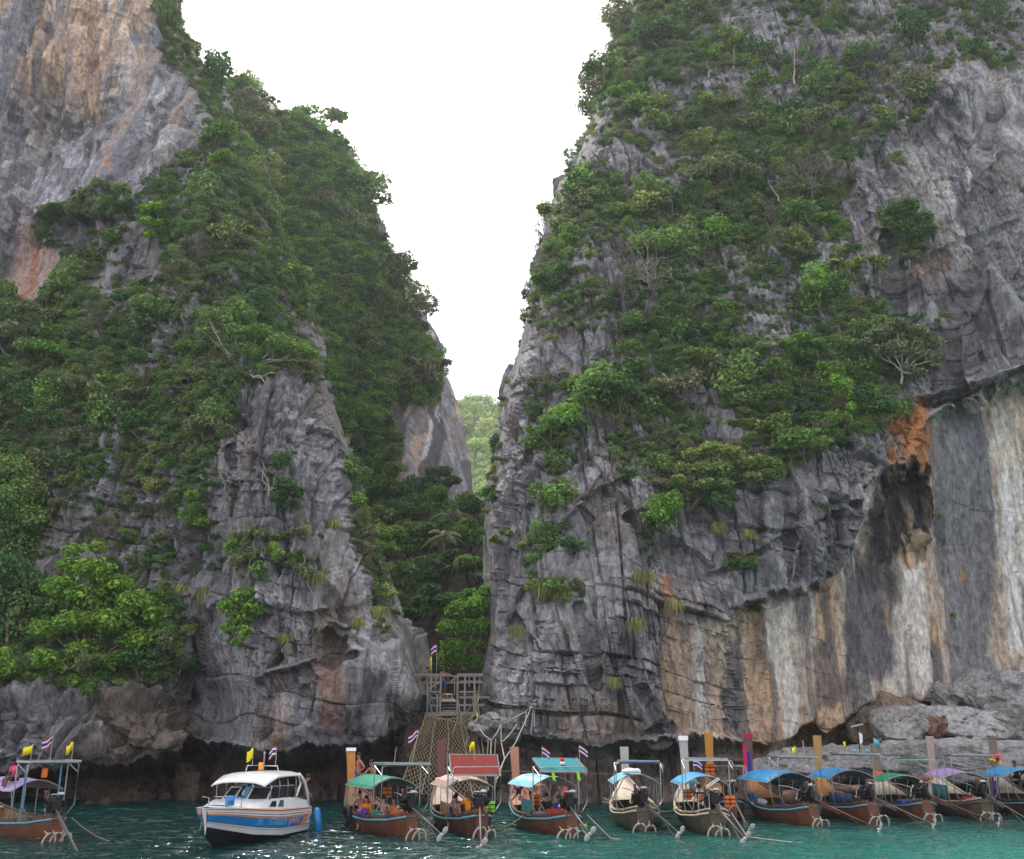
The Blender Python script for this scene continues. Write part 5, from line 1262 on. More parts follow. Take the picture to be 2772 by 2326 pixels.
    # canopy on thin posts
    if canopy:
        ya, yb = can; he, rise = can_h; w = can_w; n = 12; m2 = 10
        gA = random.Random(int(loc[0] * 100))
        sg, nb, ph = gA.uniform(.04, .11), gA.choice([2, 3, 4]), gA.uniform(0, 3)
        rows = []
        for i in range(m2 + 1):
            y = ya + (yb - ya) * i / m2; r = []
            for j in range(n + 1):
                u = -1 + 2 * j / n
                sag = sg * math.sin(i / m2 * math.pi * nb + ph) ** 2 * (1 - u ** 4) + gA.uniform(-.012, .012)
                r.append(Vector((w * u, y, he + rise * (1 - u * u) + can_rise * (i / m2) - sag)))
            rows.append(r)
        mb = MB()
        if can_stripes:
            for j in range(n):
                mb.cur = (j // 2) % 2; mb.sheet([[r[j], r[j + 1]] for r in rows][::-1], .012)
            co = mb.build('canopy', [M[canopy], M[can_stripes]], e)
        else:
            mb.sheet(rows[::-1], .015); co = mb.build('canopy', M[canopy], e, True)
        MB().tube([r[0] for r in rows], .02, 5).tube([r[-1] for r in rows], .02, 5).tube(rows[0], .018, 5).tube(rows[-1], .018, 5).build('canopy_rim', M['ropepale'], co)
        for y in np.linspace(ya + .05, yb - .05, 4):
            for sd in (-1, 1):
                g = hull_pt(y, L, 1, sd)
                MB().tube([Vector((g.x - sd * .04, y, g.z - .1)), Vector((sd * w * .97, y, he + can_rise * (y - ya) / (yb - ya)))], .016, 5).build('canopy_post', M['steel'], e)
    if skirt:   # cloth let down on the near side
        mn, ya, yb, z1, sdx = skirt
        MB().sheet([[Vector((sdx * (hb(y, L) - .02), y, z1)) for y in np.linspace(ya, yb, 10)], [Vector((sdx * (hb(y, L) - .05) + .03 * math.sin(y * 9), y, sheer(y, L) - .02)) for y in np.linspace(ya, yb, 10)]], .012).build('side_curtain', M[mn], e, True)
    # pipe frame over the stern with its small roof
    fy, fz, fw = frame
    for k, y in enumerate((fy, fy + .9)):
        g = hull_pt(y, L, 1, 1)
        r = .10
        hx = min(fw, g.x - .03)
        pts = [(-hx, y, g.z - .1), (-fw, y, g.z + .45), (-fw, y, fz - r), (-fw + r * .3, y, fz - r * .3), (-fw + r, y, fz), (fw - r, y, fz), (fw - r * .3, y, fz - r * .3), (fw, y, fz - r), (fw, y, g.z + .45), (hx, y, g.z - .1)]
        MB().tube(pts, .026, 6).build('stern_frame', M['steel'], e, True)
    for sd in (-1, 1):
        MB().tube([(sd * fw, fy, fz - .35), (sd * fw, fy + .9, fz - .02)], .018, 5).build('frame_brace', M['steel'], e)
    if roof:
        rw, rl = roof_sz
        ro = MB().box((0, fy + .45, fz + .06), (rw, rl, .045), rx=roof_tilt, ry=.02).build('stern_roof', M[roof], e, bevel=.01)
        mb = MB()
        for sd in (-1, 1): mb.box((sd * rw / 2, fy + .45, fz + .065), (.04, rl, .075), rx=roof_tilt, ry=.02)
        for sd in (-1, 1): mb.box((0, fy + .45 + sd * math.cos(roof_tilt) * rl / 2, fz + .065 + sd * math.sin(roof_tilt) * rl / 2), (rw, .04, .07), ry=.02)
        mb.build('roof_rim', M['steel'], ro)
    # car engine on its swivel, long shaft and propeller
    en = empty('engine', (0, engine_y, .92)); en.parent = e; en.rotation_euler = (0, 0, engine_yaw)
    MB().box((0, 0, -.02), (.14, .14, .55)).box((0, 0, -.22), (.5, .2, .07)).build('swivel_post', M['iron'], en)
    mb = MB()
    mb.box((0, .15, .34), (.30, .56, .30)).box((.03, .12, .56), (.20, .50, .14)).box((-.02, .40, .28), (.40, .08, .34)).box((0, .1, .13), (.24, .44, .12), taper=1.2).box((.0, -.16, .36), (.34, .08, .30)).cyl((-.2, .0, .3), (-.2, .3, .3), .09, 10).cyl((.2, .2, .22), (.2, .38, .22), .08, 10)
    for i in range(4): mb.cyl((.22, -.06 + i * .14, .5), (.36, -.06 + i * .14, .42), .035, 8)
    for i in range(4): mb.cyl((-.08, -.08 + i * .14, .66), (-.08, -.08 + i * .14, .72), .03, 8)
    mb.build('engine_block', M[engine_mat], en, bevel=.01)
    MB().cyl((0, .46, .30), (0, .52, .30), .19, 16).cyl((.18, .47, .52), (.18, .52, .52), .09, 12).cyl((-.2, .47, .16), (-.2, .52, .16), .08, 12).build('pulley_wheel', M['alu'], en, True)
    MB().tube([(-.3, -.1, .45), (-.42, -.2, .6), (-.46, -.25, .9)], [.05, .05, .06], 8).build('exhaust_pipe', M['rust'], en, True)
    MB().cyl((.16, .05, .68), (.16, .05, .80), .13, 12).build('air_filter', M['alu'], en, True)
    gq = random.Random(int(abs(loc[0]) * 91)); wires = MB()
    for _ in range(7):
        p0 = Vector((gq.uniform(-.25, .25), gq.uniform(-.1, .4), gq.uniform(.2, .7))); p1 = Vector((gq.uniform(-.35, .35), gq.uniform(-.2, .4), gq.uniform(.0, .6)))
        wires.tube([p0, p0.lerp(p1, .5) + Vector((gq.uniform(-.15, .15), -.1, gq.uniform(0, .2))), p1], .014, 5)
    wires.build('hoses', M['black'], en, True)
    MB().ell((.30, .1, .35), (.08, .10, .10)).box((-.24, .2, .44), (.10, .22, .14)).tube([(-.2, .3, .55), (-.35, .2, .35), (-.3, 0, .2)], .025, 6).tube([(.2, .4, .62), (.3, .2, .72), (.1, -.1, .7)], .02, 6).build('engine_fittings', M['iron'], en, True)
    MB().tube([(-.18, .2, -.05), (-.18, -.4, -.1), (.18, -.4, -.1), (.18, .2, -.05)], .02, 5).tube([(-.22, .4, .1), (-.22, -.2, .75), (.22, -.2, .75), (.22, .4, .1)], .02, 5).build('engine_cradle', M['steel'], en)
    # tiller bar
    MB().tube([(0, .45, .5), (.05, 1.0, .62), (.1, 1.6, .66)], .02, 6).build('tiller', M['steel'], en)
    c = math.cos(engine_pitch); s_ = math.sin(engine_pitch)
    tip = Vector((0, -shaft_len * c, .18 - shaft_len * s_))
    MB().tube([(0, -.15, .2), tip], [.045, .032], 8).tube([(0, -.1, .06), (0, -shaft_len * .45 * c, .10 - shaft_len * .45 * s_)], .03, 6).box((0, -.9 * c, .14 - .9 * s_), (.05, .7, .12), rx=engine_pitch).build('drive_shaft', M[shaft], en, True)
    MB().tube([(0, -shaft_len * .6 * c, .16 - shaft_len * .6 * s_), (0, -shaft_len * .85 * c, -.08 - shaft_len * .85 * s_), tip + Vector((0, .1, -.12))], .018, 5).build('skeg', M[shaft], en)
    if prop:
        mb = MB(); q = Matrix.Rotation(-engine_pitch, 3, 'X')
        mb.cyl(tip + Vector((0, .04, 0)), tip - Vector((0, .10, .02)), .05, 10)
        mb.ell(tip + Vector((.12, -.06, .13)), (.10, .02, .15), 10, 6, Matrix.Rotation(.7, 3, 'Y')); mb.ell(tip + Vector((-.12, -.06, -.13)), (.10, .02, .15), 10, 6, Matrix.Rotation(.7, 3, 'Y'))
        mb.build('propeller', M['prop'], en, True)
    # bent white boarding ladder loops at the stern
    gl = random.Random(int(abs(loc[0]) * 37))
    for i in range(ladder):
        x = .45 - i * .36 + gl.uniform(-.05, .05); wd = gl.uniform(.42, .60); hh = gl.uniform(.32, .46); dy = -.22 - .12 * gl.random() - .05 * i
        pts = [(x - wd * (1 - math.cos(q)) / 2 + .05 * math.sin(q), dy - .10 * math.sin(q), -.12 + hh * 1.25 * math.sin(q) ** .7) for q in [math.pi * k / 10 for k in range(11)]]
        MB().tube(pts, .036, 7).tube([(x - wd * .5, -.02, .42), (x - wd * .5, dy, -.1 + hh)], .022, 5).build('boarding_loop', M['whitepipe'], e, True)
    return e
def heading(stern_px, D, prow_px, D2):
    """boat placed by its stern (photo column, distance) and its prow"""
    xs, xb = on_water(stern_px, D), on_water(prow_px, D2, 1.5)
    L = math.hypot(xb - xs, D2 - D)
    return (xs, D, 0.0), math.atan2(-(xb - xs), D2 - D), L
def shaft_to(e, a, px, D, z, engine_y=.35):
    """yaw, pitch and length of a shaft whose propeller hangs at photo column px, distance D, height z"""
    loc = Vector(e); o = loc + Matrix.Rotation(a, 3, 'Z') @ Vector((0, engine_y, .92 + .18))
    t = Vector((on_water(px, D, z), D, z)); d = Matrix.Rotation(-a, 3, 'Z') @ (t - o)
    yaw = math.atan2(d.x, -d.y); ln = d.length
    return yaw, math.asin(max(-1, min(1, -d.z / ln))), ln
BOATS = {}
def moor(key, sp, D, pp, D2, label, prop=None, **kw):
    loc, a, L = heading(sp, D, pp, D2)
    kw.setdefault('L', L)
    if prop:
        kw['engine_yaw'], kw['engine_pitch'], kw['shaft_len'] = shaft_to(loc, a, *prop)
    e = longtail(loc, a, label, **kw)
    BOATS[key] = (Vector(loc), a, kw['L'], e)
    return e
def onboat(key, x, y, z):
    loc, a, L, e = BOATS[key]
    return loc + Matrix.Rotation(a, 3, 'Z') @ Vector((x, y, z))
moor('edge', 150, 39.2, -110, 45.5, 'dark red long-tail boat with lilac canopy, cut off by the left edge of the view', prop=(232, 35.2, -.35), canopy='lilac', rail='bluerail', roof='navy', frame=(.9, 2.75, .98), ribbons=(), ladder=3, prow='prow_m', engine_mat='iron')
moor('green', 1116, 40.2, 947, 47.2, 'brown long-tail boat with pale green canopy and black tyre hung at its bow quarter', prop=(1195, 38.4, .35), canopy='greentarp', prow='prow_o', prow_cap='white', roof='dgreen', frame=(.9, 2.62, .98), prow_h=3.15, can=(2.1, 5.4), foredeck='inner')
moor('tan', 1304, 40.6, 1190, 48.0, 'brown long-tail boat with pinkish tan canopy and red panel on its stern frame', prop=(1302, 37.2, .1), canopy='tan', can_stripes='tan2', prow='prow_m', prow_h=3.5, prow_lean=-.15, roof='redp', roof_tilt=1.0, roof_sz=(2.0, .9), frame=(.8, 2.55, .98), ribbons=('orange', 'pink', 'whitecloth'), hull='hullD', ladder=2, foredeck='tan2', can=(1.9, 5.2))
moor('teal', 1550, 40.6, 1394, 47.6, 'brown long-tail boat with sky blue striped canopy and teal stern roof', prop=(1596, 38.6, .35), canopy='skytarp', can_stripes='paletarp', prow='prow_s', prow_h=3.2, roof='teal', frame=(.9, 2.55, .98), roof_tilt=.35, ladder=3, boot='lime', can=(2.0, 5.2), foredeck='prow_s')
moor('cream', 1742, 43.0, 1693, 50.4, 'small cream rimmed long-tail boat with solar panel on its light blue canopy', prop=(1838, 41.0, .15), canopy='skytarp', prow='prow_g', prow_h=3.15, prow_w=(.30, .42), roof='navy', roof_sz=(1.7, .7), frame=(.7, 2.62, .98), hull='hull2', rail='cream', ladder=2, foredeck='cream')
moor('silver', 1940, 41.8, 1856, 49.2, 'olive brown long-tail boat with plain blue canopy and white topped silvery prow', prop=(2016, 39.6, .1), canopy='bluetarp', prow='prow_g', prow_cap='white', prow_h=3.65, roof='bluep', roof_sz=(1.6, .8), frame=(.9, 2.75, .98), hull='hull2', rail='cream', ribbons=('yellow',), foredeck='cream')
moor('hidden', 1985, 48.2, 1922, 55.2, 'long-tail boat with golden orange prow half hidden behind the plain blue canopy', canopy=None, prow='prow_y', prow_h=3.8, prow_w=(.28, .46), prow_lean=-.25, frame=(.9, 2.3, .9), foredeck='orangewood', ladder=0, rail='bluerail')
moor('azure', 2208, 45.0, 2026, 51.6, 'brown long-tail boat with azure canopy and red capped maroon prow', prop=(2378, 43.0, .1), canopy='bluetarp', prow='prow_m', prow_cap='flagred', prow_h=3.75, prow_lean=-.25, roof='bluep', frame=(1.1, 2.75, 1.0), roof_sz=(1.8, 1.1), shaft='rust', ribbons=('orange', 'yellow'), foredeck='orangewood', skirt=('bluep', 3.7, 5.2, 1.15, -1), can=(1.9, 5.3), can_w=1.18, can_h=(1.70, .46))
moor('tanprow', 2368, 46.2, 2216, 52.8, 'brown long-tail boat with azure canopy and plain tan prow', prop=(2525, 44.4, .15), canopy='bluetarp', prow='prow_t', prow_h=3.65, prow_lean=-.2, roof='navy', frame=(1.1, 2.85, 1.0), roof_sz=(1.9, 1.2), shaft='greyshaft', ribbons=('yellow',), foredeck='orangewood', skirt=('navy', .8, 2.6, 1.2, -1), can=(2.1, 5.0), can_w=1.12, can_h=(1.76, .40))
moor('emerald', 2516, 47.2, 2374, 53.8, 'dark brown long-tail boat with emerald green canopy and garlanded weathered prow', prop=(2700, 45.6, .1), canopy='emtarp', prow='prow_d', prow_h=3.25, prow_lean=-.2, roof=None, frame=(1.0, 2.6, .98), hull='hull', ribbons=('lime_c', 'pink', 'orange'), foredeck='cream', can=(2.6, 4.9), shaft='rust', can_h=(1.55, .34))
moor('lilac', 2676, 48.0, 2524, 54.6, 'dark brown long-tail boat with lilac canopy and pale pink prow', prop=(2790, 46.0, .15), canopy='lilac', prow='prow_p', prow_h=3.6, prow_lean=-.2, roof='navy', roof_sz=(1.9, 1.1), frame=(1.0, 2.75, .98), hull='hull2', rail='brownrail', ribbons=('lime_c', 'whitecloth', 'pink'), foredeck='cream', can=(2.2, 4.6), can_w=1.1, can_h=(1.66, .30), can_rise=.12, skirt=('tealcloth', 2.0, 4.4, 1.4, -1))
moor('last', 2836, 48.6, 2694, 55.0, 'long-tail boat with bright blue canopy and purple cloth, cut off by the right edge', canopy='bluetarp', prow='prow_d', prow_h=3.4, prow_lean=-.3, roof=None, frame=(1.0, 2.6, .98), hull='hullD', ribbons=('orange', 'lime_c', 'pink', 'yellow', 'orange', 'pink'), foredeck='cream', skirt=('purple', 3.0, 4.2, 1.5, -1), can=(1.9, 5.2), can_w=1.1)
# what belongs to single boats
def part(key, mb, name, m, smooth=False, bevel=0): return mb.build(name, M[m] if isinstance(m, str) else m, BOATS[key][3], smooth, bevel)
def tyre_mb(c, axis_x=True, r=.33, w=.11):
    mb = MB(); mb.tube([(c[0] + .0, c[1] + r * math.cos(t), c[2] + r * math.sin(t)) for t in [2 * math.pi * k / 18 for k in range(19)]], w, 8); return mb
part('green', tyre_mb((-1.12, 4.6, .55)), 'tyre_fender', 'black', True)
e = BOATS['green'][3]
flag(e, (.35, 1.2, 2.6), (.62, 1.2, 3.95), 'thai', .5, .3, -1, 1)
part('green', MB().tube([(-.35, 1.3, 2.65), (-.28, 1.3, 3.3)], .012, 5), 'aerial', 'whitepipe')
e = BOATS['tan'][3]
flag(e, (-.05, 1.0, 2.8), (-.08, 1.0, 3.5), 'yellow', .25, .3, -1, 2)
part('tan', MB().sheet([[Vector((-.98, 1.9, 1.75)), Vector((-.5, 1.9, 2.05))], [Vector((-.98, 3.3, 1.76)), Vector((-.5, 3.3, 2.06))]], .01), 'loose_sheet', 'greycanvas')
part('tan', MB().box((0, .28, 1.05), (.34, .06, .16)), 'tool_case', 'orange', bevel=.01)
part('tan', MB().box((-.93, 2.6, .85), (.04, 1.2, .6)), 'side_board', 'inner')
e = BOATS['teal'][3]
flag(e, (-.75, 1.3, 2.6), (-.75, 1.3, 3.3), 'thai', .4, .3, 1, 3); flag(e, (.85, 1.3, 2.6), (.85, 1.3, 3.35), 'thai', .45, .3, 1, 4)
b = part('teal', MB().cyl((.1, 1.3, 2.62), (.1, 1.3, 2.74), .1, 12), 'beacon', 'white', True); MB().cyl((.1, 1.3, 2.74), (.1, 1.3, 2.88), .09, 12).build('beacon_lens', M['red'], b, True)
for x in (-.55, .5): part('teal', MB().sheet([[Vector((x - .05, .62, 2.35)), Vector((x + .06, .62, 2.36))], [Vector((x - .02, .60, 2.1)), Vector((x + .1, .58, 2.02))]], .01), 'tied_cloth', 'lime_c')
part('teal', MB().tube([(.0, .7, 2.4), (-.05, .6, 1.8)], .015, 5).ell((-.06, .6, 1.62), (.10, .04, .22)), 'paddle', 'red', True)
part('teal', MB().sheet([[Vector((-.98, y, 1.25)) for y in (2.2, 2.8, 3.4)], [Vector((-.96, y, .66)) for y in (2.2, 2.8, 3.4)]], .012), 'side_curtain', 'tealcloth')
part('cream', MB().box((.05, 2.6, 2.10), (.9, .75, .04), ry=0), 'solar_panel', 'solar', bevel=.006)
part('cream', MB().box((0, .55, 2.68), (1.7, .7, .03)), 'roof_lining', 'bluep')
for x, y in ((-.98, 4.2),): part('cream', MB().tube([(x - .05, y, .9), (x - .3, y, 1.0), (x - .32, y, .85), (x - .05, y, .8)], .03, 6), 'fender_hook', 'whitepipe')
flag(BOATS['silver'][3], (-.2, 3.4, 2.1), (-.25, 3.4, 2.75), 'thai', .45, .3, 1, 6)
part('silver', MB().tube([(.28, .5, 2.1), (-.3, .4, 1.75)], .022, 6).tube([(.34, .5, 2.06), (-.26, .4, 1.7)], .022, 6), 'bright_bars', 'white')
part('silver', MB().tube([(-.62, .2, .8), (-.62, .1, 1.5), (-.2, .1, 1.5), (-.2, .2, .8)], .02, 5), 'engine_guard', 'whitepipe')
flag(BOATS['azure'][3], (.1, 1.5, 2.8), (.1, 1.5, 3.25), 'yellow', .16, .3, -1, 8); part('azure', MB().tube([(.5, 1.5, 2.8), (.48, 1.5, 3.5)], .02, 5), 'aerial', 'whitepipe')
for i, (c, x) in enumerate((('flagred', -.30), ('flagblue', -.12))): part('azure', MB().sheet([[Vector((x, BOATS['azure'][2] * .96, 3.3)), Vector((x + .14, BOATS['azure'][2] * .96, 3.3))], [Vector((x - .05, BOATS['azure'][2] * .95, 1.9)), Vector((x + .16, BOATS['azure'][2] * .95, 1.85))]], .02), 'scarf', c)
e = BOATS['tanprow'][3]
flag(e, (-.4, 1.5, 2.9), (-.4, 1.5, 3.45), 'yellow', .1, .3, -1, 9); flag(e, (.95, 1.5, 3.0), (.95, 1.5, 3.6), 'skytarp', .3, .35, 1, 10)
part('tanprow', MB().tube([(.25, 1.5, 2.9), (.25, 1.5, 4.1)], .025, 6), 'mast', 'dark'); part('tanprow', MB().box((.22, 1.5, 4.14), (.62, .1, .07), ry=-.2), 'masthead_lamp', 'steel', bevel=.01)
part('tanprow', MB().sheet([[Vector((.28, 1.5, 3.85)), Vector((.45, 1.52, 3.75))], [Vector((.28, 1.5, 3.3)), Vector((.42, 1.5, 3.4))]], .01), 'pennant', 'flagwhite')
for x in (-.1, .5): part('tanprow', MB().ell((x, 1.3, 3.02), (.09, .09, .09)), 'deck_lamp', 'skytarp', True)
part('azure', MB().cyl((-.55, 1.6, 1.1), (-.2, 1.2, 1.1), .3, 16), 'engine_cowl', 'brownrail', True)
part('emerald', MB().tube([(-.6, 1.5, 2.66), (.7, 1.5, 2.66)], .035, 6), 'rolled_awning', 'emtarp', True)
e = BOATS['edge'][3]
flag(e, (-.75, 1.3, 2.8), (-.72, 1.3, 3.45), 'yellow', .4, .3, -1, 12); flag(e, (.0, 1.3, 2.8), (.0, 1.3, 3.75), 'thai', .42, .36, -1, 13); flag(e, (.85, 1.3, 2.8), (.85, 1.3, 3.5), 'yellow', .3, .34, -1, 14)
part('edge', MB().box((-.3, .95, 2.4), (.2, .12, .34)), 'hanging_lifejacket', 'orange', bevel=.03)
for x in (-.98, .35): part('edge', MB().tube([(x, 1.0, .7), (x, 1.0, 2.7)], .035, 6), 'blue_post', 'bluepipe')

# ------------------------------------------------------------------ loose gear aboard (things of their own)
def gear(name, label, cat, mb_mats, group=None):
    """thing of several parts: [(part name, MB, material key)]"""
    if len(mb_mats) == 1:
        n, mb, m = mb_mats[0]; o = mb.build(name, M[m], None, False, .01)
        return tag(o, label, cat, group)
    e = empty(name); tag(e, label, cat, group)
    for n, mb, m in mb_mats: mb.build(n, M[m], e, False, .008)
    return e
def crate(key, x, y, z, d, m, label, lidm=None, name='cool_box', cat='cool box'):
    c = onboat(key, x, y, z); a = BOATS[key][1]
    body = MB().box((0, 0, d[2] / 2), d, taper=1.06)
    lid = MB().box((0, 0, d[2] + .03), (d[0] * 1.08, d[1] * 1.08, .06))
    han = MB()
    for sd in (-1, 1): han.box((sd * d[0] * .25, -d[1] * .54, d[2] * .85), (.12, .03, .06))
    e = empty(name, c, a); tag(e, label, cat)
    body.build('box', M[m], e, bevel=.015); lid.build('lid', M[lidm or m], e, bevel=.01); han.build('latch', M['cream'], e)
    return e
crate('green', .1, 2.0, .6, (.42, .36, .36), 'orange', 'orange bucket box behind the gunwale of the pale green canopied boat', name='storage_bin', cat='bin')
crate('green', -.62, 2.3, .4, (.16, .9, .42), 'greentarp', 'green chest against the bow side of the pale green canopied boat', name='storage_chest', cat='chest')
crate('teal', .0, 1.5, .50, (.85, .45, .38), 'red', 'large red cool box with two pale latches on the teal roofed boat')
crate('tan', -.05, 1.75, .38, (.9, .45, .3), 'blueplastic', 'dark blue plastic box under the orange shirted man')
crate('tan', .02, 1.35, .40, (.5, .26, .2), 'bluerail', 'small pale blue box in front of the dark blue one', name='small_box', cat='box')
crate('lilac', .0, 1.6, .60, (.75, .4, .22), 'red', 'low red box beside the engine of the lilac canopied right-hand boat')
crate('azure', -.2, 2.0, .45, (.6, .4, .35), 'bluep', 'blue box on the deck of the azure canopied boat')
crate('emerald', -.2, 2.2, .45, (.6, .4, .28), 'blueplastic', 'blue box on the deck of the emerald canopied boat')
crate('emerald', .3, 2.4, .45, (.4, .4, .42), 'dgreen', 'dark green box on the deck of the emerald canopied boat')
def heap(key, x, y, z, s, m, label, name, cat, seed=0):
    g = random.Random(seed); mb = MB(); c = onboat(key, x, y, z)
    for i in range(6): mb.ell(c + Vector((g.uniform(-.5, .5) * s[0], g.uniform(-.5, .5) * s[1], s[2] * (.35 + .25 * g.random()))), (s[0] * g.uniform(.25, .45), s[1] * g.uniform(.25, .45), s[2] * g.uniform(.35, .55)), 8, 6)
    return tag(mb.build(name, M[m], None, True), label, cat)
heap('green', .45, 1.7, .5, (.6, .5, .35), 'dark', 'heap of dark bags beside the orange bin', 'bag_heap', 'bags', 1)
heap('cream', -.1, 3.6, 2.05, (.7, .7, .28), 'whitecloth', 'white bundle lying on top of the canopy with the solar panel', 'cloth_bundle', 'bundle', 2)
heap('cream', -.3, 1.6, .4, (.6, .6, .4), 'bag', 'grey bags on the deck of the small cream rimmed boat', 'bag_heap', 'bags', 3)
heap('azure', -.6, 4.4, .55, (.5, .7, .35), 'whitecloth', 'white bundles stowed inside the azure canopied boat', 'cloth_bundle', 'bundle', 4)
heap('azure', .2, 3.2, .45, (.7, .6, .25), 'prow_m', 'dark red cloth heap on the azure canopied boat deck', 'cloth_heap', 'cloth', 5)
heap('tanprow', .1, 2.4, 1.15, (1.1, .9, .35), 'tan', 'brown tarpaulin bundle in the boat with the tan prow', 'tarpaulin_bundle', 'bundle', 6)
heap('lilac', -.5, 5.6, 1.45, (.5, .5, .2), 'red', 'red cloth lying on the foredeck beyond the right-hand lilac canopy', 'red_cloth', 'cloth', 7)
heap('teal', -.55, 2.0, .5, (.5, .5, .35), 'bag', 'brown and grey bags beside the large red cool box', 'bag_heap', 'bags', 8)
heap('green', -.85, 3.3, .62, (.3, .7, .3), 'purple', 'purple and white cloth over the gunwale of the pale green canopied boat', 'cloth_heap', 'cloth', 9)
def jacket(key, x, y, z, label, m='orange', rz=0):
    c = onboat(key, x, y, z); e = empty('life_jacket', c, BOATS[key][1] + rz); tag(e, label, 'life jacket')
    MB().box((-.11, 0, 0), (.17, .09, .42)).box((.11, 0, 0), (.17, .09, .42)).box((0, .05, -.02), (.36, .05, .4)).build('foam_panel', M[m], e, bevel=.03)
    MB().box((0, -.02, -.08), (.42, .11, .03)).box((0, -.02, .08), (.42, .11, .03)).build('strap', M['dark'], e)
jacket('green', .1, 3.2, 1.5, 'orange life jacket hung under the pale green canopy')
jacket('green', -.4, 4.4, 1.0, 'orange life jacket lying towards the bow of the pale green canopied boat')
jacket('silver', .72, .6, 1.2, 'orange life jackets hung at the stern frame of the olive boat')
jacket('silver', -.6, 3.2, 1.3, 'orange life jacket hung at the bow side of the plain blue canopy')
jacket('silver', .1, 1.3, 2.4, 'orange and lime vest hung under the small stern roof of the olive boat')
jacket('teal', -.5, 2.9, 1.2, 'orange life jacket inside the sky blue striped canopy')
jacket('tan', .75, 1.6, 1.0, 'lime green vest beside the engine of the tan canopied boat', 'lime_c')

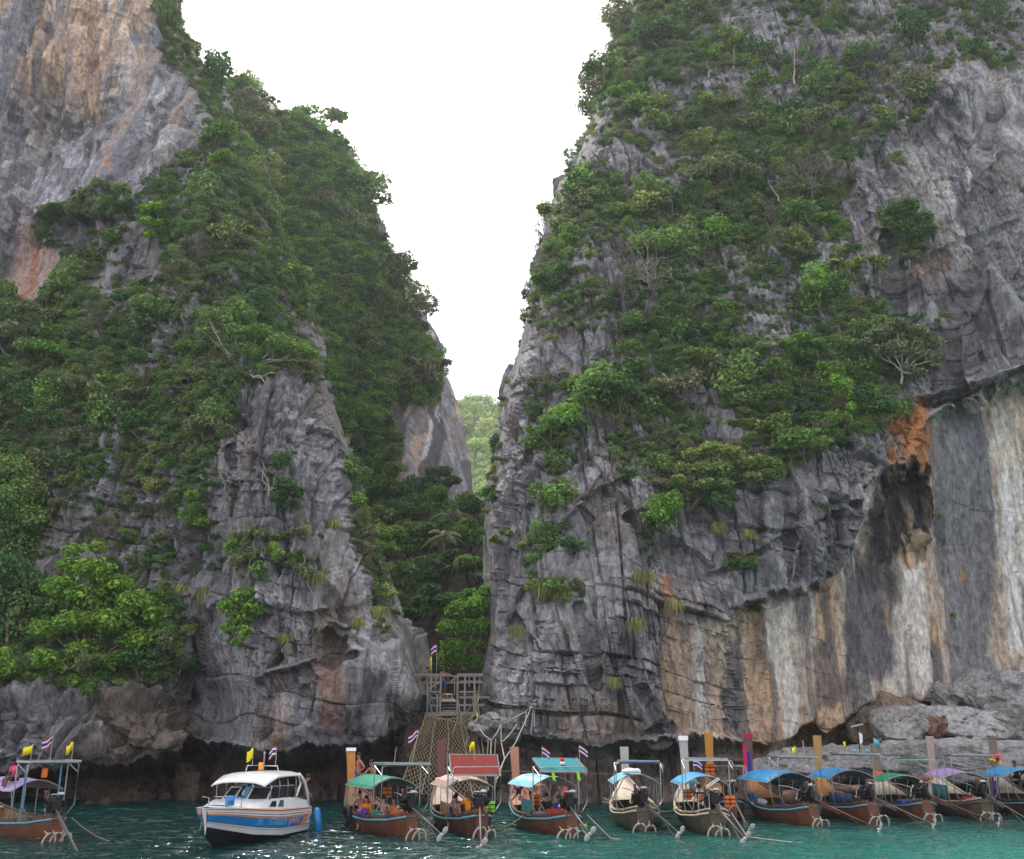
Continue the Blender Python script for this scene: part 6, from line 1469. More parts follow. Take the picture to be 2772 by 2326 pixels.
# ================================================================== SPEEDBOAT
def speedboat():
    e = empty('speedboat', (-9.42, 43.3, -.06), R(180 - 9))
    tag(e, 'white and blue speedboat with red and orange stripes and hard white roof', 'boat')
    L = 7.1
    def gb(t): return float(np.interp(t, [0, .5, .7, .85, .95, 1], [1.22, 1.24, 1.16, .92, .55, .10]))
    def gz(t): return float(np.interp(t, [0, .5, 1], [1.02, 1.18, 1.48]))
    def cb(t): return float(np.interp(t, [0, .5, .7, .85, .95, 1], [1.12, 1.08, .86, .48, .18, .03]))
    def cz(t): return float(np.interp(t, [0, .4, .7, .9, 1], [.14, .20, .42, .70, .86]))
    def kz(t): return float(np.interp(t, [0, .6, .85, 1], [-.35, -.32, -.1, .55]))
    ts = [i / 28 for i in range(29)]
    bands = [(0, .035, 0), (.035, .07, 1), (.07, .105, 2), (.105, .12, 0), (.12, .135, 3), (.135, .20, 0), (.20, .23, 4), (.23, .29, 0), (.29, .315, 1), (.315, .36, 2), (.36, .72, 3 + 2), (.72, .74, 1), (.74, .79, 0), (.79, .81, 6), (.81, 1.0, 0)]
    mats = [M['gel'], M['stripe_r'], M['stripe_o'], M['stripe_s'], M['stripe_n'], M['boatblue'], M['stripe_s'], M['blackhull']]
    def P(t, v, sd):
        y = L * t + (.25 * (1 - v) if t > .9 else 0) * (t - .9) * 10
        x = gb(t) * (1 - v) + cb(t) * v + .05 * math.sin(v * math.pi); z = gz(t) * (1 - v) + cz(t) * v
        return Vector((sd * x, y, z))
    mb = MB()
    for sd in (-1, 1):
        for v0, v1, mi in bands:
            mb.cur = mi
            for i in range(28):
                q = [P(ts[i], v0, sd), P(ts[i + 1], v0, sd), P(ts[i + 1], v1, sd), P(ts[i], v1, sd)]
                mb.add(q if sd > 0 else q[::-1], [(3, 2, 1, 0)])
        mb.cur = 7
        for i in range(28):
            q = [P(ts[i], 1, sd), P(ts[i + 1], 1, sd), Vector((0, L * ts[i + 1], kz(ts[i + 1]))), Vector((0, L * ts[i], kz(ts[i])))]
            mb.add(q if sd > 0 else q[::-1], [(3, 2, 1, 0)])
    mb.cur = 0
    mb.add([P(0, 0, -1), P(0, 1, -1), Vector((0, 0, kz(0))), P(0, 1, 1), P(0, 0, 1)], [(0, 1, 2, 3, 4)])
    mb.add([P(1, 0, -1), P(1, 1, -1), Vector((0, L, kz(1))), P(1, 1, 1), P(1, 0, 1)], [(4, 3, 2, 1, 0)])
    mb.build('hull', mats, e, True).data.polygons.foreach_set('use_smooth', [False] * len(mb.F))
    # chevron at the stern quarter, number plate
    def side(t, v, off=.012): return P(t, v, -1) - Vector((off, 0, 0))
    for nm, m_, pts in (('chevron', 'stripe_r', [(.20, .72), (.16, .72), (.07, .30), (.10, .30)]), ('chevron', 'stripe_o', [(.168, .72), (.135, .72), (.055, .32), (.078, .32)]), ('chevron', 'stripe_o', [(.085, .72), (.115, .72), (.135, .40), (.118, .38)]), ('number_plate', 'gel', [(.075, .70), (.01, .68), (.01, .36), (.05, .36)])):
        V = [side(t, v, .012 + .004 * (m_ == 'stripe_o')) for t, v in pts]; V2 = [p + Vector((.008, 0, 0)) for p in V]
        MB().add(V + V2, [(0, 1, 2, 3), (7, 6, 5, 4), (0, 4, 5, 1), (1, 5, 6, 2), (2, 6, 7, 3), (3, 7, 4, 0)]).build(nm, M[m_], e)
    # lettering on the near side
    try: fnt = bpy.data.fonts.load(bpy.utils.system_resource('DATAFILES') + '/fonts/NotoSansThai-VariableFont_wdth,wght.woff2')
    except Exception: fnt = None
    def word(txt, t, v, size, m_='gel', shear=.25, sx=1.0):
        cu = bpy.data.curves.new('lettering', 'FONT'); cu.body = txt; cu.size = size; cu.extrude = .004; cu.shear = shear; cu.align_x = 'CENTER'; cu.offset = .006
        cu.materials.append(M[m_])
        tmp = bpy.data.objects.new('lettering', cu); COL.objects.link(tmp); bpy.context.view_layer.update()
        me = bpy.data.meshes.new_from_object(tmp); bpy.data.objects.remove(tmp)
        o = link('lettering', me, None, e); p = side(t, v, .02)
        p2 = side(t + .03, v, .02); p1 = side(t - .03, v, .02); up_ = (side(t, v - .1, .02) - side(t, v + .1, .02)).normalized()
        xax = (p2 - p1).normalized() * 1.0       # towards the bow; the words read from bow to stern on this side
        xax = -xax; zax = xax.cross(up_).normalized(); yax = zax.cross(xax)
        mt = Matrix((xax, yax, zax)).transposed().to_4x4(); mt.translation = p
        o.matrix_local = mt @ Matrix.Diagonal((sx, 1, 1, 1))
        return o
    word('โรสอันน่า', .52, .62, .40, 'skytarp')
    word('ภูเก็ต', .70, .52, .15, 'skytarp'); word('ลำที่ ๒', .695, .64, .15, 'skytarp')
    word('ภูเก็ตทัวร์', .28, .60, .30, 'towel')
    word('17', .035, .60, .28, 'stripe_n')
    # deck, cabin coaming, windows
    dk = MB(); rows = []
    for t in ts: rows.append([Vector((-gb(t) + .03, L * t, gz(t) + .01)), Vector((-gb(t) * .4, L * t, gz(t) + .05)), Vector((gb(t) * .4, L * t, gz(t) + .05)), Vector((gb(t) - .03, L * t, gz(t) + .01))])
    dk.sheet(rows[::-1], -.03) if False else dk.sheet(rows, .03); dk.build('deck', M['gel'], e)
    cab = MB(); tt = [i / 14 * .78 + .02 for i in range(15)]
    def cw(t): return max(gb(t) - .16 - .25 * max(0, t - .5), .15)
    def ch(t): return float(np.interp(t, [0, .4, .62, .8], [.38, .38, .30, .06]))
    for sd in (-1, 1):
        rws = [[Vector((sd * (cw(t) + .10), L * t, gz(t))), Vector((sd * cw(t), L * t, gz(t) + ch(t)))] for t in tt]
        if sd > 0: rws = [r[::-1] for r in rws]
        cab.sheet(rws, .04)
    rws = [[Vector((-cw(t), L * t, gz(t) + ch(t))), Vector((0, L * t, gz(t) + ch(t) + .05)), Vector((cw(t), L * t, gz(t) + ch(t)))] for t in [.56, .62, .68, .74, .80]]
    cab.sheet(rws, .03)
    cab.build('cabin', M['gel'], e)
    for t0 in (.60, .50):
        V = [Vector((-cw(t) - .10 + .10 * k - .03, L * t, gz(t) + ch(t) * k)) for t, k in ((t0, .25), (t0 - .075, .25), (t0 - .09, .85), (t0 - .045, .85))]
        MB().add(V + [p + Vector((.01, 0, 0)) for p in V], [(0, 1, 2, 3), (7, 6, 5, 4), (0, 4, 5, 1), (1, 5, 6, 2), (2, 6, 7, 3), (3, 7, 4, 0)]).build('cabin_window', M['glass'], e)
    # raked dark windscreen in three panes with white posts, opening in the middle
    wz = lambda t: gz(t) + ch(t)
    scr = [((-1.02, .38), (-.98, .30)), ((-.80, .60), (-.66, .46)), ((-.20, .66), (-.18, .50))]
    for sd in (-1, 1):
        for (x0, t0), (x1, t1) in zip([(1.06, .30), (.88, .56)], [(.88, .56), (.26, .62)]):
            a0, a1 = Vector((sd * x0, L * t0, wz(t0))), Vector((sd * x1, L * t1, wz(t1)))
            b0, b1 = Vector((sd * x0 * .93, L * (t0 - .08), 1.92)), Vector((sd * x1 * .9, L * (t1 - .09), 1.96))
            q = [[a0, a1], [b0, b1]]
            MB().sheet(q, .015).build('windscreen_pane', M['glass'], e)
            MB().tube([a0, a1], .025, 5).tube([a1, b1], .03, 5).tube([b0, b1], .02, 5).build('windscreen_frame', M['gel'], e)
    MB().box((-.1, L * .55, 1.72), (.3, .05, .55), rx=.2).build('hatch_door', M['bluerail'], e)
    # roof
    rf = MB(); rws = []
    for i in range(11):
        t = .16 + .50 * i / 10; y = L * t; fr = max(0, (i - 7) / 3); w = 1.16 - .10 * fr; z = 2.38 - .24 * fr ** 1.2 + .04 * math.sin(i / 10 * 3)
        rws.append([Vector((w * u, y, z + .07 * (1 - u * u) - .10 * abs(u) ** 8)) for u in [-1, -.92, -.6, -.2, .2, .6, .92, 1]])
    rf.sheet(rws, .05); rf.build('roof', M['gel'], e, True)
    for sd in (-1, 1):
        for t in (.22, .34, .46, .58):
            MB().tube([(sd * 1.06, L * t, wz(t)), (sd * 1.08, L * t, 2.0), (sd * 1.02, L * t, 2.3 - (.2 if t > .5 else 0))], .022, 5).build('roof_post', M['steel'], e, True)
        a_ = MB(); pts = [(sd * 1.14, L * -.0 + .15, 1.02), (sd * 1.14, .45, 1.6), (sd * 1.13, .9, 2.1), (sd * 1.12, 1.4, 2.34)]
        a_.tube(pts, [.07, .07, .06, .05], 6); a_.tube([(sd * 1.13, 1.6, 1.5), (sd * 1.13, 1.2, 1.95), (sd * 1.12, 1.5, 2.28)], .045, 6); a_.build('rear_arch', M['gel'], e, True)
        MB().add([Vector((sd * 1.12, .35, 1.3)), Vector((sd * 1.12, 1.5, 1.5)), Vector((sd * 1.12, 1.2, 1.95)), Vector((sd * 1.11, .8, 2.0))], [(0, 1, 2, 3)]).build('arch_window', M['glass'], e)
    MB().tube([(-.55, 2.2, 2.48), (-.5, 2.2, 2.66), (.75, 2.2, 2.68), (.8, 2.2, 2.48)], .022, 5).build('roof_rail', M['gel'], e, True)
    MB().cyl((.15, 2.3, 2.5), (.15, 2.3, 2.8), .09, 12).build('beacon', M['stripe_o'], e, True)
    MB().tube([(.05, 2.25, 2.5), (.05, 2.25, 3.12)], .02, 5).ell((.05, 2.25, 3.15), (.04, .04, .06)).build('aerial', M['whitepipe'], e)
    # seen from the bow the boat's +x side is on the right of the picture
    flag(e, (.55, 2.2, 2.66), (.55, 2.2, 3.32), 'yellow', .28, .4, 1, 21); flag(e, (-.42, 2.2, 2.66), (-.42, 2.2, 3.4), 'thai', .36, .36, 1, 22)
    for x, y in ((-.5, L * .90), (.0, L * .62)): MB().cyl((x, y, gz(y / L) + .08), (x, y, gz(y / L) + .40), .16, 12).build('mooring_buoy', M['boatblue'], e, True)
    MB().tube([(-.62, L * .80, 1.7), (-.55, L * .9, 1.78), (-.2, L * .985, 1.82)], .02, 5).tube([(.62, L * .80, 1.7), (.55, L * .9, 1.78), (.2, L * .985, 1.82)], .02, 5).tube([(.62, L * .8, 1.4), (.62, L * .8, 1.7)], .02, 5).tube([(-.62, L * .8, 1.4), (-.62, L * .8, 1.7)], .02, 5).build('bow_rail', M['steel'], e, True)
    MB().box((.0, L * .88, gz(.88) + .06), (.5, .5, .03)).box((0, L * .75, gz(.75) + .12), (.7, .4, .03)).build('deck_hatch', M['stripe_s'], e)
    MB().box((0, 1.7, 1.2), (1.6, .5, .5)).box((-.5, 3.0, 1.3), (.5, .5, .6)).box((.5, 3.0, 1.3), (.5, .5, .6)).build('seat', M['boatblue'], e, bevel=.04)
    mb = MB()
    for i in range(3): mb.box((.1, 2.6, 2.02 + .11 * i), (.85, .3, .05))
    mb.build('overhead_rack', M['violet'], e)
    MB().tube([(.2, L * .97, 1.4), (.3, L * .97, .7)], .015, 4).build('stem_line', M['ropepale'], e)
    MB().box((0, -.25, .45), (.4, .4, .9), taper=.8).box((0, -.25, .95), (.45, .5, .3)).build('outboard_motor', M['iron'], e, bevel=.04)
    fb = MB(); c = Vector((-1.42, -.05, .55)); fb.tube([c + Vector((0, 0, .42)), c + Vector((-.01, 0, .3)), c + Vector((-.12, 0, -.45)), c + Vector((-.14, 0, -.55))], [.07, .15, .16, .08], 12); fb.build('fender', M['boatblue'], e, True)
    return e
SPEED = speedboat()
# ================================================================== WHO IS WHERE
def aboard(key, x, y, z, face, pose, label, **kw):
    return person(tuple(onboat(key, x, y, z)), face, pose, label, **kw)
PI = math.pi
# face: 0 looks away from the viewer (+y world), PI towards the viewer, +PI/2 to the left of the picture
person((on_water(803, 43.75, 1.2), 43.75, .62), -1.3, 'bend', 'shirtless man leaning over the stern of the speedboat', skin='skin1', shorts='dark')
aboard('edge', -.4, 3.1, 2.05, 2.4, 'sitlean', 'person in red and white shirt sitting at the lilac canopy, far left', skin='skin3', shirt='pink')
aboard('green', -.1, 6.4, 1.25, 2.2, 'hipshand', 'shirtless man standing on the bow before the orange prow', shorts='bluecloth')
aboard('green', .35, 5.6, 1.0, 2.6, 'row', 'shirtless man leaning on the far edge of the pale green canopy', skin='skin1')
aboard('green', -.62, 4.3, .66, .45, 'sitlean', 'bearded shirtless man in black shorts sitting on the gunwale above the tyre', skin='skin1')
aboard('green', -.35, 2.4, .55, .1, 'sitlean', 'shirtless pink skinned person sitting with back to the bay beside the orange bin', skin='skin2', shorts='bluecloth')
aboard('green', -.5, 3.9, .45, 2.8, 'sit', 'person with dark hair seated under the pale green canopy', skin='skin2', shirt='orangeshirt')
aboard('green', .35, 3.0, .45, 2.9, 'sit', 'fair person standing up under the pale green canopy near the stern', skin='skin2', shorts='bluecloth')
aboard('green', .45, 1.9, .72, -.9, 'sitlean', 'man in black shirt reaching over the stern towards the tan canopied boat', skin='skin3', shirt='dark')
aboard('tan', -.12, 1.75, .72, .1, 'sit', 'man in orange shirt sitting with his back to the bay on a blue box', skin='skin3', shirt='orangeshirt', shorts='stripe_n')
aboard('tan', -.5, 2.4, .55, 3.0, 'sitlean', 'fair shirtless person bent forward at the side of the tan canopied boat', skin='skin2', shorts='dark')
aboard('tan', -.3, 3.0, .55, .2, 'sit', 'person in brown grey shirt sitting beside the orange shirted man', skin='skin3', shirt='greycanvas')
aboard('teal', -.25, 6.1, 1.0, 2.9, 'sitback', 'long haired woman in black swimsuit sitting against the salmon prow', skin='skin2', hair='hair_b', shirt='dark', shirt_len=.15, hair_long=True)
aboard('teal', .55, 5.5, 1.1, 2.7, 'sitback', 'person in red shorts behind the teal stern roof', skin='skin2', shorts='red')
aboard('teal', -.1, 2.7, .6, PI, 'sitlean', 'man with glasses in black tee shirt facing the bay under the sky blue canopy', skin='skin2', shirt='dark')
aboard('teal', .35, 2.4, .6, PI - .2, 'sitlean', 'boy in blue shirt bending his head over the red cool box', skin='skin1', shirt='bluecloth', s=.92)
aboard('teal', -.5, 3.5, .6, 3.0, 'sit', 'dark haired person in light shirt under the sky blue canopy, bow side', skin='skin3', shirt='whitecloth')
aboard('silver', -.2, 2.3, .14, .3, 'stand', 'bare legged person standing in an orange life vest under the plain blue canopy', skin='skin2', vest='orange', shorts='dark', shirt='dark', shirt_len=.2, s=.92)
aboard('silver', .4, 2.8, .45, .3, 'sit', 'fair person seated beside the orange vest wearer', skin='skin2', shirt='bluecloth')
aboard('hidden', -.75, 5.5, .8, 2.0, 'sitlean', 'shirtless man with snorkel mask sitting by the golden orange prow', skin='skin1')
aboard('hidden', .0, 6.0, 1.0, 2.6, 'sit', 'shirtless man seated behind the dark blue stern roof', skin='skin1', shorts='bluecloth')
aboard('silver', .1, 6.2, 1.2, 2.8, 'sit', 'person in blue top on the bow behind the plain blue canopy', skin='skin3', shirt='bluerail')
aboard('tanprow', .15, 6.5, 1.25, -1.5, 'lie', 'person lying back with one knee raised beside the tan prow', skin='skin2', shorts='dark')
aboard('last', -.1, 5.2, 1.62, .3, 'sit', 'man in dark grey tee shirt sitting by the flower wrapped prow', skin='skin1', shirt='greycloth')
aboard('last', .5, 4.7, 1.55, 2.6, 'sitlean', 'person in blue grey top sitting beside the man in grey', skin='skin3', shirt='stripe_s')
# swimmer
person((on_water(1592, 45.2, 0), 45.2, .08), .5, 'swim', 'swimmer in lime and orange vest in the water between the boats', skin='skin1', vest='lime_c', shorts='dark')

# ================================================================== PLATFORM, STAIR AND CARGO NET IN THE GAP
def gap_platform():
    e = empty('timber_platform', (0, 0, 0)); tag(e, 'grey timber landing with railings and stair built across the gap', 'platform')
    D = 61.0
    X = lambda px, D_=D, py=1900: atv(px, py, D_).x
    Z = lambda py, D_=D: atv(1200, py, D_).z
    def post(px, y0, y1, D_=D, r=.055): MB().box(((X(px, D_)), D_, (Z(y0, D_) + Z(y1, D_)) / 2), (r * 2, r * 2, Z(y0, D_) - Z(y1, D_))).build('post', M['timber'], e)
    def rail(px0, px1, py, D_=D, D1=None, t=.05, py1=None):
        a = atv(px0, py, D_); b = atv(px1, py if py1 is None else py1, D_ if D1 is None else D1); d = b - a
        MB().box((a + b) / 2, (d.length, .04, t * 2), rz=math.atan2(d.y, d.x), ry=-math.asin(d.z / d.length)).build('rail', M['timber'], e)
    for px, y0, y1 in ((1192, 1826, 1935), (1238, 1828, 1932), (1258, 1829, 1930), (1284, 1829, 1930), (1157, 1850, 1925), (1166, 1827, 1872), (1184, 1880, 1930)): post(px, y0, y1)
    for px, y0, y1 in ((1178, 1830, 1868), (1230, 1830, 1880), (1297, 1830, 1870), (1270, 1830, 1860)): post(px, y0, y1, D + 2.0, .035)
    rail(1122, 1220, 1827, t=.07); rail(1238, 1308, 1826, t=.06); rail(1245, 1305, 1845); rail(1243, 1290, 1873); rail(1243, 1342, 1888, t=.06); rail(1243, 1311, 1909, t=.06)
    rail(1140, 1190, 1836, D + 1); rail(1140, 1188, 1846, D + 1); rail(1158, 1192, 1873, t=.05); rail(1166, 1192, 1890); rail(1166, 1192, 1910)
    rail(1160, 1192, 1865, py1=1845); rail(1220, 1238, 1845, D + 1.5, py1=1832); rail(1195, 1237, 1932, D - .3, t=.12); rail(1245, 1290, 1932, D - .3, t=.1); rail(1150, 1195, 1934, D - .3, t=.12)
    rail(1145, 1310, 1830, D + 3); rail(1150, 1310, 1848, D + 3)
    # stair treads and the landing plank
    for i, py in enumerate((1900, 1908, 1916, 1924)): rail(1197, 1236, py, D + .35 * (3 - i), t=.03)
    rail(1217, 1217.2, 1895, D, t=.03)
    a, b, c, d = atv(1194, 1897, D), atv(1235, 1897, D), atv(1222, 1878, D + 1.6), atv(1200, 1878, D + 1.6)
    MB().sheet([[a, b], [d, c]], .06).build('landing_board', M['cream'], e)
    for i in range(12):
        x0 = X(1150) + i * .28
        MB().box((x0, D + 1.7, Z(1877, D + 1.7) - .12), (.24, 3.0, .05)).build('deck_plank', M['timber'], e)
    flag(e, atv(1182, 1850, D), atv(1182, 1745, D), 'thai', .4, .5, -1, 31); flag(e, atv(1168, 1850, D), atv(1169, 1778, D), 'yellow', .1, .8, -1, 32)
    return e
gap_platform()
person(tuple(atv(1199, 1884, 62.0)), PI + .1, 'stand', 'bare chested man with blue towel round his waist standing on the timber landing', skin='skin3', shorts='bluecloth', s=1.0)
person(tuple(atv(1143, 1853, 61.2)), -1.4, 'squat', 'man in camouflage shirt crouching at the left end of the timber landing', skin='skin1', shirt='camo', shorts='dark')

def cargo_net():
    """knotted rope net hung from the landing and flared towards the water"""
    top = [atv(px, py, 60.4) for px, py in ((1152, 1932), (1170, 1940), (1190, 1945), (1212, 1948), (1235, 1944), (1255, 1938), (1275, 1932))]
    bot = [atv(px, py, 56.0) for px, py in ((1085, 2120), (1120, 2145), (1165, 2155), (1210, 2160), (1260, 2160), (1300, 2150), (1322, 2140))]
    def line(pts, u):
        u = u * (len(pts) - 1); i = min(int(u), len(pts) - 2); return pts[i].lerp(pts[i + 1], u - i)
    def S(u, v):
        p = line(top, u).lerp(line(bot, u), v); p = p.copy(); p.y += .5 * math.sin(v * PI) - .12 * math.sin(v * 5 + u * 7); p.x += .03 * math.sin(v * 9 + u * 12)
        return p
    lines = []; n = 19; K = 30; g = random.Random(3)
    jit = {}
    def J(i, k):
        if (i, k) not in jit: jit[(i, k)] = (g.uniform(-.006, .006), g.uniform(-.005, .005))
        a, b = jit[(i, k)]; return S(min(max(i / n + a, 0), 1), min(max(k / K + b, 0), 1))
    for i in range(n + 1):        # two families of diagonals make the diamond mesh
        for s in (-1, 1):
            pts = [];
            for k in range(K + 1):
                q = i + (0.5 if (k % 2) else 0) * s
                if 0 <= q <= n: pts.append(J(q, k))
                else: pts.append(J(min(max(q, 0), n), k))
            lines.append((pts, .022))
    o = tubes_mesh('net_mesh', lines, (M['rope'],), 4)
    e = empty('cargo_net', (0, 0, 0)); tag(e, 'knotted rope cargo net hanging from the timber landing to the water', 'net')
    link('net_mesh', o, None, e)
    for u in (0, .25, .5, .75, 1):
        link('border_rope', tubes_mesh('border_rope', [([S(u, v / 20) for v in range(21)], .035)], (M['rope'],), 5), None, e)
    link('head_rope', tubes_mesh('head_rope', [([p + Vector((0, 0, .05 * math.sin(i * 9))) for i, p in enumerate([line(top, i / 20) for i in range(21)])], .05)], (M['rope'],), 5), None, e)
cargo_net()
def ropes(name, label, cat, lines, m='ropepale', r=.025, group=None):
    L = []
    for pts in lines:
        P = [Vector(p) for p in pts]
        if len(P) == 2: P = arc(P[0], P[1], .12 * (P[1] - P[0]).length * .5)
        L.append(([tuple(q) for q in P], r))
    o = link(name, tubes_mesh(name, L, (M[m],), 5)); tag(o, label, cat, group); return o
A = atv
ropes('hanging_ropes', 'tangle of grey ropes tied to the rock knob right of the net', 'rope', [
    [A(1452, 1895, 58), A(1440, 1908, 57.5), A(1425, 1926, 57.5), A(1400, 1940, 57.5), A(1375, 1952, 57.5), A(1356, 1962, 57.6), A(1340, 1955, 58), A(1325, 1945, 58)],
    [A(1356, 1962, 57), A(1345, 1985, 56.5), A(1330, 2005, 56), A(1310, 1990, 57), A(1296, 1968, 58), A(1292, 1930, 59)],
    [A(1356, 1962, 57), A(1357, 2010, 56.5), A(1366, 2055, 55), A(1345, 2110, 52)], [A(1400, 1960, 57), A(1360, 2008, 56.5)],
    [A(1444, 1905, 57.2), A(1437, 1988, 57)], [A(1424, 1925, 57.2), A(1423, 1965, 57)], [A(1447, 1905, 57.2), A(1446, 1968, 57)], [A(1330, 2005, 56), A(1328, 2045, 55.5)]], 'ropepale', .035)
ropes('knot_bundle', 'pale rope knots lashed round the spike of rock above the salmon prow', 'rope', [[A(1455, 1893, 57.6), A(1445, 1900, 57.1), A(1452, 1906, 57.3), A(1440, 1908, 57), A(1446, 1914, 57.2), A(1434, 1918, 57)], [A(1452, 1893, 57.6), A(1459, 1902, 57.3), A(1448, 1912, 57.1)]], 'ropepale', .07)
ropes('mooring_rope', 'long taut rope from the rock knob down past the salmon prow', 'rope', [[A(1440, 1912, 57.5), A(1396, 2010, 54), A(1366, 2055, 52.5), A(1350, 2090, 51)]], 'ropepale', .03)
ropes('hanging_ropes', 'bundle of brown ropes hanging along the right edge of the net', 'rope', [
    [A(1296, 1870, 59.8), A(1292, 1905, 59.4), A(1300, 1950, 59), A(1290, 2000, 58)], [A(1290, 1880, 59.8), A(1283, 1930, 59.4), A(1270, 1970, 59), A(1262, 2020, 58)],
    [A(1238, 1895, 59.8), A(1240, 1940, 59.4), A(1225, 1990, 59)], [A(1240, 1895, 59.8), A(1247, 1940, 59.4), A(1270, 2000, 59)], [A(1297, 1930, 59.4), A(1303, 1990, 58.6), A(1310, 2060, 57), A(1316, 2120, 56)],
    [A(1300, 1880, 59.6), A(1288, 1915, 59.2), A(1296, 1980, 58.6)], [A(1292, 1960, 59), A(1280, 2020, 58), A(1286, 2080, 57)], [A(1342, 2000, 57), A(1338, 2060, 56), A(1344, 2120, 55)], [A(1322, 2000, 57), A(1318, 2060, 56)],
    [A(1156, 1880, 60.2), A(1170, 1930, 60), A(1190, 1950, 60)], [A(1290, 1935, 59), A(1250, 1960, 59.2), A(1215, 1950, 59.6)]], 'rope', .035)
ropes('hanging_ropes', 'blue green ropes tied to the left end of the timber landing', 'rope', [[A(1157, 1878, 60.4), A(1155, 1935, 60.2)], [A(1157, 1878, 60.4), A(1170, 1888, 60.2), A(1186, 1892, 60.4)], [A(1158, 1880, 60.4), A(1182, 1915, 60.2)], [A(1260, 1935, 60), A(1280, 1905, 60), A(1278, 1890, 60.2)]], 'ropeblue', .03)
ropes('shore_line', 'thin line running behind the boats along the notch', 'rope', [[A(1330, 2086, 54), A(1500, 2092, 54), A(1680, 2096, 54)]], 'rope', .012)
def rnd_rope(key1, p1, key2, p2, label, m='ropepale', sag=.4):
    a, b = onboat(key1, *p1), onboat(key2, *p2)
    ropes('mooring_rope', label, 'rope', [arc(a, b, sag)], m, .022)
rnd_rope('tan', (-.6, .3, .7), 'teal', (-.9, 3.0, .7), 'yellowish rope looped across the stern of the tan canopied boat', 'rope', .5)
rnd_rope('cream', (.7, .6, .75), 'silver', (-.8, 3.5, .8), 'slack rope from the cream rimmed boat to the olive boat', 'rope', .1)
rnd_rope('silver', (-.6, .6, .8), 'silver', (.3, -.1, .3), 'pale rope drooping over the olive stern', 'whitepipe', .25)
ropes('anchor_line', 'pale rope running from the olive stern down into the water', 'rope', [[onboat('silver', .65, .1, .8), onboat('silver', .95, -1.2, .05), onboat('silver', 2.2, -2.2, -.02), onboat('silver', 3.0, -2.6, -.05)]], 'ropepale', .022)
ropes('anchor_line', 'pale rope running from the teal roofed stern down into the water', 'rope', [[onboat('teal', .7, .2, .8), onboat('teal', 1.2, -.9, .05), onboat('teal', 2.0, -1.5, -.03)]], 'ropepale', .022)
ropes('anchor_line', 'brown line from the stern of the boat at the left edge into the water', 'rope', [[onboat('edge', .6, .2, .8), onboat('edge', 1.6, -1.0, -.03)]], 'rope', .02)

# ================================================================== BOULDERS
def boulder(px, py, D, size, label, seed, colr=(0.33, 0.32, 0.31), rz=0.0, cut=.5, flat=None, n=46):
    g = np.random.default_rng(seed)
    u, v = np.meshgrid(np.linspace(0, 2 * np.pi, n * 2, endpoint=False), np.linspace(0, np.pi, n))
    d = np.stack([np.sin(v) * np.cos(u), np.sin(v) * np.sin(u), np.cos(v)], -1).reshape(-1, 3)
    r = np.ones(len(d)) * 1.15
    for k in range(16):     # broken planes
        a = g.normal(size=3); a /= np.linalg.norm(a); h = g.uniform(.72, 1.0); q = d @ a
        r = np.where(q > .05, np.minimum(r, h / np.maximum(q, .05)), r)
    P = d * r[:, None] * np.array(size)
    c_, s_ = math.cos(rz), math.sin(rz); P = P @ np.array([[c_, s_, 0], [-s_, c_, 0], [0, 0, 1]])
    c0 = np.array(atv(px, py, D)); W = P + c0
    f1, f2, idv, tl = cells(W[:, 0] * .9, W[:, 1] * .9, (W[:, 2] + .25 * W[:, 0]) * .9 + .5 * fbm(W[:, 0] * .3, W[:, 1] * .3, W[:, 2] * .3, 2, seed), seed)
    h = fbm(W[:, 0] * .5, W[:, 1] * .5, W[:, 2] * .5, 4, seed) * .30 + fbm(W[:, 0] * 2, W[:, 1] * 2, W[:, 2] * 2.6, 3, seed + 1) * .13 + tl * .16 + (idv - .5) * .16 - .10 * (1 - sstep(0, .07, f2 - f1))
    W = W + d * h[:, None]
    k = 1 + .35 * fbm(W[:, 0] * .9, W[:, 1], W[:, 2] * 1.4, 4, seed + 2) + .25 * (idv - .5)
    c = np.array(colr)[None] * k[:, None]
    wet = sstep(1.75, .8, W[:, 2] + .35 * fbm(W[:, 0] * .8, W[:, 1], W[:, 2] * .5, 3, seed + 5))       # the tide's dark band
    c = c * (1 - wet[:, None]) + np.array([[.07, .06, .05]]) * wet[:, None]
    nv, nu = n, n * 2
    F = [(i * nu + j, (i + 1) * nu + j, (i + 1) * nu + (j + 1) % nu, i * nu + (j + 1) % nu) for i in range(nv - 1) for j in range(nu)]
    o = link('boulder', np_mesh('boulder', W - c0, np.array(F), False, np.clip(c, .02, .7), (ROCK_LOOSE,)), loc=tuple(c0))
    return tag(o, label, 'boulder')
boulder(2680, 2072, 60.5, (7.6, 3.0, 1.5), 'long low pale rock ledge with dark tide band behind the right-hand boats', 1, rz=.04)
boulder(2290, 2075, 60.5, (5.5, 2.6, 1.15), 'low grey ledge running left from the long pale ledge', 2, (.27, .26, .25), rz=.06)
boulder(2585, 1958, 64.0, (3.3, 2.4, 1.2), 'large whitish cracked boulder lying on the long ledge', 3, (.38, .37, .36), rz=-.1)
boulder(2447, 1965, 62.8, (2.3, 1.8, 1.5), 'squared pale block in front of the whitish boulder', 4, (.34, .33, .31))
boulder(2528, 1968, 62.0, (.75, .8, .75), 'grey block with rusty red broken face', 5, (.22, .12, .09))
boulder(2400, 1950, 66.0, (2.2, 2.0, 1.8), 'brown shadowed boulder at the back left of the rock pile', 6, (.24, .18, .13))
boulder(2640, 1880, 67.0, (2.0, 1.6, 1.7), 'big grey boulder against the ochre wall', 7, (.30, .29, .28)); boulder(2700, 1905, 65.5, (1.7, 1.5, 1.5), 'rounded grey boulder right of the whitish one', 8, (.33, .32, .31))
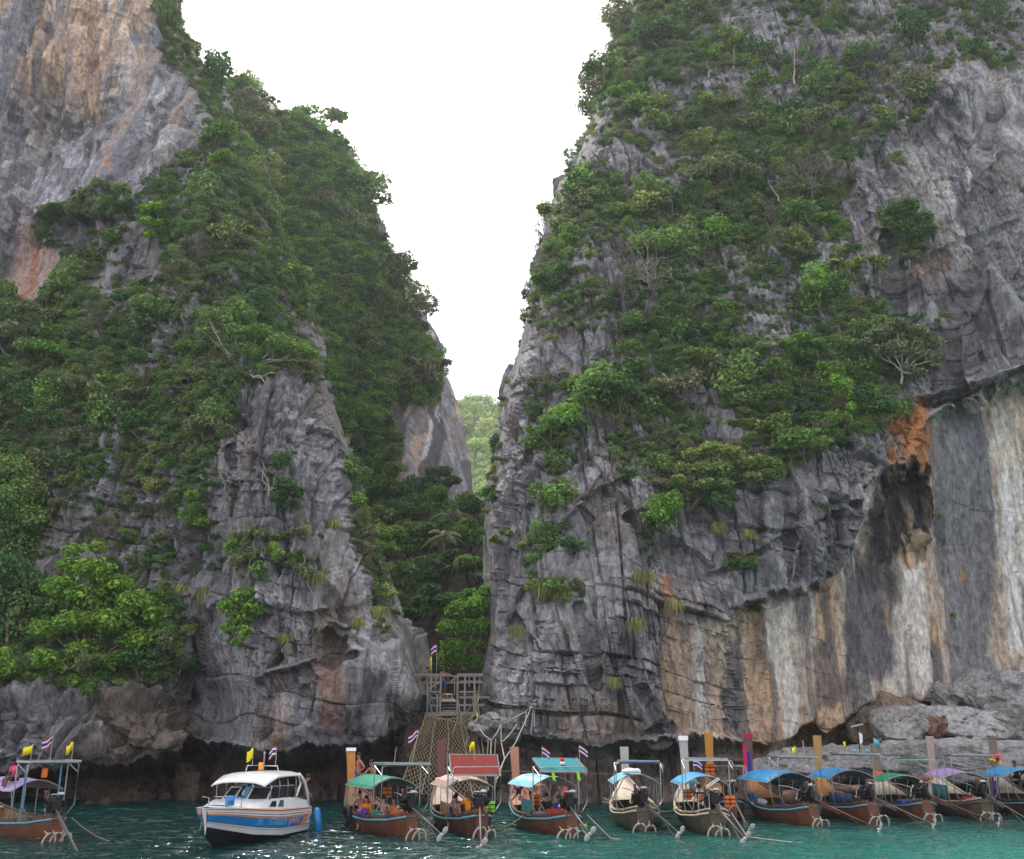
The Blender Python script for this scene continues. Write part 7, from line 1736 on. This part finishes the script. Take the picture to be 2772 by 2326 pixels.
boulder(2765, 1890, 65.5, (1.6, 1.5, 1.6), 'grey boulder at the right edge of the view', 9, (.34, .33, .32)); boulder(2735, 1945, 63.5, (1.3, 1.2, .9), 'small grey boulder low in the right corner of the pile', 10, (.31, .30, .29)); boulder(2680, 1950, 63.0, (1.0, .9, .7), 'small cracked boulder at the foot of the pile', 11, (.33, .32, .30))
boulder(2560, 1885, 67.5, (1.7, 1.4, 1.0), 'grey boulder wedged above the whitish one', 12, (.29, .28, .27)); boulder(2830, 1950, 63.5, (3, 2.0, 2.2), 'boulder beyond the right edge of the view', 13, (.33, .32, .31))
boulder(1345, 1975, 58.5, (1.6, 1.1, .9), 'dark grey rock lump under the ropes right of the net', 14, (.17, .165, .165)); boulder(1125, 2000, 61.5, (1.2, 1.2, 1.5), 'dark brown rock lump left of the net', 15, (.10, .08, .07)); boulder(1290, 2090, 62, (2.2, 1.4, 1.6), 'dark rock in the water behind the net', 16, (.09, .075, .06)); boulder(1190, 2110, 62.5, (2.6, 1.4, 1.7), 'wide dark rock behind the foot of the net', 17, (.09, .075, .06))
boulder(1330, 2105, 61, (1.6, 1.2, 1.2), 'dark wet rock right of the net foot', 18, (.085, .07, .06))
# ================================================================== TREES ONE CAN POINT AT
def cliff_D(side, px, py):
    f = {'L': left_depth, 'R': right_depth, 'M': lambda a, b: MD(a, b)}[side]
    return float(f(np.array([float(px)]), np.array([float(py)]))[0])
def special(name, label, side, cpx, cpy, lobes, root, m=None, leaf=.22, n=2600, flat=.7, up=.5, off=1.6, bark=None, r0=.12, twigs=2, seed=0, D=None, cat='tree', tl=.5, branch_to=None, group=None):
    """a tree surveyed lobe by lobe: lobes = (px, py, radius px[, extra depth])"""
    D0 = (cliff_D(side, cpx, cpy) if D is None else D) - off
    base = atv(root[0], root[1], (cliff_D(side, root[0], root[1]) if D is None else D) + .2)
    e = empty(name, base); tag(e, label, cat, group)
    C, Rr = [], []; g = random.Random(seed)
    for lb in lobes:
        c = atv(lb[0], lb[1], D0 + (lb[3] if len(lb) > 3 else g.uniform(-.6, .8))) - base
        C.append(tuple(c)); Rr.append(lb[2] / FPX * D0 * (.86 if n > 9000 else 1.0))
    if m is not None:
        link('crown', leaf_cloud('crown', C, Rr, n, leaf, flat, up, seed, (m,), hollow=.45), None, e)
    tg = [tuple(Vector(c) * .92) for c in (branch_to or C)]
    link('trunk', tubes_mesh('trunk', branch_lines(seed, tg, r0, (0, 0, 0), .18, twigs, tl), (bark or TWIG,), 5), None, e)
    return e
special('shore_tree', 'large bright green broad leaved tree leaning out above the left shore', 'L', 240, 1660,
        [(250, 1540, 62), (190, 1530, 45), (310, 1580, 60), (170, 1590, 60), (240, 1610, 70), (370, 1630, 62), (430, 1660, 58), (480, 1700, 45), (300, 1680, 66), (200, 1680, 60), (130, 1700, 58), (380, 1730, 58), (450, 1740, 42), (120, 1780, 45), (230, 1760, 55),
         (180, 1800, 48), (290, 1790, 45), (100, 1830, 30), (350, 1790, 40), (250, 1850, 30), (210, 1840, 30), (280, 1870, 22), (520, 1720, 26), (200, 1490, 34), (260, 1480, 30)], (230, 1860), LEAF_BRIGHT, .25, 9500, .55, .6, 2.6, r0=.16, twigs=3, seed=1)
special('leafy_tree', 'pale olive tree at the left edge above the bright shore tree', 'L', 40, 1330, [(30, 1270, 60), (70, 1330, 62), (20, 1360, 60), (90, 1400, 45), (30, 1430, 60), (-40, 1300, 60), (60, 1480, 50)], (20, 1500), LEAF, .24, 5200, .75, .55, 2.0, seed=2)
special('leafy_tree', 'dark green tree filling the left edge beside the bright shore tree', 'L', 30, 1560, [(20, 1540, 60), (80, 1580, 50), (20, 1630, 60), (-40, 1600, 60), (60, 1680, 50), (10, 1720, 40)], (20, 1740), LEAF_DARK, .24, 4200, .75, .5, 1.6, seed=3)
special('leafy_shrub', 'small bright shrub low at the left edge above the knobbly rock', 'L', 10, 1800, [(-10, 1780, 40), (20, 1810, 26), (-30, 1830, 40)], (0, 1850), LEAF_BRIGHT, .25, 900, .7, .55, 1.6, seed=4, cat='shrub')
special('leafy_tree', 'small bright green tree growing on the bare foot of the grey spur', 'L', 640, 1665, [(650, 1610, 26), (620, 1640, 30), (680, 1640, 28), (650, 1670, 34), (700, 1650, 20), (620, 1700, 24), (660, 1710, 22), (640, 1740, 16), (680, 1600, 18)], (640, 1720), LEAF_BRIGHT, .22, 1500, .7, .5, 1.0, r0=.07, seed=5)
special('leafy_tree', 'bright tree in the corner of the rock left of the grey spur', 'L', 530, 1400, [(530, 1370, 26), (510, 1400, 30), (545, 1410, 22), (520, 1340, 20)], (530, 1440), LEAF_BRIGHT, .20, 800, .7, .5, .8, r0=.05, seed=6)
special('lime_tree', 'lime green tree standing out on the brow under the ochre wall', 'L', 415, 590, [(395, 565, 20), (425, 560, 24), (440, 575, 20), (400, 600, 24), (430, 615, 22), (405, 635, 16), (445, 600, 14)], (430, 680), LEAF_LIME, .24, 1500, .5, .65, 2.2, r0=.08, seed=7, bark=BLEACHED)
special('spreading_tree', 'wide spreading tree with bleached crooked branches above the grey spur', 'L', 660, 940, [(560, 850, 36), (600, 870, 34), (640, 900, 42), (700, 900, 46), (760, 930, 46), (810, 950, 40), (720, 960, 44), (660, 950, 40), (610, 940, 36), (560, 900, 30), (840, 960, 28), (680, 990, 36), (600, 990, 32), (770, 980, 36)], (640, 1040), LEAF, .21, 5200, .55, .62, 2.4, r0=.13, bark=BLEACHED, twigs=3, seed=8)
special('dead_branch', 'bleached forked dead branch reaching left among the creeper', 'L', 560, 910, [], (580, 945), branch_to=[tuple(atv(x, y, 66.0) - atv(580, 945, cliff_D('L', 580, 945) + .2)) for x, y in ((530, 915), (560, 880), (556, 935))], r0=.12, bark=BLEACHED, seed=9, cat='branch', twigs=1, tl=.8)
special('dead_branch', 'long bleached branch lying along the top of the grey spur', 'L', 700, 1020, [], (655, 1025), branch_to=[tuple(atv(x, y, 61.5) - atv(655, 1025, cliff_D('L', 655, 1025) + .2)) for x, y in ((735, 1040), (700, 1015), (760, 1010))], r0=.10, bark=BLEACHED, seed=10, cat='branch', twigs=1, tl=.8)
special('dead_branch', 'silvery driftwood like fork standing on the middle of the spur face', 'L', 740, 1300, [], (728, 1345), branch_to=[tuple(atv(x, y, 57.6) - atv(728, 1345, cliff_D('L', 728, 1345) + .2)) for x, y in ((765, 1275), (700, 1260), (708, 1235), (735, 1330), (760, 1335))], r0=.09, bark=BLEACHED, seed=11, cat='branch', twigs=1, tl=.6)
special('dead_branch', 'thin bleached crossing branches low on the spur face', 'L', 650, 1440, [], (640, 1500), branch_to=[tuple(atv(x, y, 56.5) - atv(640, 1500, cliff_D('L', 640, 1500) + .2)) for x, y in ((615, 1435), (690, 1440), (718, 1460), (640, 1540), (625, 1580))], r0=.06, bark=BLEACHED, seed=12, cat='branch', twigs=1, tl=.5)
special('leafy_shrub', 'small dark shrub behind the silvery driftwood fork on the spur', 'L', 780, 1320, [(770, 1310, 28), (800, 1330, 26), (760, 1345, 20), (750, 1260, 18), (770, 1240, 20)], (760, 1350), LEAF_DARK, .18, 1100, .7, .5, .9, r0=.05, seed=13, cat='shrub')
for i, (px, py, rr) in enumerate(((760, 1245, 20), (690, 1440, 20), (740, 1490, 22), (700, 1540, 20), (820, 1540, 24), (630, 1480, 22), (1045, 1600, 26), (1000, 1440, 22), (965, 1350, 20), (945, 1270, 18), (1035, 1690, 14))):
    special('leafy_shrub', 'small shrub on the grey spur, ' + ['near its top', 'beside the crossing branches', 'in the middle', 'left of the middle', 'towards the gap', 'on the left flank', 'at its gap side edge low down', 'at its gap side edge', 'high on the gap side edge', 'topmost on the gap side edge', 'just above the pale foot'][i], 'L', px, py, [(px - 10, py, rr * .8), (px + 12, py + 6, rr * .8), (px, py - 12, rr * .7), (px + 4, py + 18, rr * .6)], (px, py + 16), [LEAF, LEAF_OLIVE, LEAF_BRIGHT][i % 3], .17, 420, .7, .5, .5, r0=.035, seed=40 + i, cat='shrub')
# skyline of the rear cliff
special('umbrella_tree', 'flat topped brownish umbrella tree standing against the sky on the ridge', 'M', 690, 270, [(650, 255, 20), (680, 248, 22), (710, 255, 20), (735, 268, 14), (640, 275, 18), (690, 275, 16), (755, 275, 8)], (672, 320), LEAF_OLIVE, .30, 1100, .45, .7, .5, D=122, r0=.16, seed=14, bark=TWIG)
special('umbrella_tree', 'small tree with ragged crown against the sky on the ridge', 'M', 930, 392, [(920, 390, 12), (938, 385, 11), (945, 400, 7), (905, 398, 9)], (915, 430), LEAF_DARK, .28, 380, .5, .7, .5, D=130, r0=.12, seed=15)
special('leafy_tree', 'olive brown rounded tree just below the umbrella tree', 'M', 640, 320, [(620, 310, 30), (660, 320, 30), (700, 330, 26), (740, 340, 26)], (660, 370), LEAF_OLIVE, .30, 1500, .6, .6, 3, D=118, r0=.14, seed=16)
for i, (px, py) in enumerate(((860, 430), (800, 330), (1000, 640), (1060, 1010), (900, 700), (830, 600), (1030, 800))):
    special('leafy_tree', 'leafy tree standing out of the creeper of the rear cliff, ' + ['under the ragged skyline tree', 'near the ridge', 'half way down the skyline', 'above the bare streaked rock', 'in the middle', 'beside the left ridge', 'right of the middle'][i], 'M', px, py, [(px - 30, py, 26), (px + 5, py - 14, 28), (px + 35, py, 24), (px, py + 16, 24)], (px, py + 40), LEAF, .30, 1300, .6, .6, 2.5, r0=.12, seed=20 + i)
# trees of the gap
GT = [(1010, 1400, 88, 50, 0), (1075, 1385, 92, 55, 1), (1150, 1380, 95, 60, 0), (1215, 1350, 98, 50, 2), (1285, 1365, 94, 42, 1), (1330, 1390, 88, 30, 0), (1035, 1470, 82, 58, 2), (1110, 1450, 85, 60, 0), (1190, 1450, 84, 55, 1), (1265, 1440, 82, 52, 0), (1310, 1430, 86, 34, 1),
      (1060, 1560, 77, 60, 0), (1130, 1540, 79, 62, 1), (1205, 1530, 77, 55, 1), (1275, 1540, 75, 45, 0), (1100, 1640, 73, 50, 1), (1170, 1620, 74, 50, 1), (1240, 1640, 72, 45, 1), (1290, 1620, 68, 34, 2), (1130, 1320, 104, 52, 1), (1200, 1290, 106, 40, 1), (1060, 1320, 100, 50, 1)]
where = ['under the left wall', 'left of the middle', 'in the middle', 'right of the middle', 'by the right wall']
for i, (px, py, D, rr, k) in enumerate(GT):
    g = random.Random(100 + i); lb = [(px + g.uniform(-.9, .9) * rr, py + g.uniform(-.55, .6) * rr, rr * g.uniform(.42, .62), g.uniform(-1.5, 1.5)) for _ in range(8)]
    row = 'back row' if D > 90 else 'upper row' if D > 80 else 'middle row' if D > 73 else 'front row'
    special('jungle_tree', '%s broad leaved tree in the gap, %s, %s%s' % (['mid green', 'dark green', 'bright green'][k], row, where[min(4, max(0, int((px - 1000) / 68)))], ', lower one' if i in (19, 21) else ''), None, px, py, lb, (px, py + rr * 2.0), [LEAF, LEAF_DARK, LEAF_BRIGHT][k], .27, 2300, .6, .6, 0, D=D, r0=.16, seed=100 + i, bark=BARK, twigs=1, group='jungle trees in the gap')
special('leafy_tree', 'light green large leaved tree hanging over the timber landing', None, 1260, 1700, [(1240, 1650, 34), (1290, 1640, 34), (1220, 1700, 34), (1270, 1700, 40), (1310, 1690, 28), (1230, 1750, 34), (1290, 1750, 32), (1210, 1780, 26), (1260, 1790, 30), (1300, 1790, 22), (1320, 1600, 24)], (1310, 1810), LEAF_BRIGHT, .26, 4200, .65, .55, 0, D=65.5, r0=.12, bark=BARK, seed=60)
special('leafy_shrub', 'dark low shrubs at the shaded mouth of the gap', None, 1160, 1810, [(1140, 1800, 22), (1170, 1810, 22), (1200, 1815, 20), (1150, 1770, 22)], (1160, 1830), LEAF_DARK, .2, 1100, .7, .5, 0, D=67, r0=.05, seed=61, cat='shrub')
def palm(px, py, D, label, seed, fl=2.4):
    g = random.Random(seed); base = atv(px, py + 170, D); top = atv(px, py, D)
    e = empty('palm_tree', base); tag(e, label, 'palm'); t = top - base
    link('trunk', tubes_mesh('trunk', [([t * (i / 6) + Vector((.1 * math.sin(i), 0, 0)) for i in range(7)], np.linspace(.16, .10, 7))], (TWIG,), 7), None, e)
    for k in range(11):
        az = 2 * math.pi * k / 11 + g.uniform(-.2, .2); el = g.uniform(.1, .9); mb = MB(); P = []
        for i in range(9):
            q = i / 8; P.append(t + Vector((math.cos(az) * fl * q * math.cos(el * .6), math.sin(az) * fl * q * math.cos(el * .6), fl * (q * math.sin(el) - .75 * q * q))))
        mb.tube(P, .02, 4)
        for i in range(1, 24):
            q = i / 24 * 8; a = int(q); p = P[a].lerp(P[min(a + 1, 8)], q - a); d = (P[min(a + 1, 8)] - P[a]).normalized(); s = d.cross(Vector((0, 0, 1))).normalized(); ln = .55 * math.sin(math.pi * (.12 + .8 * i / 24))
            for sd in (-1, 1):
                tip = p + s * sd * ln + d * ln * .45 - Vector((0, 0, ln * .45)); mb.add([p, p + d * .07, tip], [(0, 1, 2)])
        mb.build('frond', LEAF_OLIVE, e)
palm(1225, 1395, 89, 'coconut palm with grey fronds among the trees of the gap', 3); palm(1205, 1450, 80, 'second lower palm half hidden among the dark trees of the gap', 4, 2.0)
# right cliff
special('spreading_tree', 'broad pale green tree with thick curved brown trunk growing sideways above the ledge', 'R', 1960, 1270, [(1880, 1230, 34), (1930, 1215, 38), (1975, 1225, 36), (1850, 1270, 30), (1900, 1270, 36), (1950, 1270, 38), (2010, 1255, 34), (2050, 1250, 34), (2085, 1255, 28), (1835, 1300, 24), (1870, 1320, 22), (2000, 1290, 30), (2040, 1290, 26), (1960, 1310, 26), (1910, 1310, 28), (2070, 1280, 22)], (1868, 1385), LEAF, .19, 6400, .5, .66, 2.8, r0=.20, bark=BARK, twigs=3, seed=30)
special('leafy_shrub', 'dark shrub hanging below the thick curved trunk', 'R', 1950, 1360, [(1940, 1350, 22), (1965, 1365, 20), (1950, 1330, 20)], (1950, 1330), LEAF_DARK, .19, 700, .8, .4, 1.2, r0=.04, seed=31, cat='shrub')
special('leafy_tree', 'vivid green tree with bare crossing twigs left of the bare rock slab', 'R', 2180, 945, [(2130, 930, 26), (2170, 915, 28), (2210, 930, 28), (2235, 955, 22), (2190, 960, 26), (2150, 955, 24), (2225, 990, 18)], (2200, 1010), LEAF_BRIGHT, .20, 2400, .5, .62, 2.2, r0=.08, twigs=3, seed=32)
special('vine_column', 'yellow green vine draped column on the edge above the alcove', 'R', 2280, 1090, [(2262, 1030, 20), (2290, 1040, 20), (2300, 1070, 16), (2305, 1100, 14), (2295, 1130, 14), (2300, 1155, 12), (2270, 1060, 14)], (2285, 1180), LEAF_LIME, .17, 1500, .9, .45, 1.6, r0=.07, bark=BARK, seed=33, cat='shrub')
special('leafy_tree', 'round dark green bush alone on the grey wall below the pinnacles', 'R', 2450, 590, [(2420, 570, 30), (2460, 560, 34), (2500, 590, 28), (2440, 610, 32), (2480, 625, 28), (2400, 600, 20), (2520, 620, 16)], (2450, 650), LEAF, .21, 3000, .65, .55, 2.0, r0=.08, seed=34)
special('spreading_tree', 'olive green tree with tangled grey limbs above the orange stain', 'R', 2450, 930, [(2380, 900, 34), (2430, 880, 36), (2480, 900, 36), (2530, 930, 30), (2420, 940, 36), (2470, 960, 32), (2380, 950, 28), (2540, 970, 20), (2340, 930, 26), (2450, 1000, 28), (2490, 1010, 22)], (2440, 1040), LEAF_OLIVE, .20, 4200, .55, .6, 2.6, r0=.11, twigs=4, seed=35, bark=BLEACHED)
special('spreading_tree', 'fresh green flat crowned tree high near the left skyline of the right cliff', 'R', 1700, 240, [(1665, 250, 28), (1700, 240, 34), (1740, 240, 30), (1720, 255, 26)], (1740, 320), LEAF_BRIGHT, .26, 1700, .4, .7, 2.6, r0=.10, twigs=4, tl=1.0, seed=36)
special('bare_tree', 'pale leafless tree with upright twigs left of centre on the right cliff', 'R', 1755, 720, [], (1760, 800), branch_to=[tuple(atv(x, y, cliff_D('R', x, 760) - 2.6) - atv(1760, 800, cliff_D('R', 1760, 800) + .2)) for x, y in ((1755, 640), (1735, 680), (1780, 690), (1720, 710), (1790, 740), (1745, 720), (1700, 740))], r0=.07, bark=BLEACHED, seed=37, twigs=7, tl=.9, cat='bare tree')
special('bare_tree', 'grey brown twiggy thicket left of the pale leafless tree', 'R', 1690, 760, [], (1690, 830), branch_to=[tuple(atv(x, y, cliff_D('R', x, 780) - 2.4) - atv(1690, 830, cliff_D('R', 1690, 830) + .2)) for x, y in ((1650, 730), (1670, 700), (1700, 690), (1720, 760), (1640, 760), (1665, 760), (1690, 730))], r0=.06, bark=TWIG, seed=38, twigs=8, tl=.8, cat='bare tree')
special('bare_tree', 'grey leafless bush with domed twigs right of centre on the right cliff', 'R', 2190, 440, [], (2200, 540), branch_to=[tuple(atv(x, y, cliff_D('R', x, 480) - 2.6) - atv(2200, 540, cliff_D('R', 2200, 540) + .2)) for x, y in ((2120, 440), (2150, 410), (2190, 400), (2230, 410), (2270, 440), (2280, 490), (2130, 490), (2170, 440), (2220, 450))], r0=.09, bark=TWIG, seed=39, twigs=9, tl=.9, cat='bare tree')
special('bare_tree', 'grey leafless umbrella shaped tree below the fresh green flat crown', 'R', 1700, 300, [], (1740, 350), branch_to=[tuple(atv(x, y, cliff_D('R', x, 300) - 2.6) - atv(1740, 350, cliff_D('R', 1740, 350) + .2)) for x, y in ((1660, 280), (1680, 260), (1710, 255), (1740, 265), (1665, 300), (1760, 320), (1690, 320))], r0=.08, bark=TWIG, seed=70, twigs=8, tl=.9, cat='bare tree')
for i, (x0, y0, x1, y1) in enumerate(((1918, 212, 1914, 160), (2128, 385, 2106, 255), (2110, 545, 2075, 470), (1985, 190, 1990, 60), (2150, 230, 2145, 100))):
    special('dead_snag', 'bleached dead snag on the right cliff, ' + ['short and pale near the top', 'long and leaning in the upper middle', 'slanting beside the domed grey bush', 'thin upright in the upper middle', 'thin grey one in the upper right'][i], 'R', x1, y1, [], (x0, y0), branch_to=[tuple(atv(x1, y1, cliff_D('R', x1, y1) - 2.2) - atv(x0, y0, cliff_D('R', x0, y0) + .2)), tuple(atv(x1 + 14, (y0 + y1) / 2, cliff_D('R', x1, y1) - 2.2) - atv(x0, y0, cliff_D('R', x0, y0) + .2))], r0=.10, bark=BLEACHED, seed=80 + i, twigs=1, tl=.6, cat='dead tree')
for i, (px, py, rr, k) in enumerate(((1480, 1480, 24, 1), (1540, 1470, 22, 1), (1450, 1590, 24, 2), (1500, 1585, 22, 2), (1560, 1580, 16, 0), (1770, 1425, 22, 1), (1990, 1525, 14, 1), (2030, 1530, 14, 1), (1370, 1440, 16, 0), (1340, 1460, 14, 2), (2230, 1370, 9, 1), (2045, 1645, 11, 1), (1720, 1070, 22, 0), (1560, 1110, 26, 2), (1500, 1240, 22, 2))):
    special('leafy_shrub', 'small shrub on the bare lower right cliff, ' + ['upper left of pale shoulder', 'above the long crack', 'left of the mossy tufts', 'beside the mossy tufts', 'right of the mossy tufts', 'under the dark hollow', 'on the diagonal ledge left', 'on the diagonal ledge right', 'at the edge of the gap', 'above the landing', 'near the black cave', 'below the diagonal ledge', 'beside the bare slab', 'under the green slope', 'in the creeper gully'][i], 'R', px, py, [(px - rr * .5, py, rr * .8), (px + rr * .6, py + 4, rr * .8), (px, py - rr * .5, rr * .7)], (px, py + rr * .6), [LEAF_OLIVE, LEAF_DARK, LEAF][k], .17, 420, .65, .55, .5, r0=.03, seed=120 + i, cat='shrub')
def tuft(px, py, side, s, label, seed, m=GRASSM, n=150):
    D = cliff_D(side, px, py) - .15; g = random.Random(seed); c = atv(px, py, D); V, F = [], []
    for i in range(n):
        az = g.uniform(math.pi, 2 * math.pi); l = s * g.uniform(.5, 1.1); dx, dy = math.cos(az) * .55, math.sin(az) * .5
        b = Vector((g.uniform(-.4, .4) * s, 0, g.uniform(-.2, .2) * s)); w = .02 + .012 * s
        P = [b + Vector((dx * l * q, dy * l * q, l * (.5 * q - 1.3 * q * q))) for q in (0, .35, .7, 1)]
        o = len(V); sd = Vector((-math.sin(az), math.cos(az), 0)) * w
        V += [P[0] - sd, P[0] + sd, P[1] - sd, P[1] + sd, P[2] - sd * .7, P[2] + sd * .7, P[3]]; F += [(o, o + 1, o + 3, o + 2), (o + 2, o + 3, o + 5, o + 4), (o + 4, o + 5, o + 6)]
    mb = MB(); mb.add(V, F); o = mb.build('grass_tuft', m, None, loc=c); tag(o, label, 'grass tuft')
for i, (px, py, sd, s, lb) in enumerate(((1740, 1550, 'R', 1.0, 'yellow green drooping grass tuft in the middle of the orange stained rock'), (1826, 1630, 'R', .9, 'long grass tuft left of the ochre curtain'), (1718, 1680, 'R', .9, 'grass tuft below the orange stained rock'), (1662, 1840, 'R', .7, 'small bright grass tuft low on the right cliff'),
    (1480, 1580, 'R', 1.3, 'wide drooping grass tuft on the shoulder above the gap'), (1520, 1590, 'R', 1.0, 'second grass tuft on the shoulder above the gap'), (1400, 1700, 'R', .8, 'grass tuft on the pale leaning rock right of the landing'), (1825, 1345, 'R', 1.0, 'grass tuft left of the thick curved trunk'), (2030, 1440, 'R', .7, 'narrow grass tuft beside the squared grey rock'), (1945, 1420, 'R', .8, 'grass tuft under the dark hanging shrub'),
    (860, 1555, 'L', .9, 'green grass tuft on the spur above the pale foot'), (905, 1410, 'L', .8, 'narrow grass tuft high on the spur face'), (560, 1600, 'L', 1.2, 'broad mossy grass tuft left of the small bright tree'), (500, 1590, 'L', 1.1, 'mossy grass tuft above the bright shore tree'), (970, 1680, 'L', .6, 'small yellowish tuft on the pale foot of the spur'), (770, 1720, 'L', .7, 'brownish grass tuft on the lower spur'), (1030, 1650, 'L', 1.0, 'grass tuft at the gap side of the spur'), (1830, 455, 'R', 1.6, 'long hanging grass on the dark rock high on the right cliff'), (1860, 500, 'R', 1.4, 'second hanging grass tuft high on the right cliff'), (1235, 1190, 'L', .1, ''))):
    if lb: tuft(px, py, sd, s, lb, 200 + i)
# hanging roots and lianas on the spur
for i, ln in enumerate(([(600, 1190), (592, 1260), (610, 1330), (628, 1370)], [(640, 1230), (655, 1290), (645, 1340)], [(690, 1440), (688, 1500), (660, 1580), (640, 1600)], [(820, 1500), (830, 1560), (855, 1640), (840, 1660)], [(590, 1650), (610, 1600)])):
    ropes('hanging_root', 'pale hanging root on the grey spur, ' + ['long one at its left flank', 'thin one beside the deep crack', 'curved one below the crossing branches', 'crooked one on the lower middle', 'short one beside the small bright tree'][i], 'root', [[atv(x + 5 * math.sin(k * 2.1), y, cliff_D('L', x, y) - .6) for k, (x, y) in enumerate([(ln[j][0] + (ln[j + 1][0] - ln[j][0]) * q / 4, ln[j][1] + (ln[j + 1][1] - ln[j][1]) * q / 4) for j in range(len(ln) - 1) for q in range(4)])]], 'rope', .032)
